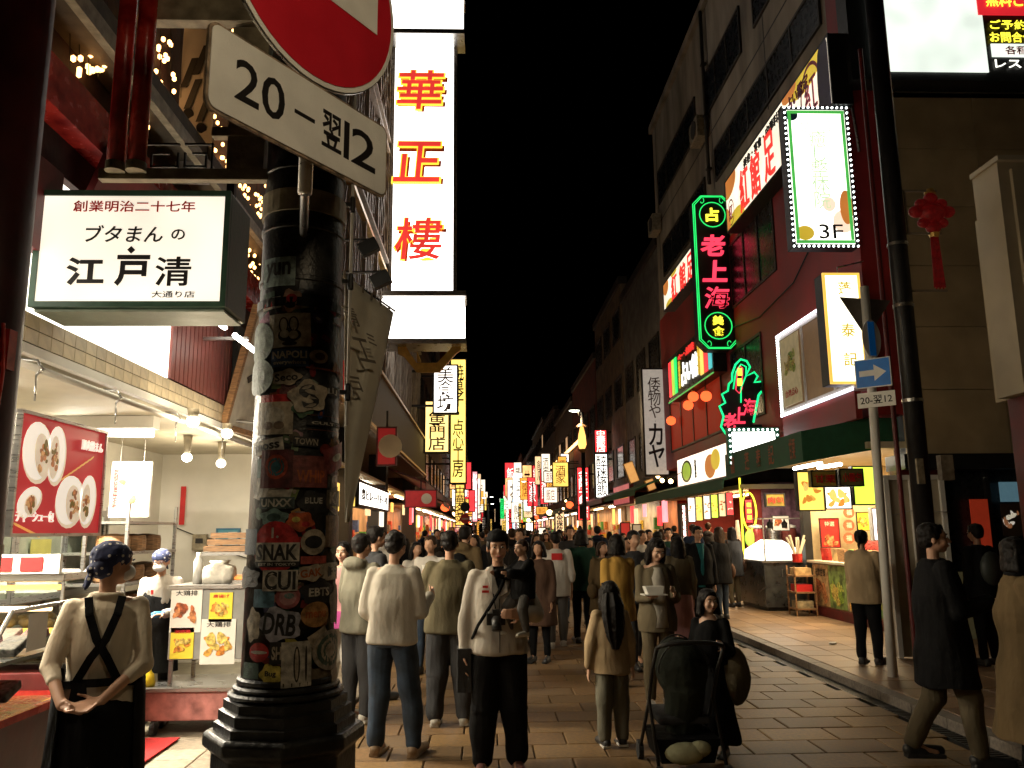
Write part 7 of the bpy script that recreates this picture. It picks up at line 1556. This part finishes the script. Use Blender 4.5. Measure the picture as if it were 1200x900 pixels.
for k_, (c0, rr, m_) in enumerate(((V(0,-.19,1.15),(.15,.09,.21),charc),(V(.24,.02,.82),(.07,.13,.15),brownc),(V(-.27,.03,.75),(.06,.14,.16),navy),(V(.23,.05,.85),(.06,.12,.12),tan),(V(0,-.19,1.18),(.16,.09,.22),blackc),(V(-.23,.03,.9),(.06,.12,.13),offw))):
    local_part(PR[k_], 'bag', MB().ell(c0, rr, 12, 8), m_, True); sx_ = 1 if c0.x >= 0 else -1
    local_part(PR[k_], 'bag_strap', MB().tube([V(c0.x,c0.y,c0.z+rr[2]*.8), V(sx_*.13,-.06,1.36*PR[k_].get('hh',1)), V(sx_*.06,.08,1.32)], .012, 6), m_)
_Loc.on = False
# ------- stroller
x_, y_ = G(788,6.15), 6.15
r = thing('stroller','black pushchair with rounded hood and curved handle between the girl and the small child','stroller',(x_,y_,0))
hd_ = part('hood', MB().ell((x_+.02,y_-.02,.76),(.20,.24,.24),18,12).ell((x_+.02,y_+.10,.80),(.19,.2,.2),18,12).cap((x_+.02,y_-.08,.62),(x_+.02,y_+.02,.36),.17,.15,14), cloth('hood_green',(.022,.026,.02)), r, True)
JOBS.append((hd_, .011, 2, .012, foldtex))
for q_ in range(3): part('hood_rib', MB().tube([V(x_+.02+(.205-.01*q_)*cos(t), y_-.13+.13*q_, .76+(.225+.012*q_)*sin(t)) for t in [pi*i/14 for i in range(15)]], .007, 6), black, r, True)
r.scale = (.92,.92,.92)
part('seat', MB().box((x_-.2,y_-.15,.38),(x_+.2,y_+.35,.44)), charc, r, bevel=.02); part('basket', MB().prism([V(x_-.2,y_-.2,.12),V(x_+.2,y_-.2,.12),V(x_+.24,y_-.24,.3),V(x_-.24,y_-.24,.3)],(0,.5,0)), blackc, r)
part('blanket', MB().ell(V(x_-.03,y_-.22,.2),(.15,.08,.085),16,9).ell(V(x_+.08,y_-.2,.23),(.1,.08,.07),14,8), mat('pale_blanket',(.45,.45,.28),.9,var=.2,bump=.6,bscale=40), r, True)
fr = MB()
for sd in (-1,1):
    part('side_frame', MB().tube([V(x_+sd*.25,y_-.38,.07),V(x_+sd*.25,y_-.05,.55),V(x_+sd*.25,y_-.22,.8),V(x_+sd*.25,y_-.42,.98)],.014,8).tube([V(x_+sd*.25,y_+.42,.07),V(x_+sd*.25,y_-.05,.55)],.014,8), black, r, True)
    for dy in (-.38,.42): part('wheel', MB().tube([V(x_+sd*.25-.02,y_+dy,.075),V(x_+sd*.25+.02,y_+dy,.075)],.075,18), mat('rubber',(.02,.02,.02),.8), r)
part('handle', MB().tube([V(x_-.25,y_-.42,.98)]+[V(x_-.25*cos(t),y_-.42-.08*sin(t),.98+.05*sin(t)) for t in [pi*i/8 for i in range(1,8)]]+[V(x_+.25,y_-.42,.98)],.016,8), black, r, True)

# ------- fuse, smooth and wrinkle the figures
for o, vx, it, dp, tx in JOBS:
    m = o.modifiers.new('fuse','REMESH'); m.mode = 'VOXEL'; m.voxel_size = vx; m.use_smooth_shade = True
    if dp and tx: m = o.modifiers.new('fold','DISPLACE'); m.texture = tx; m.strength = dp*(1.7 if tx == foldtex else 2); m.mid_level = .5; m.texture_coords = 'LOCAL'
    m = o.modifiers.new('soft','SMOOTH'); m.factor = .5; m.iterations = it
dg = bpy.context.evaluated_depsgraph_get()
done = [(j[0], bpy.data.meshes.new_from_object(j[0].evaluated_get(dg), depsgraph=dg)) for j in JOBS]
for o, me in done: o.modifiers.clear(); me.name = o.name; o.data = me

def copy_tree(root, loc, rot, mats=None):
    c = root.copy(); COL.objects.link(c); c.location = loc; c.rotation_euler = (0,0,rot)
    for ch in list(root.children):
        d = ch.copy(); COL.objects.link(d); d.parent = c
        for g_ in ch.children: e = g_.copy(); COL.objects.link(e); e.parent = d
        nm = ch.name.split('.')[0]
        if mats and nm in mats and d.material_slots: d.material_slots[0].link = 'OBJECT'; d.material_slots[0].material = mats[nm]
    return c
rc = random.Random(5); used = set(); names = {0:'man',1:'long haired woman',2:'man',3:'woman',4:'man in a hood',5:'long haired woman'}
tops = [(blackc,'black'),(charc,'charcoal'),(navy,'navy'),(brownc,'brown'),(charc,'charcoal'),(greyc,'grey'),(blackc,'black'),(redc,'red'),(navy,'navy'),(offw,'off white'),(olive,'olive'),(dgreen,'dark green'),(tan,'tan'),(blackc,'black'),(blackc,'black'),(navy,'navy')]
spots = [(505,10.5),(488,12),(545,11.5),(556,14),(610,13),(631,11.2),(668,16),(690,15.5),(705,12.5),(735,13.5),(742,10.6),(752,15),(770,14.2),(783,16.5),(842,15.2),(857,17.5),(628,17),(600,16.5),(520,15.5),(535,19),(575,18),(590,21),(475,16.5),(462,13.5),(447,12.5),
         (760,19),(722,18),(700,20),(680,23),(655,21),(640,24),(618,25),(565,24),(545,27),(512,22),(498,25),(730,23),(745,26),(775,22),(790,25),(812,19.5),(830,22)]
for k in range(46):
    Y_k = rc.uniform(26,75); spots.append((568+rc.uniform(-2.3,4.6)*960/Y_k, Y_k))
first = {}
where = ['just past the man with the baby','behind the olive jacket','left of the white printed shirt','near the kerb','in the middle of the street','close to the shop fronts','further up the street']
n_ = 0
for px, Y in spots:
    k = rc.randrange(6); m_, cn = rc.choice(tops); x = G(px, Y); z = .086 if x > KX+.16 else 0
    wt = ''
    act = 'walking away' if k in (0,1,4) else 'facing the camera'
    if Y > 30: tail_ = ('left' if x < 0 else 'right' if x > 2.5 else 'middle')+' of far crowd, '+('by the yellow signs' if Y < 42 and x < .5 else 'by the red lit sign' if Y < 50 else 'street end'); grp = 'distant walkers in the crowd'
    else:
        pos = 'by the left shops' if x < -1 else 'by the right pavement' if x > 3.2 else 'behind the olive jacket' if px < 560 else 'behind the food box' if px > 730 else 'by the printed shirt' if px > 640 else 'behind the man with the baby'
        tail_ = act+' '+pos; grp = 'walkers in the crowd'
    lab = '%s in %s top, %s' % (names[k], cn, tail_)
    if lab in used:
        for m2, cn2 in tops:
            l2 = '%s in %s top, %s' % (names[k], cn2, tail_)
            if l2 not in used: lab = l2; m_ = m2; break
    used.add(lab)
    rot = (0 if k in (0,1,4) else pi)+rc.uniform(-.5,.5); sc = rc.uniform(.95,1.03)
    mats = {'jacket': m_, 'trousers': rc.choice((blackc,denim,charc,khaki)), 'hair': rc.choice((hairm,hairm,hairb))}
    if k not in first:
        c = PR[k]; c.location = (x,Y,z); c.rotation_euler = (0,0,rot); first[k] = (c, mats)
    else: c = copy_tree(PR[k], (x,Y,z), rot, mats)
    c.scale = (sc,sc,sc); c['label'] = lab; c['category'] = 'person'; c['group'] = grp
for k,(c,mats) in first.items():
    for ch in c.children:
        nm = ch.name.split('.')[0]
        if nm in mats: ch.material_slots[0].link = 'OBJECT'; ch.material_slots[0].material = mats[nm]
for k in range(6):
    if k not in first: 
        for ch in list(PR[k].children): bpy.data.objects.remove(ch)
        bpy.data.objects.remove(PR[k])
